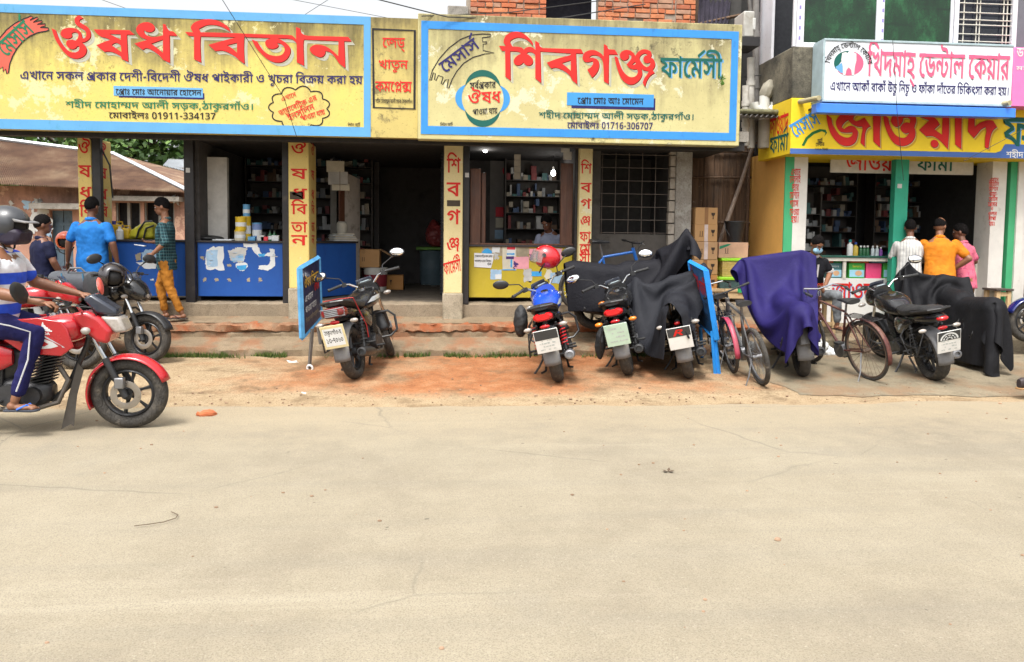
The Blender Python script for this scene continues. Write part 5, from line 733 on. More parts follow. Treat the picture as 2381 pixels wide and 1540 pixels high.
# torn posters on the blue counter
PAPER=pm('paper_white',(.66,.68,.68),.8,var=.08,dirt=(.5,.52,.55),dlo=.6); M_papb=pm('paper_pale_blue',(.34,.50,.66),.8,var=.2); M_papg=pm('paper_grey',(.48,.48,.46),.85,var=.15); M_glue=pm('glue_patch',(.34,.29,.2),.9,var=.3)
M_pink=pm('paper_pink',(.74,.33,.38),.8,var=.1); M_papy=pm('paper_cream',(.62,.58,.46),.85,var=.12); M_cy=pm('paper_cyan',(.05,.34,.68),.8); M_pur=pm('paper_purple',(.07,.03,.16),.8); M_pred=pm('paper_red',(.66,.05,.07),.8)
def torn(par,m_,pts,Y,ox,oy,s,name='poster',w=.003,jag=.006,seed=1):
    random.seed(seed); P=[at(*nat(ox+x/s,oy+y/s),Y=Y) for x,y in pts]; out=[]
    for i,p in enumerate(P):
        q=P[(i+1)%len(P)]
        for k in range(6):
            t=k/6; out.append((p.x+(q.x-p.x)*t+random.gauss(0,jag),p.z+(q.z-p.z)*t+random.gauss(0,jag)))
    return patch(par,m_,out,Y,name,w)
s_=1.925
torn(fB,PAPER,[(235,965),(300,935),(378,940),(378,1117),(250,1115),(235,1060)],11.2,700,500,s_,seed=2)
torn(fB,M_papb,[(240,980),(330,960),(330,1090),(245,1085)],11.2,700,500,s_,w=.004,seed=3)
torn(fB,M_papg,[(405,970),(440,965),(480,940),(555,950),(545,1000),(530,1060),(470,1060),(430,1045),(420,1010)],11.2,700,500,s_,seed=4)
torn(fB,M_papb,[(430,1010),(530,1000),(530,1050),(440,1045)],11.2,700,500,s_,w=.004,seed=5)
torn(fB,PAPER,[(470,1065),(555,1065),(560,1090),(540,1120),(500,1125),(470,1100)],11.2,700,500,s_,seed=6,w=.005)
torn(fB,M_cy,[(472,1085),(556,1080),(545,1115),(505,1122),(478,1105)],11.2,700,500,s_,seed=7,w=.006,jag=.002)
torn(fB,PAPER,[(525,918),(630,915),(650,960),(670,1000),(735,985),(725,955),(770,960),(770,1090),(720,1125),(640,1110),(645,1085),(720,1080),(735,1050),(730,1010),(650,1015),(610,985),(590,945),(530,945)],11.2,700,500,s_,seed=8,jag=.005)
torn(fB,M_cy,[(640,995),(700,992),(690,1015),(650,1018)],11.2,700,500,s_,seed=9,w=.005,jag=.002)
for k,x in enumerate((228,320,418,565,655)): torn(fB,M_glue,[(x-14,1185),(x+12,1180),(x+14,1205),(x-10,1210)],11.2,700,500,s_,'glue_spot',seed=20+k)
torn(fB,M_glue,[(195,1015),(225,1015),(225,1040),(200,1035)],11.2,700,500,s_,'glue_spot',seed=30); torn(fB,M_glue,[(400,1075),(438,1078),(436,1092),(402,1090)],11.2,700,500,s_,'glue_spot',seed=31)
random.seed(77); M_pri=[M_papb,M_papg,M_cy]
for k in range(26):
    x0=random.choice((255,430,480,740))+random.uniform(0,22); y0=random.uniform(965,1105); l_=random.uniform(8,50)
    if not(x0>400 and y0>1060): nn3=[(x0,y0),(x0+l_,y0-1),(x0+l_,y0+5),(x0,y0+6)]; torn(fB,random.choice(M_pri),nn3,11.2,700,500,1.925,'print_line',.0065,.001,k)
# posters on counter A (seen behind the walking man)
torn(fA,M_papb,[(1090,985),(1130,960),(1215,960),(1220,1070),(1100,1060)],11.2,0,500,s_,seed=10); torn(fA,PAPER,[(1050,1060),(1215,1050),(1200,1110),(1120,1110)],11.2,0,500,s_,seed=11)
torn(fA,M_glue,[(1045,1000),(1080,985),(1085,1040),(1050,1050)],11.2,0,500,s_,seed=12); torn(fA,PAPER,[(1055,1185),(1080,1190),(1070,1210)],11.2,0,500,s_,seed=13); torn(fA,PAPER,[(1155,1190),(1185,1188),(1185,1205)],11.2,0,500,s_,seed=14)
# notices on the yellow counter
s_=2381/440
def nt_(m_,x0,y0,x1,y1,seed,w=.003,jag=.003,name='leaflet'): return torn(fC,m_,[(x0,y0),(x1,y0),(x1,y1),(x0,y1)],11.2,1880,960,s_,name,w,jag,seed)
nt_(M_glue,250,150,1280,360,40,.0025,.012); nt_(M_papg,520,290,610,420,41,.003,.008); nt_(M_papy,700,150,1000,660,42); nt_(M_pink,940,370,1275,630,43,.004,.002); nt_(M_papg,1165,640,1340,900,44,.003,.012)
nt_(PAPER,800,155,975,360,45,.005,.001); nt_(M_pred,800,155,975,215,46,.006,.001); nt_(M_cy,795,295,965,325,47,.006,.002); nt_(M_pur,780,360,950,420,48,.006,.001); nt_(M_cy,875,430,915,600,49,.005,.001); nt_(M_cy,700,640,990,662,50,.005,.001)
nt_(M_pur,940,490,1020,610,51,.006,.012); nt_(M_pink,1285,190,1480,400,52); nt_(M_pur,1295,320,1375,430,53,.005,.012); nt_(M_pink,1700,190,1990,435,54); nt_(M_papb,445,645,685,860,55); nt_(PAPER,545,745,680,850,56,.005,.002)
nt_(M_cy,1335,685,1550,790,57,.004,.003); nt_(M_papb,1735,710,2000,945,58); nt_(M_papy,1640,640,1760,860,59,.0025,.01); nt_(PAPER,480,160,645,280,60,.004,.003); torn(fC,M_cy,[(250,290),(330,190),(400,190),(470,250),(475,300)],11.2,1880,960,s_,'leaflet',.004,.002,61)
nb=wthing('paper_notice','white printed paper notice hung on the yellow shop counter','notice',tuple(at(*nat(1880+300/s_,960+450/s_),Y=11.19)))
P=[at(*nat(1880+x/s_,960+y/s_),Y=11.19) for x,y in ((90,285),(512,305),(500,450),(455,612),(90,590))]
patch(nb,pm('notice_paper',(.74,.74,.74),.7,var=.03),[(p.x,p.z) for p in P],11.19,'sheet',.002)
for t,yy,x0,x1 in (('দোকানের বাহিরে সকল প্রকার',380,110,485),('যানবাহন রাখা নিষেধ।',485,110,465),('কর্তৃপক্ষ',555,375,460)):
    a=at(*nat(1880+x0/s_,960+yy/s_),Y=11.19); c=at(*nat(1880+x1/s_,960+yy/s_),Y=11.19); fit(t,nb,M_blk,a,XU,ZU,c.x-a.x,.032,.004)
# timber window frames of the second shop
b=B(); 
wf=wthing('timber_frame','brown timber shop window frame above the yellow counter','window frame',(1.08,11.3,1.58))
x_=lambda px,py,Y: at(px,py,Y=Y).x
B().box(.335,.335+.155,11.24,11.3,1.56,pz(1105,392,11.24)).obj('jamb',M_wood,wf,bev=.008); B().box(.50,.565,11.3,11.36,1.56,2.6).obj('jamb',M_wood,wf,bev=.008)
B().box(x_(1303,480,11.24),1.84,11.24,11.3,1.56,pz(1320,380,11.24)).obj('jamb',M_wood,wf,bev=.008)
B().box(.325,1.845,11.17,11.3,1.556,1.578).obj('sill',M_wood,wf,bev=.004)
# inside the second shop
pw=at(1205,470,Y=13.25)
def inner(m_,px0,py0,px1,py1,nm,w): 
    a=at(px0,py0,Y=13.3);c=at(px1,py1,Y=13.3); return rect(row,m_,a.x,c.x,c.z,a.z,13.3,nm,w)
inner(pm('shop_back_wall',(.20,.19,.18),.9,var=.2,scale=2),1140,330,1215,560,'wall_poster',.01); inner(M_pred,1152,482,1202,505,'wall_poster',.02); inner(M_papy,1152,507,1190,530,'wall_poster',.02)
inner(M_papg,1215,505,1240,560,'wall_poster',.02); inner(M_papg,1190,480,1210,470,'wall_poster',.02); inner(M_papb,1150,535,1192,556,'wall_poster',.02)
ck=wthing('wall_clock','red rimmed oval clock on the back wall of the lit shop','clock',tuple(at(1191,398,Y=13.2)))
cp=at(1191,398,Y=13.2); B().ell((cp.x,13.22,cp.z),(.17,.03,.115)).obj('clock_rim',M_pred,ck); B().ell((cp.x,13.195,cp.z),(.135,.02,.085)).obj('clock_face',PAPER,ck)
for px,py,Y,l_ in ((1128,348,11.75,'bright bare bulb hanging under the ceiling beside the timber frame'),(1286,403,12.3,'glowing bulb before the shelves at the back of the shop')):
    p=at(px,py,Y=Y); lt=wthing('light_bulb',l_,'lamp',tuple(p))
    B().lathe([(.006,.05),(.03,.03),(.036,0),(.03,-.03),(.006,-.045)],p).obj('bulb',pm('lit_bulb',(1,.98,.93),.3,emit=14),lt); B().cyl(p+V((0,0,.05)),p+V((0,0,.10)),.018).obj('socket',M_white,lt); B().cyl(p+V((0,0,.10)),(p.x,p.y,2.97),.004,n=5).obj('cord',M_blackp,lt)
    ld=bpy.data.lights.new('bulb_light','POINT'); ld.energy=1.5; ld.shadow_soft_size=.05; ld.color=(1,.95,.88); lo=bpy.data.objects.new('bulb_light',ld); C.objects.link(lo); lo.location=p+V((0,-.06,-.08))
# paper packets strung down inside
b=B(); p=at(1203,350,Y=12.2)
for i in range(5): b.box(p.x-.05,p.x+.05,12.2,12.24,p.z-.05-.1*i,p.z+.045-.1*i)
tag(b.obj('packet_string',pm('packet_cream',(.55,.48,.36),.7)),'strip of pale packets hanging inside the shop with the yellow counter','packets')
for k,(px,py) in enumerate(((1112,330),(1315,345),(1320,362))):
    p=at(px,py,Y=11.16); q=B().cb((p.x,11.2,p.z),(.12,.06,.11)).obj('meter_box',M_papg,row,bev=.008)
# ------------------------------------------------ lattice window bay, grey column, bamboo wall
bay=wthing('lattice_wall','grey plastered wall with a wire lattice window beside the lettered pillar','wall',(2.7,11.5,.7))
gx0,gx1=2.30,3.36; gz0=at(1470,545,Y=11.5).z
b=B(); b.box(2.072,gx0,11.5,11.6,.7,3).box(gx0,gx1,11.5,11.6,.7,gz0).box(gx1,3.42,11.5,11.6,.7,3); b.obj('wall',pm('dim_grey_plaster',(.105,.092,.08),.9,var=.3,scale=3,dirt=(.05,.043,.036)),bay)
b=B()
for i in range(6): x=gx0+.02+(gx1-gx0-.04)*i/5; b.cyl((x,11.49,gz0),(x,11.49,2.95),.006,n=5)
for i in range(8): z=gz0+.02+i*.195; b.cyl((gx0,11.485,z),(gx1,11.485,z),.006,n=5)
b.obj('lattice',pm('rusty_wire',(.16,.13,.11),.7,.3),bay)
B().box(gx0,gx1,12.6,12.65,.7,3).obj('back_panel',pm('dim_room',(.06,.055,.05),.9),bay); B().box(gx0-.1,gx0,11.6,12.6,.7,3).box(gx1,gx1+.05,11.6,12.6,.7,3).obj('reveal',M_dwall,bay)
B().box(3.42,3.67,11.38,11.62,.5,3.1).obj('column',mat_conc('patched_column',(.30,.27,.235),(.36,.33,.29),(.5,.48,.44),(.2,.17,.14),5,.6),bay,bev=.012)
b=B()
for i in range(14): b.box(3.33+.01*math.sin(i*7),3.419,11.40,11.5,.72+i*.17,.72+i*.17+.155)
b.obj('brick_edge',pm('whitewashed_brick',(.40,.35,.29),.9,var=.25,dirt=(.22,.16,.12)),bay,bev=.008)
def mat_boards():
    m,nt,bs,tc=node_mat('bamboo_mat'); co=tc.outputs['Object']; sx=nt.nodes.new('ShaderNodeSeparateXYZ'); nt.links.new(co,sx.inputs[0])
    a=rmp(nt,nz(nt,co,9,5,.7,(3,1,.12)),[(.3,(.05,.029,.017)),(.55,(.115,.066,.037)),(.75,(.18,.115,.07))])
    a=mix(nt,rmp(nt,nz(nt,co,3,6,.7,(1,1,.5)),[(.55,0.),(.7,.7)]),a,(.035,.026,.02)); a=mix(nt,rmp(nt,nz(nt,co,16,3,.8),[(.66,0.),(.72,.7)]),a,(.3,.25,.2))
    nt.links.new(a,bs.inputs['Base Color']); bs.inputs['Roughness'].default_value=.85; bump(nt,bs,nz(nt,co,14,4,.7,(3,1,.1)),.6,.02); return m
bw=wthing('bamboo_wall','dark brown split bamboo wall tied to horizontal battens behind the boxes','wall',(4.4,12.2,.5))
M_boards=mat_boards(); b=B(); random.seed(8); x=3.62
while x<5.25:
    w_=random.uniform(.07,.13); b.box(x,x+w_-.006,12.2+random.uniform(0,.015),12.23,.4,3.3+random.uniform(-.1,.1)); x+=w_
b.obj('split_boards',M_boards,bw)
for py in (355,415,520,575): z=at(1700,py,Y=12.17).z; B().cyl((3.6,12.165,z),(5.25,12.165,z+.02),.018,n=7).obj('batten',M_boards,bw)
for px in (1735,1780): x=at(px,500,Y=12.16).x; B().cyl((x,12.155,.5),(x+.02,12.155,3.2),.025,n=7).obj('post',M_boards,bw)
a=at(1757,320,Y=12.05);c=at(1688,520,Y=11.85); tag(B().tube([c+(c-a)*.35,c,(a+c)/2+V((.01,0,0)),a],[.035,.034,.03,.027],9).obj('bamboo_pole',pm('grey_bamboo',(.22,.17,.135),.7,var=.3,sc=(4,4,.6))),'thick grey bamboo pole leaning on the brown bamboo wall','pole')
# floor strip and front wall below the boxes
# ---------------------------------------------------------------- right hand two storey shop
jb=wthing('shop_building','two storey building with green glass windows above a glass fronted medicine shop','building',(7,12,.4))
M_or=paint('orange_wall_paint',(.74,.40,.11),.15); M_gp=paint('green_wall_paint',(.06,.36,.16),.3,(.03,.2,.1)); M_gpd=paint('green_post_paint',(.03,.30,.19),.4,(.02,.13,.09)); M_wp=pm('white_wall_paint',(.60,.57,.52),.7,var=.07,dirt=(.42,.38,.33),dlo=.6)
M_stain=mat_conc('blackened_cement',(.055,.052,.045),(.13,.118,.09),(.25,.225,.165),(.03,.03,.027),1.7,.5); M_yj=paint('yellow_fascia_paint',(.80,.56,.02),.1,(.62,.40,.03)); M_nb=paint('slate_blue_paint',(.06,.13,.36),.1)
YJ=10.5; fx0=at(1838,300,Y=YJ).x; fz1=at(1838,228,Y=YJ).z; fz0=at(1838,358,Y=YJ).z
XR=13.5
xo=4.90
B().box(xo,xo+.03,10.93,13.6,.3,3.0).obj('side_wall',M_or,jb)
B().box(xo,5.03,10.90,10.928,.3,3.0).obj('pilaster',M_gp,jb); B().box(5.03,5.235,10.9,11.2,.35,3.0).obj('pilaster',M_wp,jb)
wx=lambda px,Y=11.0: at(px,500,Y=Y).x
B().box(wx(2297),wx(2330),10.95,11.3,.35,3.0).obj('pilaster',M_wp,jb); B().box(wx(2337),wx(2352),10.93,11.2,.35,3.0).obj('pilaster',M_gp,jb); B().box(wx(2352),wx(2368),10.9,11.2,.35,3.0).obj('pilaster',M_wp,jb); B().box(wx(2369),wx(2384),10.96,11.2,.35,3.0).obj('pilaster',M_wp,jb)
gp=B().box(wx(2076,10.95),wx(2107,10.95),10.93,11.05,.4,3.0).obj('steel_post',M_gpd,jb,bev=.006)
rect(gp,M_papg,wx(2083,10.93),wx(2093,10.93),at(2088,438,Y=10.93).z,at(2088,428,Y=10.93).z,10.93,'sticker')
for t,y,x0,x1 in (('এখানে',408,1838,1860),('নেবুলাই',425,1835,1860),('জার',444,1840,1856),('মেশিনে',462,1835,1857),('গ্যাস',481,1835,1855),('দেওয়া',501,1835,1857),('হয়।',518,1838,1856)):
    p=at(x0,y,Y=10.9);q=at(x1,y,Y=10.9); fit(t,jb,M_red,p,XU,ZU,q.x-p.x,.095,.004)
for t,y,x0,x1 in (('এখানে',423,2300,2320),('ডিজিটাল',433,2298,2321),('মেশিনে',444,2298,2319),('ডায়া-',456,2299,2318),('বেটিস',468,2298,2318),('প্রেসার',480,2296,2317),('ও',490,2302,2308),('ওজন',502,2296,2316),('মাপা',513,2297,2314),('হয়।',525,2298,2312)):
    p=at(x0,y,Y=10.95);q=at(x1,y,Y=10.95); fit(t,jb,M_red,p,XU,ZU,q.x-p.x,.06,.004)
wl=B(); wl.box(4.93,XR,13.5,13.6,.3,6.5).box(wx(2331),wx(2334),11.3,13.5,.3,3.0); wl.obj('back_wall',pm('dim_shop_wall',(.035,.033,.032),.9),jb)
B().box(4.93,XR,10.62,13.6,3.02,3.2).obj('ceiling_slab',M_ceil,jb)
# fascia with the painted shop name
fs=wthing('painted_signboard','bright yellow painted fascia with huge red title over the right hand shop','signboard',(8,YJ,fz0))
B().box(fx0,XR,YJ,11.62,fz0,fz1).obj('panel',M_yj,fs,bev=.006)
b=B(); b.box(fx0,XR,YJ-.005,YJ,fz0+.001,fz0+.075); b.obj('border',M_nb,fs,flat=True)
KJ=['ja%d'%i for i in range(9)]
for m_,dx,dd,ww in [(paint('ochre_letter_shadow',(.58,.33,.02),.1),.035,.035,.002),(M_palep,.012,.012,.0045),(M_dred,.007,.007,.0065)]: traced(KJ,fs,m_,YJ,dx,-dd,ww,'letter_shadow')
traced(KJ,fs,M_red,YJ,0,0,.009)
nj=lambda x,y: nat(2900+x/1.9908,y/1.9908)
slant('মেসার্স',fs,M_blu if False else M_ltb2,560,1105,765,985,.21,YJ,1.9908,2900,0)
patch(fs,paint('swoosh_green',(.01,.13,.03),.1),[(lambda p:(p.x,p.z))(at(*nj(x,y),Y=YJ)) for x,y in ((610,1160),(640,1100),(690,1055),(750,1030),(800,1035),(812,1060),(790,1090),(800,1060),(770,1048),(710,1070),(660,1110),(630,1165))],YJ,'swoosh',.003)
slant('আর্ট',fs,M_blk,735,1140,775,1138,.05,YJ,1.9908,2900,0); slant('সেন্টার',fs,M_blk,722,1168,790,1165,.05,YJ,1.9908,2900,0); slant('০১৭১৬-736488',fs,M_blk,716,1198,820,1200,.03,YJ,1.9908,2900,0)
a=at(*nj(2205,1165),Y=YJ); fit('ফার্মেসী',fs,M_ltb,a+V((.02,0,-.015)),XU,ZU,1.5,.42,.003,name='letter_shadow'); fit('ফার্মেসী',fs,M_teal,a,XU,ZU,1.5,.42,.007)
a=at(*nj(2190,1280),Y=YJ); patch(fs,M_nb,[(a.x-.1,fz0+.07),(a.x,fz0+.1),(a.x+.06,fz0+.2),(a.x+3,fz0+.2),(a.x+3,fz0+.07)],YJ,'border_corner',.006)
a=at(*nj(2235,1258),Y=YJ); fit('শহীদ মোহাম্মদ আলী সড়ক,ঠাকুরগাঁও।',fs,M_white,a,XU,ZU,1.9,.085,.009)
# lettering on the fascia's end
for t,yy,ht,m_ in (('জাওয়াদ',305,.28,M_red),('ফার্মা',345,.24,M_teal)):
    p=at(1790,yy,X=fx0); q=at(1832,yy,X=fx0); fit(t,fs,m_,V((fx0,p.y,q.z-.02)),V((0,-1,0)),ZU,p.y-q.y,ht,.004)
# stained cement beam, upper storey, windows
bz1=at(1841,107,Y=YJ).z
B().box(fx0+.005,XR,YJ+.02,11.8,fz1,bz1).obj('cement_beam',M_stain,jb,bev=.015)
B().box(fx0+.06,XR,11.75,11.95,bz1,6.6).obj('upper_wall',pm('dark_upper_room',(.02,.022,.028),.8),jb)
def upwin(px0,px1,py0,py1,Y): 
    a=at(px0,py1,Y=Y);c=at(px1,py0,Y=Y); return a.x,c.x,a.z,c.z+1.6
M_alu=pm('white_aluminium',(.62,.62,.66),.35,.0,var=.05); M_glg,nt,bs,tc=node_mat('green_window_glass'); co=tc.outputs['Object']
gg=rmp(nt,nz(nt,co,1.5,6,.7,(1,1,.6)),[(.36,(.001,.010,.003)),(.5,(.004,.035,.010)),(.62,(.02,.12,.04))]); gg=mix(nt,rmp(nt,nz(nt,co,6,4,.7,(.3,1,3)),[(.6,0.),(.66,.6)]),gg,(.002,.008,.004)); nt.links.new(gg,bs.inputs['Base Color']); bs.inputs['Roughness'].default_value=.08  # mottled and streaky dark reflections are put into the glass colour
YW=10.56
for x0,x1 in ((1850,2042),(2042,2214)):
    wa=at(x0,103,Y=YW).x; wb=at(x1,103,Y=YW).x
    o=B().box(wa+.02,wb-.02,YW+.02,YW+.03,bz1+.06,6.5).obj('window',M_glg,jb)
    b=B(); t=.07 if x0<1900 else .045
    b.box(wa,wa+t*1.6,YW,YW+.06,bz1,6.5).box(wb-.045,wb,YW,YW+.06,bz1,6.5).box(wa+t*1.6,wb-.045,YW,YW+.06,bz1,bz1+.07); b.obj('window_frame',M_alu,o,bev=.006)
    b=B(); random.seed(2)
    for i in range(12): b.box(wa+.035,wa+.06,YW-.003,YW,bz1+.1+.14*i,bz1+.15+.14*i)
    b.obj('protective_film_print',paint('violet_print',(.25,.2,.5),.1),o,flat=True)
ga=at(2216,103,Y=YW).x; gb=at(2362,103,Y=YW).x
o=B().box(ga+.07,gb-.05,YW+.09,YW+.1,bz1+.05,6.5).obj('window',pm('dark_window',(.01,.012,.02),.2),jb)
b=B(); b.box(ga,ga+.07,YW,YW+.06,bz1,6.5).box(gb-.07,gb,YW,YW+.06,bz1,6.5).box(ga+.07,gb-.07,YW,YW+.06,bz1,bz1+.04); b.obj('window_frame',M_alu,o,bev=.006)
b=B()
for i in range(16): b.cyl((ga+.07,YW+.03,bz1+.07+.1*i+(.03 if i%3==0 else 0)),(gb-.07,YW+.03,bz1+.07+.1*i+(.03 if i%3==0 else 0)),.0075,n=6)
for k in (.12,.36,.42,.86,.93): b.cyl((ga+.07+(gb-ga-.14)*k,YW+.045,bz1+.04),(ga+.07+(gb-ga-.14)*k,YW+.045,6.5),.008,n=6)
b.obj('grille',pm('cream_steel',(.56,.53,.46),.5),o)
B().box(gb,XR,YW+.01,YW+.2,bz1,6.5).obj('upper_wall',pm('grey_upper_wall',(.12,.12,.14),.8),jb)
B().box(fx0+.02,fx0+.06,11.3,11.75,bz1,6.5).obj('window_post',M_alu,jb); B().box(fx0,fx0+.035,10.52,10.56,bz1,6.5).obj('window_post',M_alu,jb)
# dental signboard
YD=10.2
ds=wthing('lightbox_sign','white lightbox signboard with wavy pink title and a tooth emblem','signboard',tuple(at(2130,235,Y=YD)))
dx0=at(1916,170,Y=YD).x; dx1=at(2353,170,Y=YD).x; dz0=at(1916,232,Y=YD).z; dz1=at(1916,95,Y=YD).z
B().box(dx0,dx1,YD,YD+.28,dz0,dz1).obj('panel',pm('lightbox_white',(.66,.69,.74),.4,var=.05,scale=2,dirt=(.5,.6,.75),dlo=.62),ds,bev=.006)
b=B(); b.box(dx0-.02,dx1,YD-.012,YD+.3,dz1+.001,dz1+.03).box(dx0-.02,dx1,YD-.012,YD+.3,dz0-.03,dz0-.001).box(dx0-.03,dx0-.001,YD-.012,YD+.3,dz0-.001,dz1+.001); b.obj('sign_frame',pm('grey_metal_frame',(.33,.42,.45),.5,var=.15),ds,bev=.004)
nd=lambda x,y: at(*nat(2900+x/1.9908,y/1.9908),Y=YD)
M_pk=paint('magenta_paint',(.70,.11,.21),.1,(.55,.1,.2))
for t,x0,x1,yt,yb in (('খিদমাহ্ ডেন্টাল কেয়ার',1130,2260,455,610),):
    a=nd(x0,yb-6);c=nd(x1,yb+30); ps,W=run(t); sx=(c.x-a.x)/W
    f0=lambda x,y,ww,dx=0,dz=0: V((a.x+dx+(x+16*math.sin(y*.03))*sx,YD-ww,a.z-.0+dz+(c.z-a.z)*x/W+(y+10*math.sin(x*.05))*.54/640*.62))
    letters(ps,lambda x,y,ww:f0(x,y,ww,.012,-.012),M_papg,ds,'letter_shadow',w=.002); letters(ps,f0,M_pk,ds,w=.005)
a=nd(835,722);c=nd(2260,765); ps,W=run('এখানে আকাঁ বাকাঁ উচু নিচু ও ফাঁকা দাঁতের চিকিৎসা করা হয়।')
fit('এখানে আকাঁ বাকাঁ উচু নিচু ও ফাঁকা দাঁতের চিকিৎসা করা হয়।',ds,M_navy,a,(c-a).normalized(),ZU,(c-a).length,.115,.004)
lc=nd(985,505); er,ez=.21,.165
patch(ds,M_teal,[(lc.x+er*math.cos(t),lc.z+ez*math.sin(t)) for t in [R(90+i*12) for i in range(11)]],YD,'emblem_half',.003)
patch(ds,M_pk,[(lc.x+er*math.cos(t),lc.z+ez*math.sin(t)) for t in [R(-135+i*12) for i in range(18)]],YD,'emblem_half',.0036)
patch(ds,M_ltb,[(lc.x-.19,lc.z-.06),(lc.x-.02,lc.z+.05),(lc.x-.04,lc.z-.15),(lc.x-.12,lc.z-.13)],YD,'emblem_half',.004)
patch(ds,M_white,[(lc.x+u_*.1,lc.z+v_*.13) for u_,v_ in ((-1,1),(-.5,1.12),(0,.95),(.5,1.12),(1,1),(1.05,.3),(.85,-.4),(.8,-1.2),(.5,-1.25),(.35,-.7),(0,-.45),(-.3,-.7),(-.45,-1.3),(-.8,-1.2),(-.85,-.4),(-1.1,.3))],YD,'tooth',.006)
arc('খিদমাহ্ ডেন্টাল কেয়ার',ds,M_blk,lc.x,lc.z-.07,YD,.275,168,12,.07)
ps_=wthing('lightbox_sign','bright pink signboard at the upper right edge','signboard',(dx1+.6,YD,dz0))
B().box(dx1+.004,dx1+1.6,YD-.004,YD+.28,dz0-.02,dz1).obj('panel',pm('pink_panel',(.72,.16,.38),.45,var=.05),ps_,bev=.006)
for t,y,ht in (('ডাঃ',455,.12),):
    p=nd(2318,y); fit(t,ps_,M_white,p,XU,ZU,.2,ht,.008)
for y,t in ((520,'চিকিৎসা'),(560,'মাপা'),(655,'ঠাকুরগাঁও')): 
    if t in STX: fit(t,ps_,M_white,nd(2315,y),XU,ZU,.3,.05,.008)
# blue tube light box hung under it, with its bamboo bracket
bs_=wthing('tube_light_box','long flat blue light box hung below the white lightbox signboard','light box',tuple(at(2130,258,Y=10.15)))
a=at(1898,250,Y=10.15);c=at(2361,262,Y=10.15)
B().box(a.x,c.x,10.15,10.3,at(1898,262,Y=10.15).z,at(1898,240,Y=10.15).z).obj('box',pm('cobalt_panel',(.045,.20,.72),.35,var=.06,dirt=(.3,.45,.75),dlo=.68),bs_,bev=.006)
B().box(a.x+.05,c.x-.05,10.3,10.5,at(1898,248,Y=10.15).z,at(1898,244,Y=10.15).z).obj('bracket',M_blackp,bs_)
p=at(1902,229,Y=10.12); q=at(2345,240,Y=10.12)
for e in (p,q): tag(B().tube([V((e.x-.1,10.62,e.z+.02)),V((e.x,10.1,e.z))],.035,10).obj('bamboo_bracket',pm('bamboo_pale',(.33,.29,.17),.7,var=.2)),'bamboo stub carrying the %s end of the white lightbox signboard'%('left' if e is p else 'right'),'bracket')
# hanging cloth sign inside
hs_=wthing('hanging_sign','white shop name banner hanging in shade inside the right hand shop','sign',tuple(at(2050,390,Y=11.1)))
a=at(1930,400,Y=11.15);c=at(2265,362,Y=11.15)
B().box(a.x,c.x,11.15,11.18,a.z-.01,c.z+.1).obj('board',pm('banner_white',(.5,.47,.42),.7),hs_,bev=.03)
a=at(1965,396,Y=11.15);c=at(2110,398,Y=11.15); fit('জাওয়াদ',hs_,M_red,a,XU,ZU,c.x-a.x,.22,.004)
a=at(2130,397,Y=11.15);c=at(2215,398,Y=11.15); fit('ফার্মা',hs_,M_teal,a,XU,ZU,c.x-a.x,.2,.004)
# counter with glass cases
jc=wthing('shop_counter','white counter with glass cases of bright packets in the right hand shop','counter',(6.7,11.3,.5))
jx0,jx1=5.235,at(2300,600,Y=11.2).x
tz=at(2000,595,Y=11.15).z; mz=at(2000,608,Y=11.2).z; sz=at(2000,648,Y=11.2).z
B().box(jx0,jx1,11.2,11.7,.42,sz).obj('counter_body',pm('white_laminate',(.68,.66,.63),.35,var=.04,dirt=(.5,.47,.42),dlo=.68),jc,bev=.004)
B().box(jx0,jx1,11.15,11.72,tz-.03,tz).obj('counter_top',pm('green_glass_top',(.03,.10,.075),.15),jc,bev=.004)
B().box(jx0,jx1,11.17,11.7,mz,tz-.031).obj('counter_rail',pm('cream_rail',(.62,.58,.5),.4),jc,bev=.004)
for px in (1962,2069,2180,2268,2297): x=at(px,630,Y=11.2).x; B().box(x-.022,x+.022,11.185,11.22,sz,mz).obj('case_post',pm('cream_rail',(.62,.58,.5),.4),jc)
B().box(jx0,jx1,11.6,11.62,sz,mz).obj('case_back',M_dark,jc)
# lettering on the counter front
a=at(1932,695,Y=11.2); c=at(2062,690,Y=11.2)
lf=B(); 
fit('জাওয়াদ',jc,M_ltb2,a+V((.012,0,-.01)),XU,ZU,c.x-a.x,.24,.003,name='letter_shadow'); fit('জাওয়াদ',jc,M_red,a,XU,ZU,c.x-a.x,.24,.006)
# floor of the right hand shop and its step
tag(loft('shop_step',[(10.42,.02),(10.42,.26),(10.45,.29),(11.25,.33)],M_apron,4.8,14,120,.012,15),kind='structure')
tag(loft('shop_step',[(10.85,.30),(10.85,.40),(10.88,.42),(13.5,.43)],M_apron,4.95,14,120,.008,16),kind='structure')
# shelves and goods
s4=wthing('medicine_shelves','dark wall shelves packed with medicine in the right hand shop','shelf',(6.2,13,.5)); shelves(s4,5.2,7.2,13.1,[.75+.27*i for i in range(8)],0,11,PK,.3)
s5=wthing('medicine_shelves','dark shelves at the right side of the shop behind the pink shirted customer','shelf',(8.6,12.6,.5)); shelves(s5,7.5,9.4,13.0,[.75+.27*i for i in range(8)],0,12,PK,.3)
s6=wthing('medicine_shelves','low shelf stack of white packets behind the masked youth','shelf',(5.6,12.1,.5)); shelves(s6,5.3,6.05,12.1,[1.3+.2*i for i in range(5)],0,13,PK[:2]*2+PK[4:6],.25)
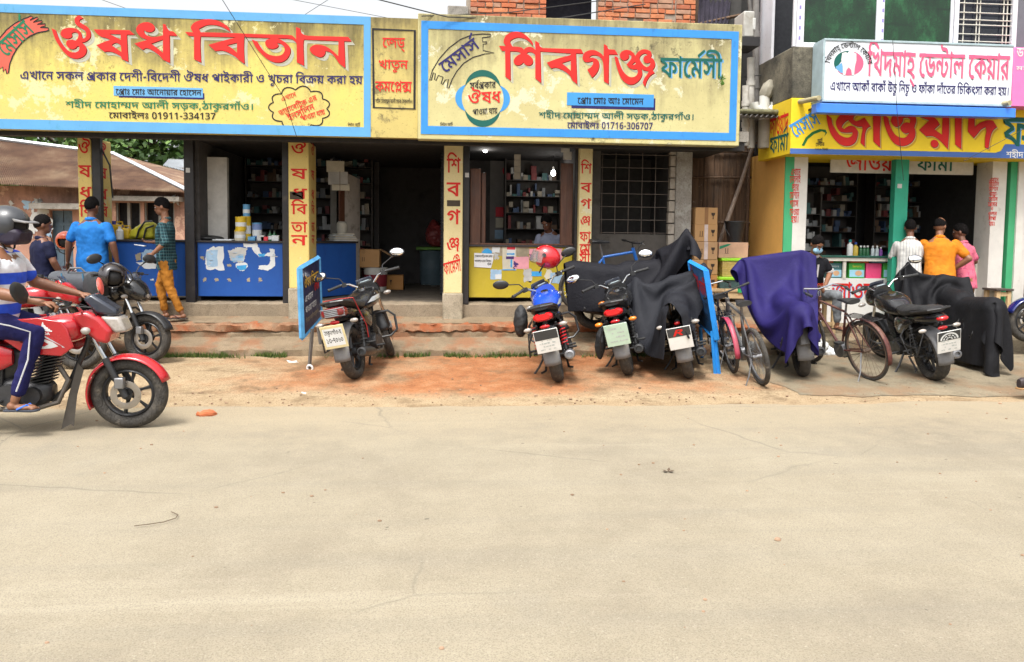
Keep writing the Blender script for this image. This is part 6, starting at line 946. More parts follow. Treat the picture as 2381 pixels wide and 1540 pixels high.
# packets of sanitary goods in the glass cases
cols={'teal':(.02,.22,.34),'green':(.05,.36,.05),'pink':(.72,.07,.19),'red':(.66,.04,.04),'sky':(.30,.55,.68),'orange':(.75,.14,.03)}
def packet(px0,py0,px1,py1,c,low,txt,lab):
    a=at(px0,py1,Y=11.24);d=at(px1,py0,Y=11.24); z0=sz+.002 if py1>640 else a.z
    t=wthing('goods_packet',lab,'packet',((a.x+d.x)/2,11.3,z0),'packets in the glass cases')
    B().box(a.x+.003,d.x-.003,11.24,11.36,z0,d.z).obj('packet_body',pm('packet_'+c,cols[c],.35,var=.06),t,bev=.008)
    if low: rect(t,pm('packet_'+low,cols.get(low,(.6,.6,.6)),.35),a.x+.012,d.x-.012,z0+.02,z0+(d.z-z0)*.55,11.24,'picture',.002); patch(t,pm('skin_print',(.62,.36,.2),.5),[(a.x+(d.x-a.x)*(.6+.22*math.cos(q)),z0+(d.z-z0)*(.33+.18*math.sin(q))) for q in [i*.7 for i in range(9)]],11.24,'picture',.004)
    if txt: lfit(txt,t,pm('print_yellow',(.8,.66,.05),.5) if c=='green' else M_white,V((a.x+(d.x-a.x)*.22,11.24,z0+(d.z-z0)*.72)),XU,ZU,(d.x-a.x)*.55,.035,.003)
packet(1922,612,1958,646,'teal','sky','Senora','teal packet in the glass case beside the masked youth')
packet(1972,612,2011,648,'green','sky','Senora','green packet with a face print, left end of the main glass case')
packet(2012,613,2050,648,'pink',None,'','magenta packet standing between two green packets')
packet(2052,612,2092,648,'green','sky','Senora','green packet right of the magenta packet')
packet(2093,614,2136,648,'teal','sky','Senora','teal packet in the main glass case beside the green steel post') if False else packet(2054+40,613,2134,648,'teal','sky','Senora','teal packet behind the green steel post')
packet(2270,622,2296,648,'pink',None,'','pink packet at the right end of the glass cases')
for px0,px1,c,l_ in ((1977,2020,'orange','orange packet lying on top in the main glass case'),(2026,2060,'sky','pale blue packet lying on top in the main glass case'),(2070,2110,'red','red packet lying on top in the main glass case'),(1924,1938,'orange','small orange packet lying beside the masked youth'),(1939,1957,'green','small green packet lying beside the masked youth')):
    a=at(px0,612,Y=11.26);d=at(px1,603,Y=11.26); t=wthing('goods_packet',l_,'packet',((a.x+d.x)/2,11.3,a.z),'packets in the glass cases'); B().box(a.x,d.x,11.26,11.5,a.z,d.z).obj('packet_body',pm('packet_'+c,cols[c],.35,var=.06),t,bev=.012)
# bottles on the counter
def bottle(px,py,Y,h,r,c,capc,lab,grp):
    p=at(px,py,Y=Y); p.z=tz
    t=wthing('bottle',lab,'bottle',tuple(p),grp)
    B().lathe([(r,0),(r,h*.62),(r*.85,h*.7),(r*.38,h*.78),(r*.38,h*.84)],p,n=12).obj('bottle_body',pm('bottle_'+c,{'green':(.01,.09,.03),'clear':(.5,.56,.58),'amber':(.5,.36,.05),'white':(.65,.65,.63),'violet':(.2,.06,.3)}[c],.2),t)
    B().lathe([(r*.5,h*.84),(r*.5,h),(r*.2,h*1.02)],p,n=12).obj('cap',pm('cap_'+capc,{'white':(.7,.7,.68),'blue':(.02,.06,.3),'teal':(.01,.2,.22)}[capc],.4),t)
for px,h,r,c,k,l_ in ((1988,.2,.04,'amber','blue','amber bottle with blue cap'),(1975,.24,.045,'white','teal','tall white bottle with teal cap'),(2000,.15,.03,'green','white','leftmost dark green bottle with white cap'),(2008,.15,.03,'green','white','middle dark green bottle with white cap'),(2016,.15,.03,'green','white','rightmost dark green bottle with white cap'),(2028,.15,.028,'clear','white','clear bottle with white cap'),(2038,.15,.028,'clear','white','clear dropper bottle'),(2047,.13,.026,'violet','white','violet bottle')):
    bottle(px,590,11.32,h,r,c,k,l_+' on the green topped shop counter','bottles on the shop counter')
# ---------------------------------------------------------------- behind and above: house, trees, brick storey, pipes, wires
M_tin,nt,bs,tc=node_mat('rusty_tin'); co=tc.outputs['UV']
o=rmp(nt,nz(nt,tc.outputs['Object'],.9,7,.75),[(.34,(.075,.036,.022)),(.5,(.155,.085,.05)),(.64,(.25,.175,.11))])
o=mix(nt,rmp(nt,nz(nt,tc.outputs['Object'],3.5,6,.75,(1,.25,.25)),[(.5,0.),(.68,.85)]),o,(.07,.035,.024)); nt.links.new(o,bs.inputs['Base Color']); bs.inputs['Roughness'].default_value=.75
M_tin2=pm('pale_tin_edge',(.50,.52,.54),.5,.3,var=.2)
hw=wthing('tin_roof_house','low pink plastered house under a rusty corrugated tin roof, behind the lettered pillar','house',(-8,17,.1))
def corr(par,A,Bp,Cp,Dp,n,amp,mat,name='roof'):
    # corrugated sheet: A,B eave ends; D,C ridge ends above them
    b=B(); rows=[]; m=n*4; nn=(Bp-A).cross(Dp-A).normalized()
    if nn.z<0: nn=-nn
    for j in range(2):
        P0,P1=(A,Bp) if j==0 else (Dp,Cp)
        rows.append([P0.lerp(P1,i/m)+nn*amp*math.sin(i*math.pi/2) for i in range(m+1)])
    b.ring(rows,False); return b.obj(name,mat,par,ang=80)
eL=at(-120,424,Y=16.6);eR=at(433,447,Y=16.9);rL=at(-120,312,Y=20.2);rR=at(268,362,Y=20.6)
corr(hw,eL,eR,rR,rL,110,.022,M_tin)
hb=at(445,447,Y=21.5); corr(hw,eR,V((eR.x+1.2,22.5,eR.z+.1)),rR+V((.05,0,0)),rR,30,.022,M_tin)
b=B(); b.tube([rL+V((0,-.02,.04)),rR+V((0,-.02,.04))],.055,6); b.tube([rR+V((0,-.02,.03)),eR+V((0,0,.05))],.05,6); b.obj('ridge_cap',M_tin2,hw)
M_pinkw=mat_sign('pink_plaster',(.44,.25,.185),(.38,.21,.155),(.17,.115,.09),.2,3.2,(.16,.11,.08),(.55,.36,.26),-.15)
yw=17.25; zt=eL.z-.02
w0=at(-120,600,Y=yw).x; w1=at(440,600,Y=yw).x
def ho(px0,py0,px1,py1): a=at(px0,py1,Y=yw);c=at(px1,py0,Y=yw); return a.x,c.x,a.z,c.z
d=ho(120,490,168,640); wv=ho(270,472,326,535); wu=ho(336,472,405,535)
b=B(); xs_=[w0,d[0],d[1],wv[0],wv[1],wu[0],wu[1],w1]
b.box(w0,d[0],yw,yw+.25,.05,zt).box(d[1],wv[0],yw,yw+.25,.05,zt).box(wv[1],wu[0],yw,yw+.25,.05,zt).box(wu[1],w1,yw,yw+.25,.05,zt)
b.box(d[0],d[1],yw,yw+.25,d[3],zt)
for q in (wv,wu): b.box(q[0],q[1],yw,yw+.25,q[3],zt).box(q[0],q[1],yw,yw+.25,.05,q[2])
b.obj('wall',M_pinkw,hw)
dr=B(); dr.box(d[0],(d[0]+d[1])/2-.01,yw+.1,yw+.14,.1,d[3]).box((d[0]+d[1])/2+.01,d[1],yw+.1,yw+.14,.1,d[3])
for k in range(5): z=.3+k*.5; dr.box(d[0]+.04,d[1]-.04,yw+.08,yw+.1,z,z+.07)
dr.obj('door',pm('blue_grey_door',(.07,.115,.16),.6,var=.25,dirt=(.04,.06,.08)),hw)
B().box(d[0]-.25,d[1]+.3,yw-.35,yw-.001,d[3]+.02,d[3]+.14).obj('door_canopy',M_cemg,hw)
for q in (wv,wu):
    o=B().box(q[0],q[1],yw+.2,yw+.22,q[2],q[3]).obj('window',M_dark,hw)
    b=B(); 
    for k in range(3): x=q[0]+(q[1]-q[0])*k/2; b.box(x-.03,x+.03,yw+.03,yw+.1,q[2],q[3])
    b.obj('window_frame',pm('grey_frame',(.2,.19,.17),.7),o)
B().box(wv[0]-.2,wu[1]+.2,yw-.3,yw-.001,wv[3]+.03,wv[3]+.13).obj('window_canopy',M_cemg,hw)
random.seed(31)
for k,(x,y,w_,h,m_) in enumerate(((12,490,18,30,PAPER),(0,520,26,40,PAPER),(30,512,22,30,M_papb),(42,500,16,26,PAPER),(55,470,24,18,M_papb),(20,470,14,20,M_papg),(70,492,30,50,PAPER),(92,478,18,24,M_papg),(100,505,24,36,PAPER),(104,520,18,28,M_papb),(60,518,14,34,PAPER),(80,465,16,10,M_papg),(405,455,12,20,PAPER))):
    a=at(x,y+h,Y=yw);c=at(x+w_,y,Y=yw); torn(hw,m_,[((x)*4096/2380,y*4096/2380),((x+w_)*4096/2380,y*4096/2380),((x+w_)*4096/2380,(y+h)*4096/2380),(x*4096/2380,(y+h)*4096/2380)],yw,0,0,1,'wall_poster',.004+.002*k,.03,60+k)
# small hut roof further right
h2=wthing('tin_roof_hut','small dark hut with a pale tin roof at the right behind the pink house','hut',(-6,23,.1))
a=at(378,385,Y=22);c=at(440,400,Y=22)
corr(h2,a,c,at(452,372,Y=24),at(392,370,Y=24),18,.02,M_tin2); B().box(a.x,c.x+.8,22.3,24.4,.1,a.z-.03).obj('wall',M_boards,h2)
# trees -----------------------------------------------------------
def mat_leaf(name,c0,c1,c2):
    m,nt,bs,tc=node_mat(name); g=nt.nodes.new('ShaderNodeNewGeometry')
    nt.links.new(rmp(nt,g.outputs['Random Per Island'],[(0,c0),(.55,c1),(1,c2)]),bs.inputs['Base Color']); bs.inputs['Roughness'].default_value=.55
    bs.inputs['Transmission Weight'].default_value=0; return m
M_lf=[mat_leaf('leaf_mid',(.025,.06,.014),(.06,.125,.026),(.12,.20,.045)),mat_leaf('leaf_fresh',(.04,.09,.015),(.09,.17,.025),(.16,.24,.05)),mat_leaf('leaf_dark',(.006,.014,.006),(.014,.03,.012),(.035,.06,.02))]
M_bark=pm('bark',(.10,.075,.05),.9,var=.4,scale=5,sc=(1,1,.3),bmp=.6,bscale=14)
def tree(label,x,y,h,r,leaf,n,ls,seed,z0=.1,ratio=.8):
    random.seed(seed); t=wthing('leafy_tree',label,'tree',(x,y,z0),'trees behind the shops')
    tb=B(); lean=random.uniform(-.3,.3); tip=V((x+lean,y,z0+h*.62))
    tb.tube([V((x,y,z0-.1)),V((x+.08,y,z0+h*.3)),tip],[h*.03,h*.024,h*.012],9)
    cl=[]
    for i in range(16):
        a=random.uniform(0,6.28); q=random.uniform(.25,1)**.6; zz=random.uniform(.42,1)
        rr=r*q*math.sin(math.pi*min(1,max(.12,(zz-.3)/.85)))**.5
        c=V((x+lean+rr*math.cos(a),y+rr*ratio*math.sin(a),z0+h*zz-.12*h)); cl.append((c,r*random.uniform(.26,.46)))
        s0=V((x,y,z0)).lerp(tip,random.uniform(.5,1)); tb.tube([s0,(s0+c)/2+V((0,0,.1*h*random.random())),c],[h*.011,h*.007,h*.003],6)
    tb.obj('trunk',M_bark,t)
    b=B()
    for i in range(n):
        c,cr=random.choice(cl); d=V((random.gauss(0,1),random.gauss(0,1),random.gauss(0,.8))).normalized()*cr*random.uniform(.35,1.08)**.6
        p=c+d; u=V((random.gauss(0,1),random.gauss(0,1),random.gauss(-.2,.6))).normalized(); v=u.cross(V((random.gauss(0,1),random.gauss(0,1),random.gauss(0,1)))).normalized(); s=ls*random.uniform(.6,1.4)
        b.add([p,p+u*s*.5+v*s*.26,p+u*s,p+u*s*.5-v*s*.26],[(0,1,2,3)])
    b.obj('crown',leaf,t,flat=True); return t
tree('tall mid green tree rising behind the ridge of the tin roof house',-12.5,27,7.5,3.6,M_lf[0],9000,.26,1)
tree('fresh yellow green bushy tree behind the left end of the tin roof',-15.5,24.5,5.4,2.6,M_lf[1],6000,.24,2)
tree('tree of deep green leaf clumps just right of the lettered pillar, over the tin roof',-8.6,28,8.0,3.4,M_lf[0],9000,.28,3)
tree('tree at the far left edge behind the pink house',-20,28,7.6,3.8,M_lf[0],7000,.28,4)
tree('tree over the pale roofed hut beside the black post',-5.2,29,7.2,3.2,M_lf[0],7000,.28,5)
tree('dark tree seen through the gap right of the cream signboard',5.9,17.5,6.9,1.5,M_lf[2],7000,.2,6,.1,1.0)
# small plant growing out of the signboard crack
p=at(*nat(2000+2105/2.381,800/2.381),Y=10.25); random.seed(5); b=B()
for i in range(34):
    q=p+V((random.gauss(0,.012),-.02-abs(random.gauss(0,.02)),random.uniform(-.03,.09))); u=V((random.gauss(0,1),random.gauss(-.5,.5),random.gauss(.3,.6))).normalized(); v=u.cross(V((0,1,.2))).normalized(); b.add([q,q+u*.018+v*.01,q+u*.04,q+u*.018-v*.01],[(0,1,2,3)])
tag(b.obj('weed',mat_leaf('weed_leaf',(.05,.13,.015),(.09,.22,.02),(.13,.28,.03)),flat=True),'small bright green weed growing from a crack in the cream signboard','plant')
# unfinished brick storey -------------------------------------------
bk=wthing('brick_storey','unfinished upper storey of rough red brick with a dark window gap, above the cream signboard','building',(1.9,12.8,3.16))
M_mort=pm('mortar',(.30,.25,.20),.95,var=.25)
M_brk=[pm('brick_%d'%i,c,.9,var=.22,scale=9,bmp=.5,bscale=30,dirt=(.33,.24,.18),dlo=.56,dhi=.75) for i,c in enumerate(((.44,.13,.055),(.38,.12,.06),(.50,.18,.08),(.36,.20,.13)))]
YB=12.6; kx0=at(1040,60,Y=YB).x; kx1=at(1617,40,Y=YB).x; g0=at(1270,30,Y=YB).x; g1=at(1390,30,Y=YB).x; zt=7.0
B().box(kx0+.3,g0-.012,YB+.03,YB+.25,3.16,zt).box(g1+.012,kx1-.012,YB+.03,YB+.25,3.16,zt).box(g0-.02,g1+.02,YB+.03,YB+.25,5.95,zt).obj('wall',M_mort,bk)
random.seed(17); b=B(); z=4.2; r_=0; hole=[(-1,0)]
while z<5.95:
    for (a0,a1) in ((kx0+.36,g0),(g1,kx1-.34),(kx1-.33,kx1)):
        x=a0-(.13 if r_%2 else 0)
        while x<a1-.02:
            L_=.245 if random.random()>.25 else .12
            xa=max(x,a0);xb=min(x+L_,a1)
            if xb-xa>.04 and not (random.random()<.035 and z>4.75 and xb-xa>.1):
                b.mat(random.randrange(4)); dy=random.uniform(-.012,.012); dz=random.uniform(-.005,.005); b.box(xa+.006,xb-.006,YB+dy,YB+.06,z+dz,z+.068+dz)
            elif xb-xa>.04: pass
            x+=L_+.004
    z+=.082; r_+=1
tag(b.obj('bricks',M_brk,bk,bev=.006),kind='stuff')
B().box(kx0,kx0+.33,YB-.03,YB+.3,3.16,at(1050,14,Y=YB).z).obj('corner_column',M_cemg,bk,bev=.02)
B().box(kx1-.02,kx1+.06,YB+.05,YB+.4,3.16,zt).obj('corner_post',M_boards,bk)
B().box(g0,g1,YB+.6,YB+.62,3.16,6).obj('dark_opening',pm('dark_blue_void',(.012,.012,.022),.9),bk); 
aw=wthing('tin_awning','dark rusty corrugated tin awning sticking out right of the brick storey','awning',tuple(at(1660,40,Y=12.6)))
a=at(1622,62,Y=12.3);c=at(1692,56,Y=12.3); corr(aw,a,c,at(1704,-40,Y=13.4),at(1622,-40,Y=13.4),7,.025,pm('dark_tin',(.03,.025,.04),.7,.2,var=.4),'tin_sheet'); B().tube([a+V((0,.1,.05)),c+V((.35,.2,.22))],.03,6).obj('rafter',M_boards,aw)
# alley between the buildings: pipes, AC unit, awning sheet
al=wthing('cement_wall','dark neglected cement wall in the narrow alley between the two shop rows','wall',(4.7,12.4,.3))
B().box(3.7,4.93,12.35,12.5,3.1,7).obj('wall',pm('alley_wall',(.085,.08,.075),.95,var=.4,scale=2,dirt=(.03,.03,.028)),al) if False else B().box(4.35,4.93,12.9,13.05,.3,7).obj('wall',pm('alley_wall',(.06,.057,.054),.95,var=.4,scale=2,dirt=(.03,.03,.028)),al)
def pipe(px,py0,py1,Y,r,col,lab,dx=0):
    a=at(px,py0,Y=Y);c=at(px+dx,py1,Y=Y); b=B().cyl(a,c,r,n=12)
    for k in (.25,.6): q=a.lerp(c,k); b.cyl(q,q+(c-a).normalized()*.08,r*1.22,n=12)
    return tag(b.obj('drain_pipe',col),lab,'pipe','drain pipes in the alley')
M_pvc=pm('dirty_pvc',(.46,.44,.40),.5,var=.2,dirt=(.25,.22,.18)); M_gpipe=pm('grey_conduit',(.16,.15,.14),.6,var=.3)
pipe(1733,200,340,11.3,.05,M_pvc,'pale drain pipe nearest the cream signboard edge'); pipe(1745,135,345,11.45,.055,M_pvc,'thick pale drain pipe second from the cream signboard')
pipe(1757,-10,330,11.7,.05,M_gpipe,'dark grey conduit in the middle of the alley pipes'); pipe(1771,-10,160,11.8,.018,pm('teal_hose',(.0,.24,.22),.4),'thin teal pipe running down beside the cement beam',7)
pipe(1768,30,300,11.9,.06,M_gpipe,'wide grey conduit behind the teal pipe'); pipe(1741,-10,120,11.9,.03,M_gpipe,'slanted grey conduit above the air conditioner',12)
vp=wthing('vent_pipe','white plastic branched vent pipe with its top wrapped in a bag, beside the yellow fascia','pipe',tuple(at(1776,270,Y=11.2)))
p=at(1776,262,Y=11.2); b=B().cyl(p+V((0,0,-.1)),p+V((0,0,.24)),.075,n=16).cyl(p+V((0,0,-.03)),p+V((0,0,.05)),.09,n=16); b.tube([p+V((-.02,0,0)),p+V((-.14,0,.06)),p+V((-.16,0,.14))],.065,12); b.tube([p,p+V((.13,0,.06)),p+V((.15,0,.14))],.065,12); b.obj('pipe_body',pm('white_pvc',(.6,.6,.57),.35,var=.08,dirt=(.4,.38,.33)),vp)
B().lathe([(.08,0),(.10,.06),(.09,.18),(.03,.27)],p+V((0,0,.22)),(.35,0,1),9).obj('wrapped_bag',pm('dirty_bag',(.24,.22,.17),.8,var=.3),vp); q=at(1776,345,Y=11.3); B().cyl(q,q+V((0,0,.42)),.095,n=16).obj('pipe_foot',pm('dusty_pvc',(.3,.27,.22),.6,var=.2),vp)
p0=at(1722,268,Y=10.9);p1_=at(1833,272,Y=10.9)
sa=wthing('tin_awning','narrow corrugated sheet spanning the alley under the branched vent pipe','awning',tuple((p0+p1_)/2))
corr(sa,p0,p1_,p1_+V((0,.9,.08)),p0+V((0,.9,.08)),9,.02,M_gpipe,'tin_sheet'); B().box(p0.x,p1_.x,10.92,11.4,p0.z+.03,p0.z+.10).obj('debris',pm('mossy_debris',(.13,.125,.07),.95,var=.5,scale=14,bmp=.8,bscale=20),sa,bev=.03)
ac=wthing('air_conditioner','grey outdoor unit of an air conditioner on the wall above the alley','air conditioner',tuple(at(1740,85,Y=11.3)))
a=at(1728,86,Y=11.2);c=at(1752,26,Y=11.2); B().box(a.x,c.x+.02,11.2,11.6,a.z,c.z).obj('casing',pm('grey_casing',(.42,.41,.38),.5,var=.08,dirt=(.3,.28,.24)),ac,bev=.02); B().box(c.x-.01,c.x+.035,11.19,11.4,a.z+.1,c.z-.1).obj('side_grip',M_papg,ac,bev=.01); B().box(a.x-.05,c.x+.1,11.18,11.65,a.z-.13,a.z-.002).obj('bracket',M_blackp,ac)
# wires ---------------------------------------------------------------
M_wire=pm('black_wire',(.03,.03,.03),.6)
def wire(pts,lab,r=.006,sag=.0):
    P=[at(x,y,Y=Y) for x,y,Y in pts]
    if len(P)==2: P=[P[0].lerp(P[1],t/14)-V((0,0,sag*4*(t/14)*(1-t/14))) for t in range(15)]
    return tag(B().tube(P,r,5).obj('wire',M_wire),lab,'wire','wires over the street')
wire([(513,-6,9.2),(660,228,9.9),(690,320,10.24)],'thin black wire slanting down across the long yellow signboard',.004)
wire([(980,38,10.2),(1180,30,10.6),(1395,2,11.5)],'upper sagging wire in front of the brick storey',.007); wire([(850,-8,9.8),(1040,40,10.2),(1270,48,10.4),(1500,10,11)],'lower sagging wire in front of the brick storey',.008)
wire([(220,-6,12),(320,30,12)],'faint wire above the left end of the long signboard',.004); wire([(640,-8,12),(900,42,12)],'faint wire dropping toward the narrow panel',.004); wire([(700,40,12),(775,-8,12)],'faint wire rising above the long signboard',.004)
wire([(2075,95,9.9),(2085,260,9.9),(2100,420,10.4)],'black wire hanging down across the white lightbox signboard',.004); wire([(2240,375,10.2),(2400,290,10.2)],'black wire slanting up across the right end of the yellow fascia',.004)
wire([(1722,180,11.6),(1800,172,11.6),(1840,150,11.3)],'wire bundle crossing the alley',.008)
b=wire([(200,310,10.9),(245,360,10.9),(300,400,11.2),(272,470,11.5)],'loose black wires hanging from the roof beside the leftmost pillar',.01) if False else wire([(190,305,10.9),(235,345,11.0),(255,385,11.0),(262,460,11.2)],'loose black wires hanging from the roof beside the leftmost pillar',.012)
# ---------------------------------------------------------------- motorcycles
def cat(P,t):
    n=len(P); i=min(int(t),n-2); f=t-i; a=P[max(i-1,0)];b=P[i];c=P[i+1];d=P[min(i+2,n-1)]
    return tuple(.5*(2*q+(r-p)*f+(2*p-5*q+4*r-s)*f*f+(3*q-p-3*r+s)*f**3) for p,q,r,s in zip(a,b,c,d))
def sloft(b,st,n=18,m=20,e=2.4,ax='x'):
    """body lofted along x through (x, z centre, half width, half height[, y centre]) with rounded square sections"""
    rings=[]
    for i in range(n+1):
        q=cat(st,(len(st)-1)*i/n); x,z,w,h=q[:4]; y=q[4] if len(q)>4 else 0; rg=[]
        for k in range(m):
            a=2*math.pi*k/m; c,s=math.cos(a),math.sin(a)
            u=math.copysign(abs(c)**(2/e),c)*max(w,.001); v=math.copysign(abs(s)**(2/e),s)*max(h,.001)
            rg.append(V((x,y+u,z+v)) if ax=='x' else V((u,x,z+v)) if ax=='y' else V((z+u,y+v,x)))
        rings.append(rg)
    return b.ring(rings)
def gloss(name,c,r=.22,coat=.6): return pm(name,c,r,0,.05,3,coat=coat)
M_tyre,nt,bs,tc=node_mat('dusty_tyre'); co=tc.outputs['Object']
o=rmp(nt,nz(nt,co,11,5,.7),[(.3,(.022,.02,.018)),(.55,(.045,.04,.034)),(.75,(.13,.11,.085))]); nt.links.new(o,bs.inputs['Base Color']); bs.inputs['Roughness'].default_value=.85
wv_=nt.nodes.new('ShaderNodeTexWave'); wv_.inputs['Scale'].default_value=9; wv_.inputs['Distortion'].default_value=6; wv_.inputs['Detail Scale'].default_value=4; nt.links.new(co,wv_.inputs['Vector']); bump(nt,bs,wv_.outputs['Fac'],.7,.006)
M_rim=pm('alloy_black',(.03,.03,.032),.4,.4,dirt=(.12,.10,.08),dlo=.6); M_chr=pm('chrome',(.62,.63,.64),.16,1.,var=.04); M_alm=pm('cast_metal',(.26,.26,.27),.42,.8,var=.15,dirt=(.14,.12,.1)); M_blkp=pm('black_plastic',(.018,.018,.019),.42,var=.2); M_blkg=gloss('black_gloss',(.012,.012,.013)); M_seat=pm('black_vinyl',(.02,.02,.021),.5,var=.2,bmp=.3,bscale=120)
RUBBER=pm('black_rubber',(.02,.02,.02),.7); M_mir=pm('mirror_glass',(.9,.92,.95),.03,1.,var=.0); M_tail=pm('red_lens',(.55,.006,.01),.12,coat=.5); M_clear=pm('clear_lens',(.33,.30,.27),.12,coat=.5,var=.2,scale=40); M_amb=pm('amber_lens',(.75,.20,.01),.15,coat=.5); M_disc=pm('brake_steel',(.36,.33,.30),.35,.9,var=.2)
M_dgrey=pm('dusty_grey_plastic',(.15,.15,.155),.6,var=.2,dirt=(.25,.22,.17),dlo=.55)
def steer_m(a): 
    h=V((1.0,0,.85)); return M.Translation(h)@M.Rotation(a,4,V((-.42,0,.9)))@M.Translation(-h)
def wheel(par,cx,mx=None,rr=.30,w=1.0,disc=True,sp=6,tyre=None,rim=None):
    t=.052; b=B(); c=V((cx,0,rr))
    b.torus(c,rr-2*t-.005,.017,(0,1,0),36,8,1.9)
    b.cyl(c+V((0,-.06,0)),c+V((0,.06,0)),.045,n=14)
    for k in range(sp):
        a=2*math.pi*k/sp+.3; d=V((math.cos(a),0,math.sin(a))); u=V((-d.z,0,d.x))
        p0=c+d*.035; p1=c+d*(rr-2*t-.01); q=[]
        for p,hw,hy in ((p0,.022,.022),((p0+p1)/2,.011,.014),(p1,.018,.018)): q.append([p+u*hw*math.cos(z)+V((0,hy*math.sin(z),0)) for z in [6.283*i/6 for i in range(6)]])
        b.ring(q)
    if mx: b.xf(mx)
    o=b.obj('wheel',rim or M_rim,par)
    b=B().torus(c,rr-t,t,(0,1,0),48,12,w); 
    if mx: b.xf(mx)
    b.obj('tyre',tyre or M_tyre,o)
    if disc:
        b=B().torus(c+V((0,-.075,0)),.092,.026,(0,1,0),30,6,.09)
        if mx: b.xf(mx)
        b.obj('brake_disc',M_disc,o)
    return o
def fender(b,cx,cz,r,a0,a1,hw,n=16,th=.006,drop=.03):
    rows=[]
    for i in range(n+1):
        a=R(a0+(a1-a0)*i/n); d=V((math.cos(a),0,math.sin(a))); c=V((cx,0,cz))
        rows.append([c+d*(r-drop*abs(k)**2.2)+V((0,hw*k,0)) for k in (-1,-.75,-.4,0,.4,.75,1)])
    vs=len(b.v); b.ring(rows,False); return b
def mirror(par,p,facing,big=1.0,tilt=0,stem=None,shell=None):
    o=B().tube(stem,.007,7).obj('mirror',M_blkp,par)
    q=V(facing).to_track_quat('Y','Z').to_matrix()@M.Rotation(tilt,3,'Y')
    B().ell(p,(.078*big,.022,.05*big),q).obj('mirror_shell',shell or M_blkp,o)
    B().ell(V(p)+V(facing).normalized()*.008,(.07*big,.016,.043*big),q).obj('mirror_glass',M_mir,o)
    return o
def motorcycle(label,loc,yaw,lean=0,steer=0,tank=None,accent=None,group=None,plate='white',tail='wide',front='cowl',guard=True,mirrors=(1,1),bar=True,covered=False,muff=None,stand=True,ind=None,shock=None,side=None,fend=None,mir_face=None,seatm=None,sportbar=False,w=1.0):
    zr=gz(loc[0],loc[1]); zf=gz(loc[0]+1.28*math.cos(yaw),loc[1]+1.28*math.sin(yaw)); loc=loc if loc[2]>.2 or loc[1]<7.5 else (loc[0],loc[1],zr)
    t=thing('motorcycle',label,'motorcycle',loc,(-lean,-math.atan((zf-zr)/1.28) if loc[2]<.2 else 0,yaw),group); t.scale=(1.0,1.13,1.02); sm=steer_m(steer); tank=tank or M_blkg; side=side or M_blkg; fend=fend or M_blkp; ind=ind or M_clear
    wheel(t,0,None,.30,1.08*w,False); wheel(t,1.28,sm,.295,.9,True)
    # forks
    b=B()
    for y in (-.085,.085):
        b.cyl((1.285,y,.28),(1.14,y,.60),.026,.026,12)
    b.xf(sm); fk=b.obj('fork',M_blkp,t)
    b=B()
    for y in (-.085,.085): b.cyl((1.15,y,.58),(1.0,y,.90),.017,.017,10)
    b.xf(sm); b.obj('fork_tube',M_chr,fk)
    b=B().cb((1.02,0,.87),(.08,.22,.035)).cb((1.06,0,.78),(.08,.21,.03)).cyl((1.02,0,.87),(1.06,0,.78),.03,n=8); b.xf(sm); b.obj('fork_clamp',M_blkp,fk,bev=.008); b=B().cb((1.25,-.10,.40),(.07,.05,.09)); b.xf(sm); b.obj('brake_caliper',M_alm,fk,bev=.008)
    b=fender(B(),1.28,.295,.325,20,165,.075); b.xf(sm); b.obj('mudguard',fend,t,solid=.006)
    # frame, swing arm, engine
    b=B(); b.tube([(1.0,0,.80),(.98,0,.70),(.84,0,.36),(.72,0,.24)],.022,8).tube([(1.0,0,.82),(.7,0,.74),(.38,0,.66),(-.2,0,.70)],.024,8)
    for y in (-.09,.09): b.tube([(.40,y,.36),(.2,y*1.1,.33),(0,y*1.15,.30)],[.022,.02,.018],8).tube([(.42,y,.66),(.40,y,.36)],.018,8).tube([(.40,y,.40),(.1,y*1.3,.58),(-.12,y*1.1,.68)],.012,7)
    b.cyl((0,-.12,.30),(0,.12,.30),.014,n=8); b.obj('frame',M_blkp,t)
    b=B(); sloft(b,[(.36,.34,.07,.09),(.45,.33,.115,.12),(.6,.31,.12,.115),(.70,.32,.09,.09),(.74,.33,.05,.05)],12,18,3)
    b.cyl((.47,-.15,.32),(.47,.15,.32),.085,n=20).cyl((.62,-.14,.31),(.62,.14,.31),.07,n=18)
    en=b.obj('engine',pm('engine_grey',(.055,.055,.058),.45,.6,var=.25,dirt=(.14,.12,.1),dlo=.55),t)
    b=B()
    for k in range(9): 
        c=V((.655+.008*k,0,.40+.026*k)); s_=.082-.002*(k%2)
        b.cb(c,(s_*2,s_*2.1,.010),M.Rotation(R(-12),4,'Y'))
    b.cb((.70,0,.655),(.10,.13,.07),M.Rotation(R(-12),4,'Y')); b.obj('cylinder_fins',M_blkp,en)
    mp=[(.79,-.03,.52),(.86,-.06,.42),(.80,-.10,.25),(.62,-.13,.20),(.36,-.15,.22),(.20,-.155,.25)]
    ex=B().tube(mp,.02,10).obj('exhaust_pipe',pm('sooty_pipe',(.11,.095,.08),.5,.7,var=.3),t)
    B().lathe([(.022,0),(.045,.06),(.055,.14),(.056,.40),(.048,.46),(.030,.465),(.028,.44)],(.24,-.155,.245),(-1,-.03,.16),18).obj('muffler',muff or M_blkp,ex)
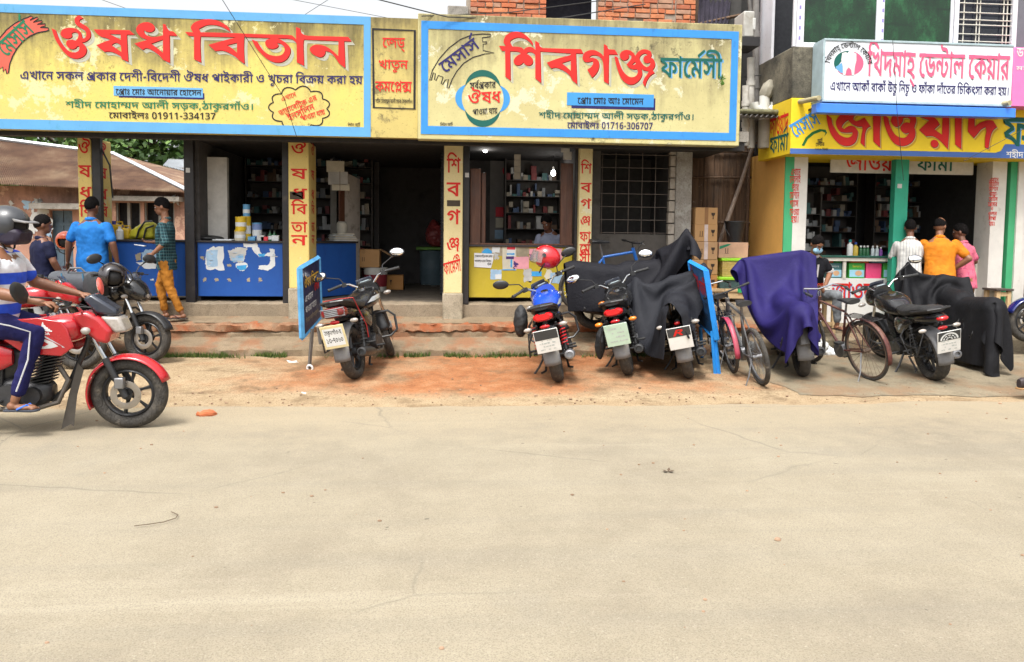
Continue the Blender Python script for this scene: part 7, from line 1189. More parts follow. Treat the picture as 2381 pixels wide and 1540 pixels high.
    # shock absorbers
    for y in (-.135,.135):
        o=B().cyl((.02,y,.34),(.10,y,.67),.016,n=8).obj('shock_absorber',M_blkp,t)
        P=[]; a=V((.03,y,.39)); c=V((.092,y,.64)); u,v=frame(c-a)
        for k in range(61): f=k/60; P.append(a.lerp(c,f)+(u*math.cos(f*7*6.283)+v*math.sin(f*7*6.283))*.030)
        B().tube(P,.007,5).obj('spring',shock or M_blkp,o)
    # rear mudguard and plate
    b=fender(B(),0,.30,.34,70,188,.08,14); b.tube([(-.28,0,.62),(-.345,0,.44)],[.05,.055],8); b.obj('mudguard',M_dgrey,t,solid=.006)
    px,pz_=-.425,.545; pmx=M.Translation((px,0,pz_))@M.Rotation(R(-14),4,'Y')
    if plate:
        pw,ph=.235,.26
        pc={'white':(.68,.68,.66),'green':(.46,.60,.48),'yellow':(.66,.57,.32)}.get(plate,(.68,.68,.66))
        o=B().box(-.004,.004,-pw/2,pw/2,-ph/2,ph/2,pmx).obj('number_plate',pm('plate_'+(plate if plate in('green','yellow') else 'white'),pc,.45,var=.06,dirt=tuple(x*.75 for x in pc)),t,bev=.003)
        f=lambda u,v,w: pmx@V((-.0045-w,-u,v))
        fx=lambda txt,u,v,wd,ht: letters(run(txt)[0],lambda x,y,w: f(u+x*wd/run(txt)[1],v+y*ht/640,w),M_blk,o,w=.001)
        if plate=='yellow':
            B().add([f(u,v,.001) for u,v in ((-pw/2+.02,-ph/2+.03),(pw/2-.02,-ph/2+.03),(pw/2-.02,ph/2-.03),(-pw/2+.02,ph/2-.03))],[(0,1,2,3)]).obj('plate_face',PAPER,o,flat=True)
            fx('ঠাকুরগাঁও-হ',-.085,.03,.17,.045); fx('১৩-৭০৬০',-.085,-.065,.17,.06)
        elif plate in('press','R','dark'):
            B().add([f(u,v,.001) for u,v in ((-pw/2+.006,.02),(pw/2-.006,.02),(pw/2-.006,ph/2-.006),(-pw/2+.006,ph/2-.006))],[(0,1,2,3)]).obj('plate_face',pm('plate_dark',(.035,.037,.04),.5),o,flat=True)
            if plate=='R':
                vs,fs=latin('R',.02); B().add([f(-.07+x*.17+y*.05,.035+y*.1,.003) for x,y in vs],fs).obj('lettering',M_red,o,flat=True)
            if plate=='press':
                for r0,r1 in ((.075,.092),(.05,.062),(.02,.035)):
                    vs=[];n_=14
                    for i in range(n_+1): a=math.pi*i/n_; vs+=[f(r0*math.cos(a),.03+r0*math.sin(a)*.9,.0025),f(r1*math.cos(a),.03+r1*math.sin(a)*.9,.0025)]
                    B().add(vs,[(2*i,2*i+1,2*i+3,2*i+2) for i in range(n_) if i%3!=2 or r0==.075]).obj('plate_mark',PAPER,o,flat=True)
        if plate in('dark','green','press'):
            random.seed(int(abs(loc[0])*100)); b=B()
            for rr_ in range(4):
                x=-.08
                while x<.07:
                    w_=random.uniform(.008,.03)
                    if random.random()<.6: z=-.10+rr_*.035 if plate!='green' else -.08+rr_*.05; b.add([f(x,z,.0015),f(x+w_,z,.0015),f(x+w_,z+random.uniform(.008,.02),.0015),f(x,z+random.uniform(.008,.02),.0015)],[(0,1,2,3)])
                    x+=w_+.006
            b.obj('plate_mark',pm('faded_plate_print',(.42,.45,.44),.6),o,flat=True)
    if not covered:
        # tail
        b=B(); sloft(b,[(.30,.70,.10,.06),(.05,.74,.115,.065),(-.18,.78,.10,.06),(-.33,.80,.06,.04),(-.37,.805,.045,.025)],14,18,2.6); b.obj('tail_cowl',side,t)
        if tail=='wide': b=B(); sloft(b,[(-.27,.785,.10,.045),(-.34,.79,.095,.045),(-.375,.795,.07,.03)],8,18,2.6); b.obj('tail_light',M_tail,t)
        elif tail=='grille':
            b=B(); sloft(b,[(-.24,.785,.125,.062),(-.34,.79,.118,.058),(-.385,.795,.09,.04)],8,18,2.8); o=b.obj('tail_light',pm('dark_red_lens',(.16,.012,.012),.15,coat=.4),t); b=B()
            for k in range(-2,3): b.tube([(-.33,-.118,.79+k*.021),(-.392,-.05,.795+k*.018),(-.398,0,.795+k*.018),(-.392,.05,.795+k*.018),(-.33,.118,.79+k*.021)],.0085,6)
            b.obj('tail_grille',M_dgrey,o)
        else: B().ell((-.35,0,.80),(.05,.06,.03)).obj('tail_light',M_tail,t)
        B().ell((-.33,0,.685),(.018,.05,.022)).obj('reflector',M_tail,t)
        b=B(); b.tube([(.05,.13,.83),(-.15,.14,.87),(-.30,.11,.90),(-.34,0,.905),(-.30,-.11,.90),(-.15,-.14,.87),(.05,-.13,.83)],.014,8); b.obj('grab_rail',M_blkp,t)
        b=B(); sloft(b,[(.50,.80,.085,.04),(.38,.79,.12,.05),(.2,.80,.145,.055),(0,.845,.13,.05),(-.2,.875,.11,.042),(-.28,.885,.07,.025)],18,18,2.8); b.obj('seat',seatm or M_seat,t)
        b=B(); sloft(b,[(.985,.83,.06,.05),(.93,.835,.135,.10),(.80,.83,.16,.118),(.62,.805,.145,.105),(.48,.775,.10,.07),(.42,.765,.07,.05)],26,26,2.8); tk=b.obj('fuel_tank',tank,t)
        B().cyl((.74,0,.935),(.735,0,.957),.042,n=18).obj('fuel_cap',M_chr,tk)
        if accent:
            for sy in (-1,1): decal(tk,accent,[(.92,.79),(.80,.85),(.60,.835),(.50,.78),(.62,.785),(.80,.80)],sy,'tank_stripe')
        for sy in (-1,1):
            b=B(); sloft(b,[(.50,.62,.02,.06,sy*.11),(.38,.62,.03,.105,sy*.125),(.2,.67,.03,.07,sy*.13),(.08,.71,.015,.03,sy*.125)],10,14,2.6); b.obj('side_panel',side,t)
    for sy in (-1,1):
        if not covered or plate:
            B().tube([(-.22,sy*.08,.67),(-.26,sy*.15,.67)],.008,6).obj('indicator_stalk',M_blkp,t); B().ell((-.265,sy*.175,.672),(.026,.042,.024)).obj('indicator',ind,t)
    B().ell((-.36,0,.70),(.016,.03,.02)).obj('plate_lamp',M_tail,t) if covered and plate else None
    if not covered and front!='none':
        b=B(); 
        if front=='cowl': sloft(b,[(.98,.90,.12,.10),(1.08,.89,.14,.13),(1.18,.85,.12,.12),(1.26,.81,.07,.07),(1.28,.80,.03,.03)],14,20,2.4)
        else: b.ell((1.14,0,.84),(.10,.10,.10))
        b.xf(sm); hc=b.obj('headlamp_cowl',tank if front=='cowl' else M_blkp,t)
        b=B().ell((1.225,0,.80),(.06,.085,.075)); b.xf(sm); b.obj('headlight',M_clear,hc)
        b=B(); vis=[]
        for i in range(7): 
            a=R(-60+20*i); vis.append([V((1.10+.10*math.cos(a),.13*math.sin(a),.92)),V((1.03+.06*math.cos(a),.10*math.sin(a),1.06))])
        b.ring(vis,False); b.xf(sm); b.obj('visor',pm('smoked_visor',(.03,.035,.05),.15,coat=.4),hc,solid=.004)
        b=B().cb((1.03,0,.985),(.05,.17,.09),M.Rotation(R(-35),4,'Y')); b.xf(sm); o=b.obj('instrument_panel',M_blkp,t,bev=.015)
        b=B().cb((1.005,0,1.0),(.008,.10,.055),M.Rotation(R(-35),4,'Y')); b.xf(sm); b.obj('dial',pm('dial_glass',(.35,.42,.45),.2),o)
        for sy in (-1,1):
            b=B().ell((1.13,sy*.20,.80),(.03,.045,.026)); b.xf(sm); b.obj('indicator',ind,t)
    if bar:
        b=B(); b.tube([(.90,.38,1.05),(.93,.27,1.06),(.99,.17,1.04),(1.0,.07,.95),(1.0,-.07,.95),(.99,-.17,1.04),(.93,-.27,1.06),(.90,-.38,1.05)],.012,9); b.xf(sm); hb=b.obj('handlebar',M_chr,t)
        for sy in (-1,1):
            b=B().cyl((.925,sy*.26,1.058),(.895,sy*.395,1.048),.018,n=10); b.cyl((.893,sy*.395,1.048),(.889,sy*.41,1.047),.021,n=10); b.xf(sm); b.obj('grip',RUBBER,hb)
            b=B().cb((.945,sy*.225,1.05),(.06,.05,.05)); b.tube([(.97,sy*.23,1.05),(1.0,sy*.27,1.045),(.975,sy*.40,1.04)],.006,6); b.xf(sm); b.obj('brake_lever',M_blkp,hb)
        b=B(); 
        for sy in (-1,1): b.tube([(.95,sy*.2,1.04),(1.08,sy*.14,1.02),(1.1,sy*.05,.9),(1.0,sy*.03,.75)],.006,6)
        b.xf(sm); b.obj('cable',RUBBER,hb)
        for sy,on in zip((1,-1),mirrors):
            if not on: continue
            p=sm@V((.95,sy*.45,1.235)); st=[sm@V(q) for q in ((.945,sy*.22,1.06),(.965,sy*.25,1.14),(.96,sy*.38,1.20),(.955,sy*.44,1.225))]
            fc=mir_face or (-1,sy*.1,.22)
            mirror(t,p,fc,1.12,sy*R(12),st)
    if guard:
        for sy in (-1,1):
            B().tube([(.86,sy*.05,.62),(.90,sy*.2,.62),(.92,sy*.26,.55),(.88,sy*.27,.38),(.84,sy*.2,.32),(.80,sy*.05,.32)],.014,8).obj('crash_guard',M_blkp,t)
    B().tube([(.18,.16,.62),(.16,.22,.55),(.0,.23,.36),(-.16,.22,.36),(-.22,.2,.5),(-.2,.14,.62)],.008,7).tube([(-.05,.23,.36),(-.02,.2,.6)],.006,6).tube([(.08,.225,.46),(-.2,.21,.46)],.006,6).obj('side_guard',M_blkp,t)
    B().cyl((.43,-.23,.28),(.43,.23,.28),.014,n=8).obj('foot_peg',RUBBER,t); B().cyl((.11,-.24,.37),(.11,.24,.37),.013,n=8).obj('foot_peg',RUBBER,t); B().tube([(.50,.10,.26),(.55,.14,.25),(.66,.17,.23)],.008,6).obj('gear_lever',M_alm,t)
    b=B(); sloft(b,[(.14,.52,.05,.10),(.24,.53,.075,.15),(.45,.54,.08,.14),(.58,.60,.06,.08)],8,14,3); b.obj('air_box',M_blkp,t)
    if stand: B().tube([(.40,.11,.26),(.36,.2,.13),(.34,.26,lean*.28+.005)],.012,8).obj('side_stand',M_blkp,t); B().tube([(.06,.16,.12),(.12,.12,.12),(.30,.10,.24),(.30,-.10,.24),(.12,-.12,.12),(.06,-.16,.12)],.012,7).obj('centre_stand',M_blkp,t)
    B().tube([(.02,.10,.36),(.42,.11,.42)],.03,8).obj('chain_cover',M_blkp,t)
    return t
from mathutils.bvhtree import BVHTree
def decal(par,mat,poly,side,name='emblem',off=.003,n=6,key=None):
    """paint a flat outline (x,z) onto the side of a curved part"""
    me=par.data; bv=BVHTree.FromPolygons([v.co for v in me.vertices],[tuple(p.vertices) for p in me.polygons])
    tri=tessellate_polygon([[V((x,z,0)) for x,z in poly]]); b=B()
    for a in tri:
        P=[V((poly[i][0],0,poly[i][1])) for i in a]; g={}
        for i in range(n+1):
            for j in range(n+1-i):
                q=P[0]+(P[1]-P[0])*(i/n)+(P[2]-P[0])*(j/n); h=bv.ray_cast(V((q.x,side*3,q.z)),V((0,-side,0)))[0]
                g[i,j]=len(b.v); b.v.append(V((q.x,(h.y if h else side*.1)+side*off,q.z)))
        for i in range(n):
            for j in range(n-i):
                b.f.append((g[i,j],g[i+1,j],g[i,j+1])); b.m.append(0)
                if i+j<n-1: b.f.append((g[i+1,j],g[i+1,j+1],g[i,j+1])); b.m.append(0)
    return b.obj(name,mat,par)
def helmet(label,loc,rot,col,vis=True,stripe=None,s=1.0,face=None):
    h=thing('helmet',label,'helmet',loc,rot); rg=[]
    b=B(); n=12; m=22
    for i in range(n+1):
        th=R(90-13*i); rr=math.cos(th) if i else .02; z=math.sin(th)
        rg.append([V((.155*s*rr*math.cos(a)*(1.06 if math.cos(a)<0 else 1),.125*s*rr*math.sin(a),.135*s*z)) for a in [2*math.pi*k/m for k in range(m)]])
    b.ring(rg,True,(True,False)); sh=b
    # drop the face opening
    keep=[f for f in sh.f if not (all(sh.v[i].x>.07*s for i in f) and all(sh.v[i].z<.03*s for i in f))]
    sh.m=[0]*len(keep); sh.f=keep; o=sh.obj('shell',col,h,solid=.014)
    B().ell((0,0,-.01),(.128*s,.103*s,.105*s)).obj('padding',pm('helmet_lining',(.015,.015,.016),.9),h)
    if vis:
        b=B(); rows=[]
        for i in range(11):
            a=R(-78+15.6*i); rows.append([V((.175*s*math.cos(a),.142*s*math.sin(a),.05*s)),V((.185*s*math.cos(a),.147*s*math.sin(a),-.03*s)),V((.18*s*math.cos(a),.142*s*math.sin(a),-.10*s))])
        b.ring(rows,False); vm=bpy.data.materials.get('visor_clear')
        if not vm:
            vm,nt,bs,tc=node_mat('visor_clear'); bs.inputs['Base Color'].default_value=(.25,.22,.21,1); bs.inputs['Roughness'].default_value=.08; bs.inputs['Alpha'].default_value=.5
        b.obj('visor',vm,h)
        for sy in (-1,1): B().cyl((.03*s,sy*.128*s,.0),(.03*s,sy*.142*s,0),.024*s,n=14).obj('visor_pivot',M_blkp,h)
    if stripe:
        for sy in (-1,1): decal(o,stripe,[(-.12*s,.02*s),(-.04*s,.06*s),(.05*s,.075*s),(-.03*s,.045*s),(-.09*s,-.03*s)],sy,'stripe')
    b=B()
    for sy in (-1,1): b.tube([(.0,sy*.11*s,-.09*s),(.03,sy*.07,-.17*s),(.035,0,-.20*s)],.008,6)
    b.obj('chin_strap',RUBBER,h); return h
G0='motorcycles parked in front of the shops'
def gpt(x,y,z=.03): p=at(x,y,Z=z); return (p.x,p.y,z)
M_blu_t=gloss('blue_tank',(.012,.06,.42)); M_red_t=gloss('red_tank',(.40,.012,.018)); M_gr_ac=gloss('silver_graphic',(.48,.52,.55)); M_brk=pm('pink_red_print',(.6,.02,.03),.4)
L14=R(13)
m5=motorcycle('black parked motorcycle with a yellow edged number plate, beside the blue standing board',gpt(830,886,.02),R(78),R(11),R(20),M_blkg,M_gr_ac,G0,'yellow','grille',mirrors=(1,1),ind=M_clear)
B().tube([(-.05,-.14,.90),(.0,-.15,.80),(.12,-.17,.56),(.14,-.16,.42)],.006,6).tube([(-.25,.10,.92),(-.1,0,.915),(-.05,-.14,.90)],.006,6).obj('bungee_cord',pm('red_cord',(.35,.02,.02),.7),m5)
m6=motorcycle('blue tanked motorcycle with a red helmet hung on its mirror',gpt(1300,891,.02),R(80),L14,R(30),M_blu_t,M_gr_ac,G0,'dark','wide',mirrors=(1,1),muff=M_alm,shock=pm('red_spring',(.5,.01,.015),.4),mir_face=(1,.1,.1))
m7=motorcycle('black motorcycle with a green number plate and amber indicators',gpt(1462,878,.02),R(74),L14,R(18),M_blkg,None,G0,'green','wide',ind=M_amb,mirrors=(1,1))
m11=motorcycle('black motorcycle with knobbly rear tyre and a big white plate, beside the old bicycle',gpt(2172,884,.03),R(86),R(12),R(8),M_blkg,None,G0,'press','small',mirrors=(0,1),muff=M_alm,w=1.3)
m13=motorcycle('dark blue motorcycle cut off by the right edge of the picture',(at(2394,752,Y=10.0).x+1.28,9.9,.29),R(174),0,0,gloss('navy_fender',(.006,.012,.10)),None,G0,'white','wide',fend=gloss('navy_fender',(.006,.012,.10)),stand=False)
# left group
m2=motorcycle('black motorcycle loaded with a grey bag, a helmet hung on its handlebar, behind the rider',(at(346,850,Z=.06).x-1.28*math.cos(R(-24)),at(346,850,Z=.06).y-1.28*math.sin(R(-24)),.05),R(-24),R(-3),R(12),M_blkg,M_gr_ac,G0,'white','wide',mir_face=(-1,.2,-.1),mirrors=(1,1))
m3=motorcycle('red tanked motorcycle behind the rider, mostly hidden',(at(70,800,Y=9.2).x-.78,9.2,.05),R(4),R(5),0,M_red_t,None,G0,'white','wide',mirrors=(0,0))
m4=motorcycle('red motorcycle by the corner pillar with an orange helmet on it',(at(150,640,Y=11.9).x+.3,12.75,.15),R(-98),R(-5),R(10),M_red_t,None,G0,None,'wide',mirrors=(1,0))
# the ridden one
yawR=R(5); fc_=at(305,995,Z=.004)
m1=motorcycle('red motorcycle being ridden along the street by the man in a striped shirt',(fc_.x-1.40*math.cos(yawR)+.0,fc_.y-1.40*math.sin(yawR),.004),yawR,0,R(-6),M_red_t,None,None,None,'wide',fend=M_red_t,side=M_red_t,stand=False,guard=False,mirrors=(0,0),front='none')
m1.scale=(1.09,1.13,1.04)
tk=[c for c in m1.children if c.name.startswith('fuel_tank')][0]
b=B(); tp=[(.944,.70),(.856,.63),(.60,.655),(.47,.76),(.385,.82),(.43,.885),(.56,.925),(.70,.935),(.86,.905),(.90,.85)]
b.prism(tp,lambda u,v,w:V((u,-.155-w,v)),.018); sd=b.obj('tank_side',M_red_t,m1,bev=.016,seg=3); b=B().prism(tp,lambda u,v,w:V((u,.155+w,v)),.018).obj('tank_side',M_red_t,m1,bev=.016,seg=3)
fl=lambda nm,m_,pts,o=.1735: B().prism(pts,lambda u,v,w:V((u,-o-w,v)),.0015).obj(nm,m_,sd,flat=True)
fl('tank_stripe',M_white,[(.52,.835),(.68,.795),(.80,.745),(.84,.71),(.79,.695),(.60,.685),(.60,.695),(.75,.712),(.775,.728),(.72,.765),(.62,.805)])
fl('tank_stripe',M_gr_ac,[(.57,.842),(.70,.808),(.86,.715),(.87,.70),(.885,.70),(.74,.80),(.64,.835)])
fl('tank_stripe',M_dred,[(.56,.80),(.68,.765),(.75,.73),(.70,.72),(.58,.74)])
for k in range(5): fl('wing_emblem',PAPER,[(.80-.014*k,.825+.012*k),(.715+.004*k,.838+.014*k),(.722+.004*k,.848+.014*k),(.80-.014*k,.834+.012*k)])
lfit('HONDA',sd,PAPER,V((.665,-.175,.80)),XU,ZU,.12,.022,.001,bold=.02)
sp_=[(.42,.66),(.376,.58),(.36,.53),(.05,.60),(-.2,.70),(-.32,.78),(-.1,.77),(.2,.74)]
pn=B().prism(sp_,lambda u,v,w:V((u,-.15-w,v)),.02).obj('tail_panel',M_red_t,m1,bev=.01)
B().prism([(.36,.665),(.1,.72),(-.1,.75),(.1,.735),(.36,.685)],lambda u,v,w:V((u,-.171-w,v)),.003).obj('tail_stripe',PAPER,pn,flat=True); B().prism([(.37,.60),(.28,.60),(.27,.57),(.36,.55)],lambda u,v,w:V((u,-.171-w,v)),.003).obj('tail_stripe',M_dgrey,pn,flat=True)
B().prism([(.40,.52),(.36,.40),(.1,.40),(.0,.52),(.1,.58)],lambda u,v,w:V((u,-.13-w,v)),.02).obj('side_cover',M_dgrey,m1,bev=.012)
B().prism([(.903,.961),(1.022,.977),(1.115,.925),(1.197,.817),(1.166,.713),(1.084,.734),(.96,.86)],lambda u,v,w:V((u,-.13+w,v)),.26).obj('headlamp_shroud',M_red_t,m1,bev=.03,seg=3)
B().prism([(1.10,.935),(1.245,.93),(1.295,.806),(1.205,.796)],lambda u,v,w:V((u,-.10+w,v)),.2).obj('headlight',M_clear,m1,bev=.025,seg=3)
B().prism([(1.042,1.116),(.98,1.075),(1.073,.955),(1.228,.935),(1.213,.992)],lambda u,v,w:V((u,-.09+w,v)),.18).obj('visor',pm('smoked_visor',(.03,.035,.05),.15,coat=.4),m1,bev=.02)
B().ell((1.03,-.17,.83),(.035,.03,.03)).obj('indicator',M_clear,m1)
B().prism([(.93,.56),(.86,.30),(.80,.02),(.87,.06),(.89,.04),(.92,.30),(.97,.50)],lambda u,v,w:V((u,-.06+w*.5,v)),.006).obj('mud_flap',pm('mud_flap',(.055,.047,.038),.8,var=.3),m1)
fd=fender(B(),1.28,.295,.318,150,205,.07).obj('mudguard',M_red_t,m1,solid=.006)
hb=[c for c in m1.children if c.name.startswith('handlebar')][0]
mirror(m1,V((.70,-.44,1.15)),(-1,.1,-.1),1.5,R(30),[(.945,-.22,1.06),(.88,-.33,1.10),(.76,-.42,1.12)],M_blkp)
mirror(m1,V((.93,.44,1.14)),(-1,-.2,-.25),1.3,R(-30),[(.945,.22,1.06),(.96,.30,1.08),(.94,.40,1.12)],pm('salmon_shell',(.62,.10,.075),.45))
# helmets hung on machines
helmet('shiny red open face helmet hung on the right mirror of the blue motorcycle',tuple(at(1270,598,Y=9.6)),(R(8),R(-14),R(172)),gloss('helmet_red',(.50,.012,.018)),True,M_gr_ac,1.05)
helmet('black and red helmet hung on the handlebar of the loaded motorcycle',tuple(at(262,640,Y=9.35)),(R(80),R(20),R(-75)),gloss('helmet_redblack',(.02,.016,.018)),False,M_tail,1.1)
helmet('orange helmet resting on the red motorcycle by the corner pillar',tuple(at(152,560,Y=11.95)),(0,0,R(-70)),gloss('helmet_orange',(.62,.09,.02)),False,None,1.0)
# luggage of the loaded motorcycle
bg=wthing('bag','dark grey soft bag strapped behind the helmet on the loaded motorcycle','bag',tuple(at(190,672,Y=9.75)))
p=at(188,655,Y=9.75); b=B(); sloft(b,[(p.x-.34,p.z-.02,.10,.10,9.75),(p.x-.26,p.z,.16,.13,9.72),(p.x,p.z-.02,.17,.14,9.7),(p.x+.22,p.z-.02,.16,.14,9.68),(p.x+.34,p.z-.06,.11,.10,9.66)],16,20,2.8); b.obj('bag_body',pm('grey_canvas',(.06,.065,.075),.8,var=.2,bmp=.5,bscale=30),bg)
b=B()
for dx in (-.12,.12): b.tube([(p.x+dx,9.53,p.z+.11),(p.x+dx+.02,9.515,p.z),(p.x+dx+.05,9.53,p.z-.14)],.009,6)
b.obj('rope',pm('teal_rope',(.03,.12,.2),.7),bg); B().tube([(p.x-.08,9.6,p.z+.12),(p.x-.04,9.58,p.z+.17),(p.x+.08,9.58,p.z+.17),(p.x+.12,9.6,p.z+.12)],.012,7).obj('handle',M_dgrey,bg)
b2=at(222,668,Y=9.55); q=B(); sloft(q,[(b2.x-.10,b2.z,.10,.14,9.55),(b2.x,b2.z,.13,.19,9.52),(b2.x+.13,b2.z-.05,.10,.16,9.5)],8,16,2.6)
tag(q.obj('satchel',pm('charcoal_cloth',(.025,.027,.03),.85,var=.2,bmp=.5,bscale=26)),'black shoulder bag slung over the seat beside the grey bag','bag')
# ---------------------------------------------------------------- people
BAKE=[]
def rem(o,vox,sm=4,wr=0,ws=.09):
    md=o.modifiers.new('r','REMESH'); md.mode='VOXEL'; md.voxel_size=vox; md.use_smooth_shade=True
    md=o.modifiers.new('s','SMOOTH'); md.factor=.5; md.iterations=sm
    if wr:
        tx=bpy.data.textures.new('folds','CLOUDS'); tx.noise_scale=ws; tx.noise_depth=2
        md=o.modifiers.new('w','DISPLACE'); md.texture=tx; md.strength=wr; md.mid_level=.5; md.texture_coords='GLOBAL' if False else 'LOCAL'
    BAKE.append(o); return o
def cap(b,p0,p1,r0,r1,n=12):
    p0=V(p0);p1=V(p1); b.tube([p0,p1],[r0,r1],n); b.ell(p0,(r0,r0,r0),None,10,7); b.ell(p1,(r1,r1,r1),None,10,7)
def hand(b,w,d,nrm,curl=.5,spread=.0,s=1.0):
    """palm, four unequal bent fingers and a thumb from wrist w along d, palm facing nrm"""
    d=V(d).normalized(); n_=(V(nrm)-d*V(nrm).dot(d)).normalized(); sd=d.cross(n_)
    mx=M((d,sd,n_)).transposed().to_3x3(); b.ell(w+d*.045*s,(.052*s,.040*s,.018*s),mx,12,8)
    for k,(o,L) in enumerate(((-.030,.064),(-.010,.075),(.010,.070),(.029,.055))):
        p=w+d*.085*s+sd*o*s; c1=curl*.7; q=p+(d*math.cos(c1)+n_*math.sin(c1)+sd*o*spread*8).normalized()*L*.55*s; c2=curl*1.7
        r=q+(d*math.cos(c2)+n_*math.sin(c2)).normalized()*L*.5*s
        cap(b,p-d*.02,q,.0095*s,.009*s,8); cap(b,q,r,.009*s,.0075*s,8)
    p=w+d*.03*s-sd*.034*s; q=p+(d*.7-sd*.6+n_*.35).normalized()*.036*s; r=q+(d*.85-sd*.1+n_*.4).normalized()*.03*s
    cap(b,p,q,.0115*s,.010*s,8); cap(b,q,r,.010*s,.008*s,8)
SKIN=pm('brown_skin',(.20,.088,.046),.5,var=.1,scale=9); SKIN2=pm('dark_brown_skin',(.15,.062,.034),.5,var=.1,scale=9); HAIR=pm('black_hair',(.005,.004,.004),.85,var=.5,scale=70,bmp=1,bscale=90); HAIR.node_tree.nodes['Principled BSDF'].inputs['Specular IOR Level'].default_value=.12
def cloth(name,fn,rough=.8,bmp=.25):
    m,nt,bs,tc=node_mat(name); co=tc.outputs['Object']; sx=nt.nodes.new('ShaderNodeSeparateXYZ'); nt.links.new(co,sx.inputs[0])
    o=fn(nt,co,sx.outputs); o=mix(nt,rmp(nt,nz(nt,co,8,4,.6),[(.35,.25),(.6,0.)]),o,(0,0,0)); nt.links.new(o,bs.inputs['Base Color']); bs.inputs['Roughness'].default_value=rough; bs.inputs['Specular IOR Level'].default_value=.2
    bump(nt,bs,nz(nt,co,22,4,.6),bmp,.012); return m
def plain(c): return lambda nt,co,s: rmp(nt,nz(nt,co,5,3),[(.3,tuple(x*.88 for x in c)),(.7,c)])
def wavev(nt,v,f,ph=0.): return mth(nt,'MULTIPLY_ADD',mth(nt,'SINE',mth(nt,'MULTIPLY_ADD',v,f,ph)),.5,.5)
def checks(c,dk,lt,f):
    def fn(nt,co,s):
        o=mix(nt,rmp(nt,wavev(nt,s[2],f),[(.55,0.),(.7,.8)]),c,dk); o=mix(nt,rmp(nt,wavev(nt,mth(nt,'ADD',s[1],s[0]),f),[(.55,0.),(.7,.6)]),o,dk)
        o=mix(nt,rmp(nt,wavev(nt,s[2],f,2.),[(.93,0.),(.97,.7)]),o,lt); return mix(nt,rmp(nt,wavev(nt,mth(nt,'ADD',s[1],s[0]),f,2.),[(.93,0.),(.97,.7)]),o,lt)
    return fn
def hstripes(a,c,f,ph,th=.5): return lambda nt,co,s: mix(nt,rmp(nt,wavev(nt,s[2],f,ph),[(th-.03,0.),(th+.03,1.)]),a,c)
def vstripes(a,c,f,th=.8): return lambda nt,co,s: mix(nt,rmp(nt,wavev(nt,s[1],f),[(th,0.),(th+.08,1.)]),a,c)
def floral(a,c): return lambda nt,co,s: mix(nt,rmp(nt,nz(nt,co,16,3,.6),[(.56,0.),(.6,1.)]),a,c)
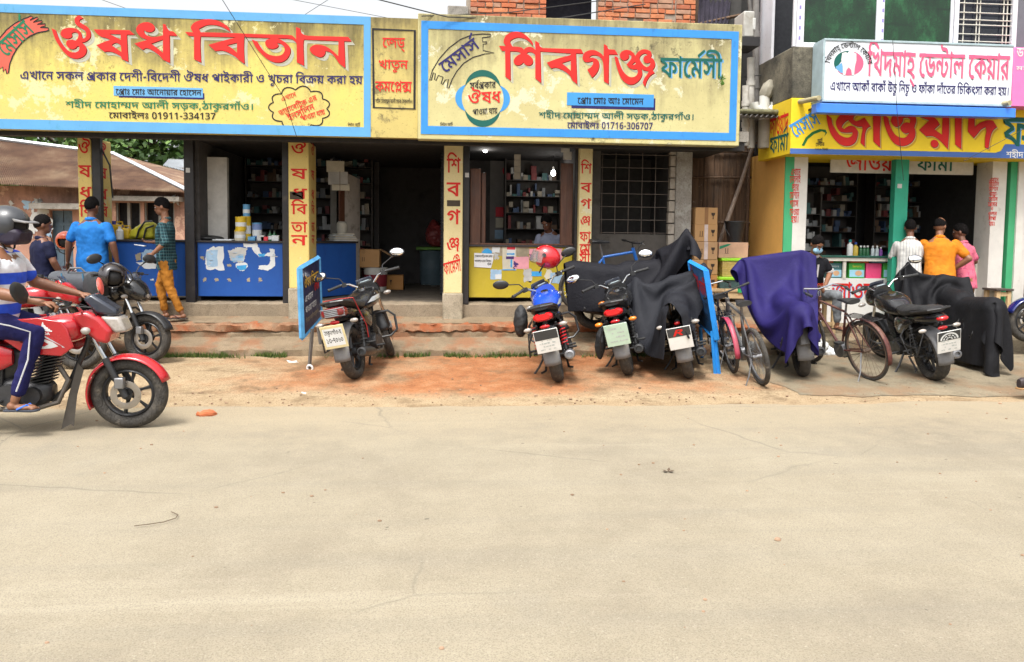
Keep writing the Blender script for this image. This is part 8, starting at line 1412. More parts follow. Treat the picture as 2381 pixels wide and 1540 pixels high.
def person(label,loc,yaw,hip,arms,legs,pitch=0,head=(0,0),shirt=None,bottom=None,skin=None,build=1.0,sleeve=.55,hem=.16,lungi=False,hair='short',shoes=None,face=True,tuck=False,arm_curl=(.5,.5),hand_dir=(None,None),sc=1.0,trouser=1.0,collar=None,bare_head=True,rot=None,cuffs=None):
    t=thing('person',label,'person',loc,rot or (0,0,yaw)); t.scale=(sc,)*3; skin=skin or SKIN
    hp=V(hip); T=M.Translation(hp)@M.Rotation(pitch,4,'Y'); P=lambda x,y,z:T@V((x,y,z))
    bw=build
    def torso(b,k,st):
        o=len(b.v); sloft(b,st,16,20,2.3,'z'); b.xf(T,o)
    body=B()
    torso(body,1,[(-.09,0,.095*bw,.15*bw),(0,0,.105*bw,.155*bw),(.12,.005,.092*bw,.138*bw),(.28,.01,.105*bw,.16*bw),(.42,0,.098*bw,.17*bw),(.50,-.012,.065,.12),(.55,-.015,.05,.06)])
    nk=P(-.012,0,.50); hd0=P(.0,0,.62); hm=M.Translation(hd0)@(M.Rotation(pitch*.35,4,'Y')@M.Rotation(head[0],4,'Z')@M.Rotation(head[1],4,'Y'))
    H=lambda x,y,z: hm@V((x,y,z)); h3=hm.to_3x3()
    cap(body,nk,H(0,0,.0),.056,.050)
    body.ell(H(.0,0,.105),(.098,.077,.108),h3,18,14); body.ell(H(.035,0,.035),(.062,.058,.068),h3,14,10); body.ell(H(.062,0,.0),(.032,.036,.026),h3)
    body.ell(H(.098,0,.062),(.022,.014,.024),h3,10,8); body.ell(H(.092,0,.086),(.012,.010,.022),h3,8,6); body.ell(H(.083,0,.115),(.02,.052,.014),h3)
    body.ell(H(.086,0,.022),(.018,.026,.012),h3,10,6)
    for sy in (-1,1): body.ell(H(-.005,sy*.078,.072),(.020,.010,.032),h3,8,8)
    shd=[P(-.005,sy*.172*bw,.435) for sy in (1,-1)]
    for k,sy in enumerate((1,-1)):
        e,w=V(arms[k][0]),V(arms[k][1])
        cap(body,shd[k],e,.050*bw,.038*bw); cap(body,e,e.lerp(w,.35),.039*bw,.038*bw); cap(body,e.lerp(w,.35),w,.038*bw,.025)
        d,n_=hand_dir[k] or ((w-e),(0,-sy,-.3)); hand(body,w,d,n_,arm_curl[k])
        kn,an,to=V(legs[k][0]),V(legs[k][1]),V(legs[k][2]); hj=hp+V((0,sy*.085*bw,-.04))
        cap(body,hj,kn,.078*bw,.052); cap(body,kn,kn.lerp(an,.35),.052,.052); cap(body,kn.lerp(an,.35),an,.05,.033)
        f=(to-an); f.z=0; f=f.normalized(); s_=V((-f.y,f.x,0)); z0=V((to.x,to.y,an.z-.065)); hl=V((an.x,an.y,0))-f*.04
        body.ell(an+V((0,0,-.045))-f*.02,(.04,.035,.035)); q=an+f*.07+V((0,0,-.055)); fx=M((f,s_,V((0,0,1)))).transposed(); body.ell(q,(.09,.04,.026),fx)
        for j,(o,L) in enumerate(((-.032,.026),(-.014,.025),(.002,.022),(.016,.019),(.029,.016))): body.ell(an+f*(.15-abs(o+.02)*.4)+s_*o*sy+V((0,0,-.066)),(L,.0085,.009),fx,8,6)
    bo=rem(body.obj('body',skin,t),.0075,3)
    # hair
    if hair:
        b=B(); rings=[]; ns=22
        for i in range(ns+1):
            rg=[]
            for k in range(36):
                a=2*math.pi*k/36; back=(1-math.cos(a))/2
                if hair=='bald': t0=R(78-42*back**1.5); lim=R(84+26*back)
                else: t0=0; lim=R(60+70*back**.62+5*noise.noise(V((math.cos(a)*4,math.sin(a)*4,3))))
                th=t0+(lim-t0)*i/ns; e=min(1,(ns-i)/4.)**.7*(min(1,(i+1)/5.) if hair=='bald' else 1)
                r_=1.012+(.045+.05*noise.noise(V((math.cos(a)*math.sin(th)*9,math.sin(a)*math.sin(th)*9,math.cos(th)*9))))*e+(.10*max(0,math.cos(a))*math.sin(th)*(1-th/2) if hair=='quiff' else 0)
                rg.append(H(.099*r_*math.sin(th)*math.cos(a)-.002,.078*r_*math.sin(th)*math.sin(a),.103+.111*r_*math.cos(th)))
            rings.append(rg)
        b.ring(rings,True,(hair!='bald',False)); b.obj('hair',HAIR,t,ang=180)
    if face:
        for sy in (-1,1): B().ell(H(.088,sy*.032,.092),(.012,.013,.008),h3,10,8).obj('eye',pm('eye_white',(.35,.33,.31),.3),t); B().ell(H(.096,sy*.032,.115),(.008,.022,.005),h3,8,6).obj('eyebrow',HAIR,t)
        B().ell(H(.102,0,.022),(.008,.022,.006),h3,10,6).obj('mouth',pm('lips',(.20,.06,.045),.5),t)
    # shirt
    if shirt:
        b=B(); g=.016
        st=[(-hem,0,.118*bw,.172*bw),(-.02,0,.125*bw,.178*bw),(.12,.005,.115*bw,.165*bw),(.28,.01,.122*bw,.178*bw),(.40,-.002,.115*bw,.186*bw),(.475,-.01,.085,.14),(.53,-.012,.058,.066)]
        torso(b,1,st)
        for k in (0,1):
            e,w=V(arms[k][0]),V(arms[k][1]); s=shd[k]; f=min(sleeve,1); q=s.lerp(e,f)
            cap(b,s,q,.060*bw,.060*bw if sleeve<1 else .050*bw)
            if sleeve>1: cap(b,e,e.lerp(w,sleeve-1),.050*bw,.044*bw)
        rem(b.obj('shirt',shirt,t),.0105,5,.022,.11)
        cb_=B(); u=[]; c0=P(-.012,0,.525); m3=T.to_3x3()
        cb_.torus(c0,.064,.014,m3@V((.25,0,1)),24,8,1.6); cb_.obj('collar',collar or shirt,t)
        if cuffs:
            for k in (0,1): s=shd[k];e=V(arms[k][0]); q=s.lerp(e,sleeve); d=(e-s).normalized(); B().cyl(q+d*.035,q+d*.065,.064*bw,.062*bw,16).obj('sleeve_cuff',cuffs,t)
    if bottom and not lungi:
        b=B(); o=len(b.v); sloft(b,[(-.13,0,.105*bw,.155*bw),(-.04,0,.118*bw,.168*bw),(.06,0,.108*bw,.158*bw)],8,20,2.3,'z'); b.xf(T,o)
        for k,sy in enumerate((1,-1)):
            kn,an=V(legs[k][0]),V(legs[k][1]); hj=hp+V((0,sy*.088*bw,-.06)); cap(b,hj,kn,.096*bw,.070*trouser); q=kn.lerp(an,.86); cap(b,kn,q,.070*trouser,.053*trouser)
        rem(b.obj('trousers',bottom,t),.0105,4,.026,.08)
    if lungi:
        b=B(); rows=[]; zb=min(legs[0][1][2],legs[1][1][2])
        for i in range(9):
            f=i/8; z=hp.z+.04-(hp.z+.04-zb-.06)*f; rows.append([V((hp.x*(1-f)+(.04)*f+(.095+.05*f+.012*math.sin(5*a+f))*math.cos(a)*bw,(.148+.047*f+.01*math.sin(7*a)*f)*math.sin(a)*bw,z)) for a in [6.2832*k/28 for k in range(28)]])
        b.ring(rows); b.obj('lungi',bottom,t)
    if shoes:
        for k in (0,1):
            an,to=V(legs[k][1]),V(legs[k][2]); f=(to-an); f.z=0; f=f.normalized(); s_=V((-f.y,f.x,0)); bz=an+V((0,0,-.085)); fx=M((f,s_,V((0,0,1)))).transposed()
            oo=B(); pts=[(-.075,.03),(-.06,.036),(0,.034),(.08,.044),(.14,.045),(.17,.03),(.18,.0)]; poly=[(u,v) for u,v in pts]+[(u,-v) for u,v in reversed(pts[:-1])]
            oo.prism(poly,lambda u,v,w: bz+f*u+s_*v+V((0,0,w)),.016); so_=oo.obj('sandal',shoes[0],t,bev=.004)
            for sy in (-1,1): B().tube([bz+f*.135+V((0,0,.02)),bz+f*.095+s_*sy*.025+V((0,0,.052)),bz+f*.03+s_*sy*.042+V((0,0,.02))],.008,7).obj('strap',shoes[1],so_)
    return t
def std_legs(z=.85,sp=.09,fwd=.0): return [((.03+fwd,sp,.47),(-.01,sp,.085),(.12,sp+.03,.0)),((.03-fwd,-sp,.47),(-.01,-sp,.085),(.12,-sp-.03,.0))]
def stand_at(px,ptop,Y,h): 
    p=at(px,ptop,Y=Y); return (p.x,Y,p.z-h)
LEAN_SLIP=(pm('dark_sandal',(.03,.018,.014),.6),pm('sandal_strap',(.07,.025,.02),.6))
# rider, placed in the frame of his motorcycle
rl=(m1.location.x,m1.location.y,m1.location.z)
rd=person('person in white and blue striped polo riding the red motorcycle along the street',rl,yawR,(.36,0,.94),[((.50,.35,1.17),(.84,.37,1.07)),((.47,-.37,1.15),(.84,-.38,1.06))],
 [((.70,.20,.80),(.56,.24,.30),(.72,.25,.2)),((.72,-.20,.80),(.58,-.25,.30),(.74,-.26,.2))],pitch=R(7),head=(R(-6),0),shirt=cloth('blue_striped_polo',hstripes((.68,.69,.72),(.03,.09,.62),26.,1.1,.70)),bottom=cloth('navy_track_cloth',plain((.012,.012,.075))),skin=SKIN,build=1.2,sleeve=.62,hair='short',shoes=(pm('slipper_sole',(.03,.035,.05),.7),pm('blue_slipper',(.03,.13,.55),.6)),collar=pm('polo_collar',(.7,.7,.72),.8),hand_dir=(((.8,-.1,-.1),(.2,0,-1)),((.8,.1,-.1),(.2,0,-1))),arm_curl=(1.2,1.2),sc=1.05)
B().tube([(.44,-.295,.91),(.58,-.30,.88),(.715,-.285,.83),(.70,-.30,.62),(.62,-.318,.38)],.006,6).obj('trouser_piping',pm('grey_piping',(.45,.45,.46),.8),rd)
hl=helmet('charcoal full face helmet with red flashes, worn by the motorcycle rider',(rl[0]+.475*math.cos(yawR),rl[1]+.475*math.sin(yawR),rl[2]+1.645*1.05),(0,R(4),yawR-R(6)),pm('charcoal_helmet',(.035,.037,.042),.35,coat=.3),False,M_pred,1.12)
B().prism([(.02,-.02),(.15,-.03),(.16,-.06),(.145,-.15),(.05,-.165),(-.02,-.14)],lambda u,v,w:V((u,-.12+w,v)),.24).obj('chin_guard',pm('dark_violet_cloth',(.012,.006,.02),.6),hl,bev=.04,seg=4); B().prism([(.08,.06),(.20,.035),(.205,.022),(.08,.03)],lambda u,v,w:V((u,-.11+w,v)),.22).obj('peak',M_dgrey,hl,bev=.01)
# walking man
person('person in teal checked shirt and mustard trousers walking left along the step, phone in hand',(at(390,742,Y=10.86).x,10.86,.49),R(183),(0,0,.86),[((-.06,.24,1.08),(.10,.26,.92)),((.0,-.235,1.09),(.24,-.20,1.07))],
 [((-.05,.09,.46),(-.21,.09,.10),(-.08,.1,0)),((.12,-.09,.48),(.06,-.09,.095),(.2,-.1,0))],pitch=R(2),head=(0,R(14)),shirt=cloth('teal_check',checks((.018,.07,.085),(.008,.022,.03),(.10,.19,.2),150.)),bottom=cloth('mustard_twill',plain((.42,.165,.022))),skin=SKIN,sleeve=1.25,hair='quiff',shoes=LEAN_SLIP,hem=.17,hand_dir=(None,((1,.25,.0),(0,.3,1))),arm_curl=(.5,.7),sc=.985,trouser=.95)
q=at(326,571,Y=10.9); tag(B().cb(q,(.14,.07,.012),M.Rotation(R(8),4,'Y')).obj('mobile_phone',pm('pale_phone',(.5,.52,.53),.3),bev=.004),'pale mobile phone held out by the walking man','phone')
# man in blue shirt, seen from behind
sb=stand_at(212,458,10.72,1.70)
person('person in bright blue shirt and checked lungi standing with back turned at the counter',sb,R(86),(0,0,.87),[((-.03,.29,1.10),(.0,.33,.84)),((-.04,-.29,1.08),(.02,-.32,.82))],std_legs(),head=(R(-8),R(6)),shirt=cloth('bright_blue_cloth',plain((.018,.17,.52))),bottom=cloth('lungi_check',checks((.40,.34,.28),(.30,.05,.04),(.5,.45,.38),70.)),skin=SKIN2,build=1.15,sleeve=.72,hem=.26,lungi=True,shoes=LEAN_SLIP)
# man in navy
sn=stand_at(97,505,10.3,1.66)
person('person in a navy t-shirt with back turned, standing by the pink house side',sn,R(48),(0,0,.86),[((.02,.26,1.1),(.16,.22,.90)),((.02,-.26,1.1),(.14,-.24,.88))],std_legs(),head=(R(-14),R(4)),shirt=cloth('navy_cloth',plain((.008,.01,.035))),bottom=cloth('dark_trouser',plain((.02,.02,.028))),skin=SKIN2,build=1.1,shoes=LEAN_SLIP)
# seated youth
ys=at(1897,545,Y=10.5)
yt=person('person in black polo shirt and blue face mask sitting at the shop front, looking down',(ys.x,10.62,ys.z-1.34),R(-88),(0,0,.52),[((.06,.26,.80),(.26,.08,.62)),((.06,-.26,.80),(.26,-.06,.60))],[((.42,.17,.50),(.40,.20,.10),(.53,.22,0)),((.40,-.30,.52),(.36,-.24,.10),(.49,-.26,0))],pitch=R(9),head=(0,R(30)),shirt=cloth('black_polo',plain((.009,.009,.012))),bottom=cloth('grey_jeans',plain((.16,.17,.18))),skin=SKIN,build=.98,sleeve=.62,hair='short',shoes=LEAN_SLIP,cuffs=pm('pale_cuff',(.45,.42,.41),.8),collar=pm('pale_cuff',(.45,.42,.41),.8),hand_dir=(((.5,-.8,-.3),(.6,0,-.5)),((.5,.8,-.3),(.6,0,-.5))),arm_curl=(.8,.8))
Tm=M.Translation(V((0,0,.52)))@M.Rotation(R(9),4,'Y'); hmm=M.Translation(Tm@V((0,0,.62)))@(M.Rotation(R(9)*.35,4,'Y')@M.Rotation(R(30),4,'Y'))
B().ell(hmm@V((.075,0,.025)),(.045,.070,.052),hmm.to_3x3()).obj('face_mask',pm('mask_blue',(.30,.52,.68),.8),yt)
vs,fs=latin('JACK&JONES',.015); x0=min(v[0] for v in vs);x1=max(v[0] for v in vs)
B().add([Tm@V((.150-.9*((x-x0)/(x1-x0)-.5)**2*.09,-.125+.25*(x-x0)/(x1-x0),.10+y*.075)) for x,y in vs],fs).obj('lettering',pm('orange_print',(.8,.08,.015),.6),yt,flat=True)
B().box(.138,.146,-.012,.012,.24,.42,Tm).obj('placket',pm('pale_cuff',(.45,.42,.41),.8),yt)
# customers
sw=stand_at(2118,512,10.78,1.60)
person('person in a white striped kurta with back turned, left of the orange shirted man',sw,R(62),(0,0,.84),[((.10,.24,1.10),(.28,.15,1.02)),((.08,-.24,1.10),(.27,-.16,1.0))],std_legs(),head=(R(10),R(12)),pitch=R(6),shirt=cloth('white_stripe',vstripes((.58,.57,.54),(.36,.36,.36),150.,.82)),bottom=cloth('teal_lungi',checks((.05,.13,.15),(.02,.05,.07),(.2,.3,.3),60.)),skin=SKIN2,lungi=True,hem=.30,sleeve=1.4,shoes=LEAN_SLIP,sc=.97)
so2=stand_at(2188,514,10.62,1.60)
person('person in an orange polo shirt, balding, with one hand on his hip at the counter',so2,R(68),(-.06,0,.84),[((.14,.26,1.06),(.32,.18,1.03)),((-.07,-.36,1.06),(.03,-.19,.90))],std_legs(),head=(R(-35),R(8)),pitch=R(14),shirt=cloth('orange_jersey',plain((.60,.19,.012))),bottom=cloth('blue_lungi',checks((.03,.09,.22),(.012,.03,.10),(.35,.45,.5),60.)),skin=SKIN,build=1.18,lungi=True,hair='bald',sleeve=.68,hem=.14,shoes=LEAN_SLIP,hand_dir=(None,((.5,.6,-.3),(1,.3,0))))
sp2=stand_at(2250,528,10.75,1.56)
person('person in pink flowered shirt and tan trousers at the right end of the counter',sp2,R(104),(0,0,.84),[((.14,.23,1.08),(.30,.10,1.05)),((.05,-.24,1.08),(.22,-.17,.98))],std_legs(),head=(R(30),R(6)),pitch=R(10),shirt=cloth('pink_flowers',floral((.62,.14,.21),(.42,.07,.14))),bottom=cloth('tan_twill',plain((.30,.155,.06))),skin=SKIN2,build=.95,sleeve=.75,hem=.18,shoes=LEAN_SLIP,sc=.97)
ss=stand_at(1290,498,11.9,1.60)
person('person in grey blue shirt bending behind the yellow counter inside the lit shop',(ss[0],11.95,ss[2]),R(-120),(0,0,.84),[((.2,.24,1.02),(.34,.15,.98)),((.2,-.24,1.02),(.34,-.12,.98))],std_legs(),head=(0,R(25)),pitch=R(26),shirt=cloth('grey_blue_shirt',plain((.30,.32,.42))),bottom=cloth('dark_trouser',plain((.02,.02,.028))),skin=SKIN2,shoes=None)
# one foot stepping in at the right edge
fp=at(2374,920,Z=.03)
ft=person('person walking in at the right edge, only a dark sports shoe showing',(fp.x+.36,fp.y+.05,.0),R(0),(0,0,.86),[((.05,.22,1.1),(.12,.22,.86)),((.05,-.22,1.1),(.12,-.22,.86))],[((.15,.09,.47),(.22,.09,.09),(.36,.1,0)),((-.10,-.09,.48),(-.34,-.09,.20),(-.24,-.09,.06))],shirt=cloth('grey_shirt',plain((.2,.2,.22))),bottom=cloth('dark_trouser',plain((.02,.02,.028))),skin=SKIN,shoes=None)
b=B(); 
for an in ((-.34,-.09,.20),(.22,.09,.09)):
    a=V(an); o=B(); sloft(o,[(a.x-.09,a.z-.03,.034,.045,a.y),(a.x-.03,a.z-.02,.042,.055,a.y),(a.x+.07,a.z-.045,.046,.036,a.y),(a.x+.18,a.z-.058,.042,.022,a.y),(a.x+.21,a.z-.06,.02,.012,a.y)],12,14,2.6); s_=o.obj('shoe',pm('dark_shoe',(.03,.02,.022),.6),ft)
    B().box(a.x-.10,a.x+.205,a.y-.045,a.y+.045,a.z-.095,a.z-.075).obj('sole',pm('gum_sole',(.30,.17,.07),.7),s_,bev=.01); B().tube([a+V((-.02,-.045,.0)),a+V((.06,-.044,-.05)),a+V((.08,.0,-.012)),a+V((.05,.044,-.05))],.008,6).obj('stripe',PAPER,s_)
def bake():
    """turn the remeshed surfaces into plain meshes"""
    bpy.context.view_layer.update(); dg=bpy.context.evaluated_depsgraph_get()
    nw=[(o,bpy.data.meshes.new_from_object(o.evaluated_get(dg),preserve_all_data_layers=True,depsgraph=dg)) for o in BAKE]
    for o,me in nw:
        mats=list(o.data.materials); o.modifiers.clear(); o.data=me
        if not me.materials:
            for m_ in mats: me.materials.append(m_)
        me.polygons.foreach_set('use_smooth',[True]*len(me.polygons))
# ---------------------------------------------------------------- bicycles
def bicycle(label,loc,yaw,lean,col,steer=0,rr=.335,tw=.022,mud=None,carrier=True,mtb=False,rusty=None,stand=True,saddle_h=.92):
    zr=gz(loc[0],loc[1]); zf=gz(loc[0]+1.06*math.cos(yaw),loc[1]+1.06*math.sin(yaw)); up_=loc[2]>.3; loc=loc if up_ else (loc[0],loc[1],zr)
    t=thing('bicycle',label,'bicycle',loc,(-lean,0 if up_ else -math.atan((zf-zr)/1.06),yaw),'bicycles by the shops'); wb=1.06; ax=rr; hd=V((wb-.30,0,.92))
    h=V((wb-.28,0,.85)); sm=M.Translation(h)@M.Rotation(steer,4,V((-.33,0,.94)))@M.Translation(-h); rim=rusty or M_alm; fx=lambda b:b.xf(sm)
    for cx,f in ((0,0),(wb,1)):
        c=V((cx,0,rr)); b=B().torus(c,rr-tw*2-.006,.011,(0,1,0),44,7,1.2); b.cyl(c+V((0,-.05,0)),c+V((0,.05,0)),.022,n=10)
        if f: fx(b)
        o=b.obj('wheel',rim,t); b=B().torus(c,rr-tw,tw,(0,1,0),48,9)
        if f: fx(b)
        b.obj('tyre',M_tyre,o); b=B()
        for k in range(28):
            a=6.2832*k/28; q=a+(.45 if k%2 else -.45); b.tube([c+V((.02*math.cos(q),.03*(-1)**(k//2),.02*math.sin(q))),c+V(((rr-.05)*math.cos(a),0,(rr-.05)*math.sin(a)))],.0018,4)
        if f: fx(b)
        tag(b.obj('spokes',rim,o),kind='stuff')
    bb=V((.43,0,.29)); st=V((.30,0,.78)); ht=V((wb-.295,0,.86)); hb=V((wb-.25,0,.73)); r_=.019 if mtb else .014
    b=B().tube([bb,st],r_,9).tube([st,ht],r_,9).tube([bb,hb],r_*1.15,9).tube([hb+V((.03,0,-.06)),ht+V((-.02,0,.06))],r_*1.3,9)
    for y in (-.05,.05): b.tube([bb+V((0,y*.6,0)),V((0,y*1.2,rr))],.010,7).tube([st+V((0,y*.3,-.02)),V((0,y*1.2,rr))],.009,7)
    b.obj('frame',col,t)
    b=B()
    for y in (-.05,.05): b.tube([hb+V((.02,y*.7,-.02)),V((wb-.10,y,rr+.22)),V((wb,y*1.1,rr))],[.014,.012,.009],8)
    b.cyl(hb+V((.02,-.05,0)),hb+V((.02,.05,0)),.018,n=9); fx(b); b.obj('fork',M_blkp if mtb else col,t)
    b=B().cyl(ht,ht+V((-.03,0,.13)),.013,n=9); q=ht+V((-.02,0,.13))
    P=[q+V((-.02,.32,.02)),q+V((.0,.2,.01)),q,q+V((.0,-.2,.01)),q+V((-.02,-.32,.02))] if mtb else [q+V((-.24,.25,.0)),q+V((-.10,.27,.03)),q+V((.03,.2,.05)),q+V((.02,0,.02)),q+V((.03,-.2,.05)),q+V((-.10,-.27,.03)),q+V((-.24,-.25,.0))]
    b.tube(P,.011,8); fx(b); o=b.obj('handlebar',M_blkp if mtb else M_chr,t)
    for sy in (0,-1):
        b=B().tube([P[sy],P[sy].lerp(P[1 if sy==0 else -2],.75)],.016,8); fx(b); b.obj('grip',RUBBER,o); e=P[sy].lerp(P[1 if sy==0 else -2],.8); b=B().tube([e+V((.03,0,.0)),e.lerp(P[sy],.7)+V((.06,0,-.02))],.005,5); fx(b); b.obj('brake_lever',M_alm,o)
    b=B().tube([q+V((.02,.15,.0)),q+V((.12,.1,.02)),q+V((.12,0,-.2)),V((wb-.2,.02,rr+.35))],.004,5).tube([q+V((.02,-.15,.0)),q+V((.14,-.08,.04)),q+V((.08,0,-.1)),ht.lerp(st,.3)],.004,5); fx(b); b.obj('brake_cable',RUBBER,o)
    sp=st+(st-bb).normalized()*(saddle_h-.80); b=B().cyl(st,sp,.013,n=9); b.obj('seat_post',M_alm,t)
    b=B(); sloft(b,[(sp.x-.14,sp.z+.035,.085,.03),(sp.x-.06,sp.z+.035,.08,.03),(sp.x+.03,sp.z+.03,.04,.025),(sp.x+.14,sp.z+.025,.018,.015)],14,14,2.5); b.obj('saddle',M_seat,t)
    b=B().cyl(bb+V((0,-.05,0)),bb+V((0,.05,0)),.09,n=22); b.tube([bb+V((0,-.07,0)),bb+V((.11,-.075,-.13))],.009,6).tube([bb+V((0,.07,0)),bb+V((-.11,.075,.13))],.009,6); cr=b.obj('crank',M_alm,t)
    for sg in (1,-1): B().cb(bb+V((.11*sg,-.12*sg,-.13*sg)),(.09,.08,.022)).obj('pedal',RUBBER,cr)
    B().tube([V((0,-.045,rr+.03)),bb+V((0,-.045,.09))],.004,5).tube([V((0,-.045,rr-.03)),bb+V((0,-.045,-.09))],.004,5).obj('chain',M_blkp,t)
    if mud:
        b=fender(B(),0,rr,rr+.025,15,195,.03,16,drop=.012); b.obj('mudguard',mud,t,solid=.003)
        if not mtb: b=fender(B(),wb,rr,rr+.025,-5,140,.03,16,drop=.012); fx(b); b.obj('mudguard',mud,t,solid=.003)
    if carrier:
        b=B(); z=rr+.40
        for y in (-.07,-.035,0,.035,.07): b.tube([(.24,y,z),(-.22,y,z)],.005,5)
        b.tube([(.24,-.07,z),(.24,.07,z)],.005,5).tube([(-.22,-.07,z),(-.22,.07,z)],.005,5)
        for y in (-.08,.08): b.tube([(-.1,y,z),(0,y*.8,rr)],.005,5).tube([(.12,y,z),(0,y*.8,rr)],.005,5)
        b.obj('carrier',M_blkp,t)
    if stand: B().tube([(.02,.06,rr-.02),(-.04,.14,.14),(-.06,.20,lean*.2)],.008,6).obj('kick_stand',M_alm,t)
    return t
M_rust=pm('rusty_maroon',(.085,.022,.018),.6,.1,var=.4,scale=12,dirt=(.14,.075,.045),dlo=.5); M_rrim=pm('rusty_rim',(.17,.12,.09),.6,.5,var=.4)
bicycle('old rusty maroon bicycle leaning between the purple cover and the black motorcycle',gpt(2020,886,.03),R(101),R(11),M_rust,R(-6),.36,.018,M_rust,True,False,M_rrim)
bicycle('grey mountain bicycle with a short rear mudguard beside the purple cover',gpt(1770,896,.02),R(88),R(12),pm('grey_frame_paint',(.10,.10,.10),.4,.2,var=.3,dirt=(.22,.2,.17)),R(14),.335,.028,None,False,True,None)
bicycle('black bicycle with a pink rear mudguard beside the blue framed board',gpt(1704,872,.03),R(84),R(10),M_blkg,R(-8),.335,.022,pm('pink_red_mudguard',(.42,.05,.10),.45,dirt=(.3,.12,.12)),True,False,M_alm)
q=at(1352,704,Y=11.02); bicycle('blue and white mountain bicycle leaning on the wall behind the covered motorcycle',(q.x-.03,10.98,.62),R(6),R(-6),pm('blue_frame_paint',(.02,.12,.42),.35,coat=.4),R(6),.335,.028,None,False,True,None,False,1.0)
# ---------------------------------------------------------------- draped covers: a small cloth solver
import numpy as np
def drape(name,label,bikeobj,mat,caps,x0,x1,wd,res=.042,seed=1,ground=.02,hemz=None,steps=150,pins=()):
    mw=M.Translation(bikeobj.location)@bikeobj.rotation_euler.to_matrix().to_4x4(); nx=int((x1-x0)/res); ny=int(wd/res); rng=np.random.default_rng(seed)
    X,Y_=np.meshgrid(np.linspace(x0,x1,nx),np.linspace(-wd/2,wd/2,ny),indexing='ij'); P=np.stack([X,Y_,np.full_like(X,1.50)],-1); P[...,2]+=.15+rng.normal(0,.004,X.shape)
    mm=np.array(mw)[:3]; P=P@mm[:,:3].T+mm[:,3]; Q=P.copy(); rest=[]
    C_=[(np.array(mw@V(a)),np.array(mw@V(c)),r) for a,c,r in caps]
    pn=[(int(round((u-x0)/(x1-x0)*(nx-1))),int(round((v+wd/2)/wd*(ny-1))),np.array(mw@V(p))) for p,u,v in pins]; p0=[P[i,j].copy() for i,j,_ in pn]
    def con(di,dj,k):
        a=(slice(0,nx-di),slice(0,ny-dj)) if dj>=0 else (slice(0,nx-di),slice(-dj,ny)); b_=(slice(di,nx),slice(dj,ny)) if dj>=0 else (slice(di,nx),slice(0,ny+dj))
        return a,b_,math.hypot(di*(x1-x0)/(nx-1),dj*wd/(ny-1)),k
    cs=[con(1,0,1.),con(0,1,1.),con(1,1,.5),con(1,-1,.5),con(2,0,.22),con(0,2,.22)]; cnt=np.zeros((nx,ny,1))
    for s_ in range(steps):
        v=(P-Q)*.97; Q=P.copy(); P=P+v; P[...,2]-=9.8*(1/50)**2
        for it in range(14):
            for a,b_,L,k in cs:
                d=P[b_]-P[a]; l_=np.linalg.norm(d,axis=-1,keepdims=True)+1e-9; c=d*((l_-L)/l_)*.5*k*.85
                P[a]+=c; P[b_]-=c
            for (i,j,p),q in zip(pn,p0): f=min(1,s_/25); P[i,j]=q*(1-f)+p*f
            if it%3==2 or it==13:
                for A,Bq,r in C_:
                    ab=Bq-A; t=np.clip(((P-A)@ab)/(ab@ab+1e-9),0,1)[...,None]; d=P-(A+t*ab); l_=np.linalg.norm(d,axis=-1,keepdims=True)+1e-9; m_=l_<r
                    n_=d/l_; P=np.where(m_,P+n_*(r-l_),P)
                    if it==13: dp=P-Q; dn=(dp*n_).sum(-1,keepdims=True)*n_; P=np.where(l_<r+.012,Q+dn+(dp-dn)*.25,P); Q=np.where(l_<r+.012,Q+(P-Q)*.8,Q)
                g=P[...,2]<ground+.012; P[g,2]=ground+.012; Q[g]+=(P[g]-Q[g])*.6
    b=B(); b.add([V(p) for p in P.reshape(-1,3)],[(i*ny+j,(i+1)*ny+j,(i+1)*ny+j+1,i*ny+j+1) for i in range(nx-1) for j in range(ny-1)])
    o=b.obj(name,mat,None,sub=1,ang=180,solid=.004); return tag(o,label,'cover')
BC=[((-.32,0,.80),(.45,0,.72),.15),((.45,0,.78),(.95,0,.80),.17),((1.0,0,.88),(1.22,0,.80),.15),((.93,.36,1.05),(.93,-.36,1.05),.05),((1.0,0,.9),(.96,0,1.06),.09),((-.36,.0,.74),(-.36,0,.6),.09),((.5,.0,.45),(.7,0,.35),.16),((1.28,0,.3),(1.28,0,.34),.30),((0,0,.3),(0,0,.33),.30)]
def mir(h,side=(1,-1),x=.96): return [((x-.02,s*.40,1.1),(x,s*.45,h),.055) for s in side]
def cm(name,col,fo=.3): 
    m,nt,bs,tc=node_mat(name); co=tc.outputs['Object']; o=rmp(nt,nz(nt,co,3,5,.6),[(.3,tuple(c*.8 for c in col)),(.7,col)]); o=mix(nt,rmp(nt,nz(nt,co,5,6,.7),[(.56,0.),(.75,.4)]),o,tuple(c*1.7+.012 for c in col)); nt.links.new(o,bs.inputs['Base Color']); bs.inputs['Roughness'].default_value=.7; bs.inputs['Specular IOR Level'].default_value=.2
    bump(nt,bs,mth(nt,'ADD',nz(nt,co,9,6,.68),mth(nt,'MULTIPLY',nz(nt,co,220,2),.2)),fo*1.5,.03); return m
kw=dict(covered=True,bar=False,mirrors=(0,0),guard=False)
c8=motorcycle('motorcycle under a charcoal cover with a red letter on its plate',gpt(1603,884,.02),R(73),L14,0,None,None,G0,'R',tail='small',**kw)
drape('rain_cover','charcoal cover draped over the motorcycle with the red lettered plate',c8,cm('charcoal_cover',(.016,.017,.022)),BC+mir(1.24,(1,-1)),-.50,1.50,1.16,seed=2,pins=[((.96,.45,1.24),1.16,.45),((.96,-.45,1.24),1.16,-.45),((-.33,0,.94),-.40,0)])
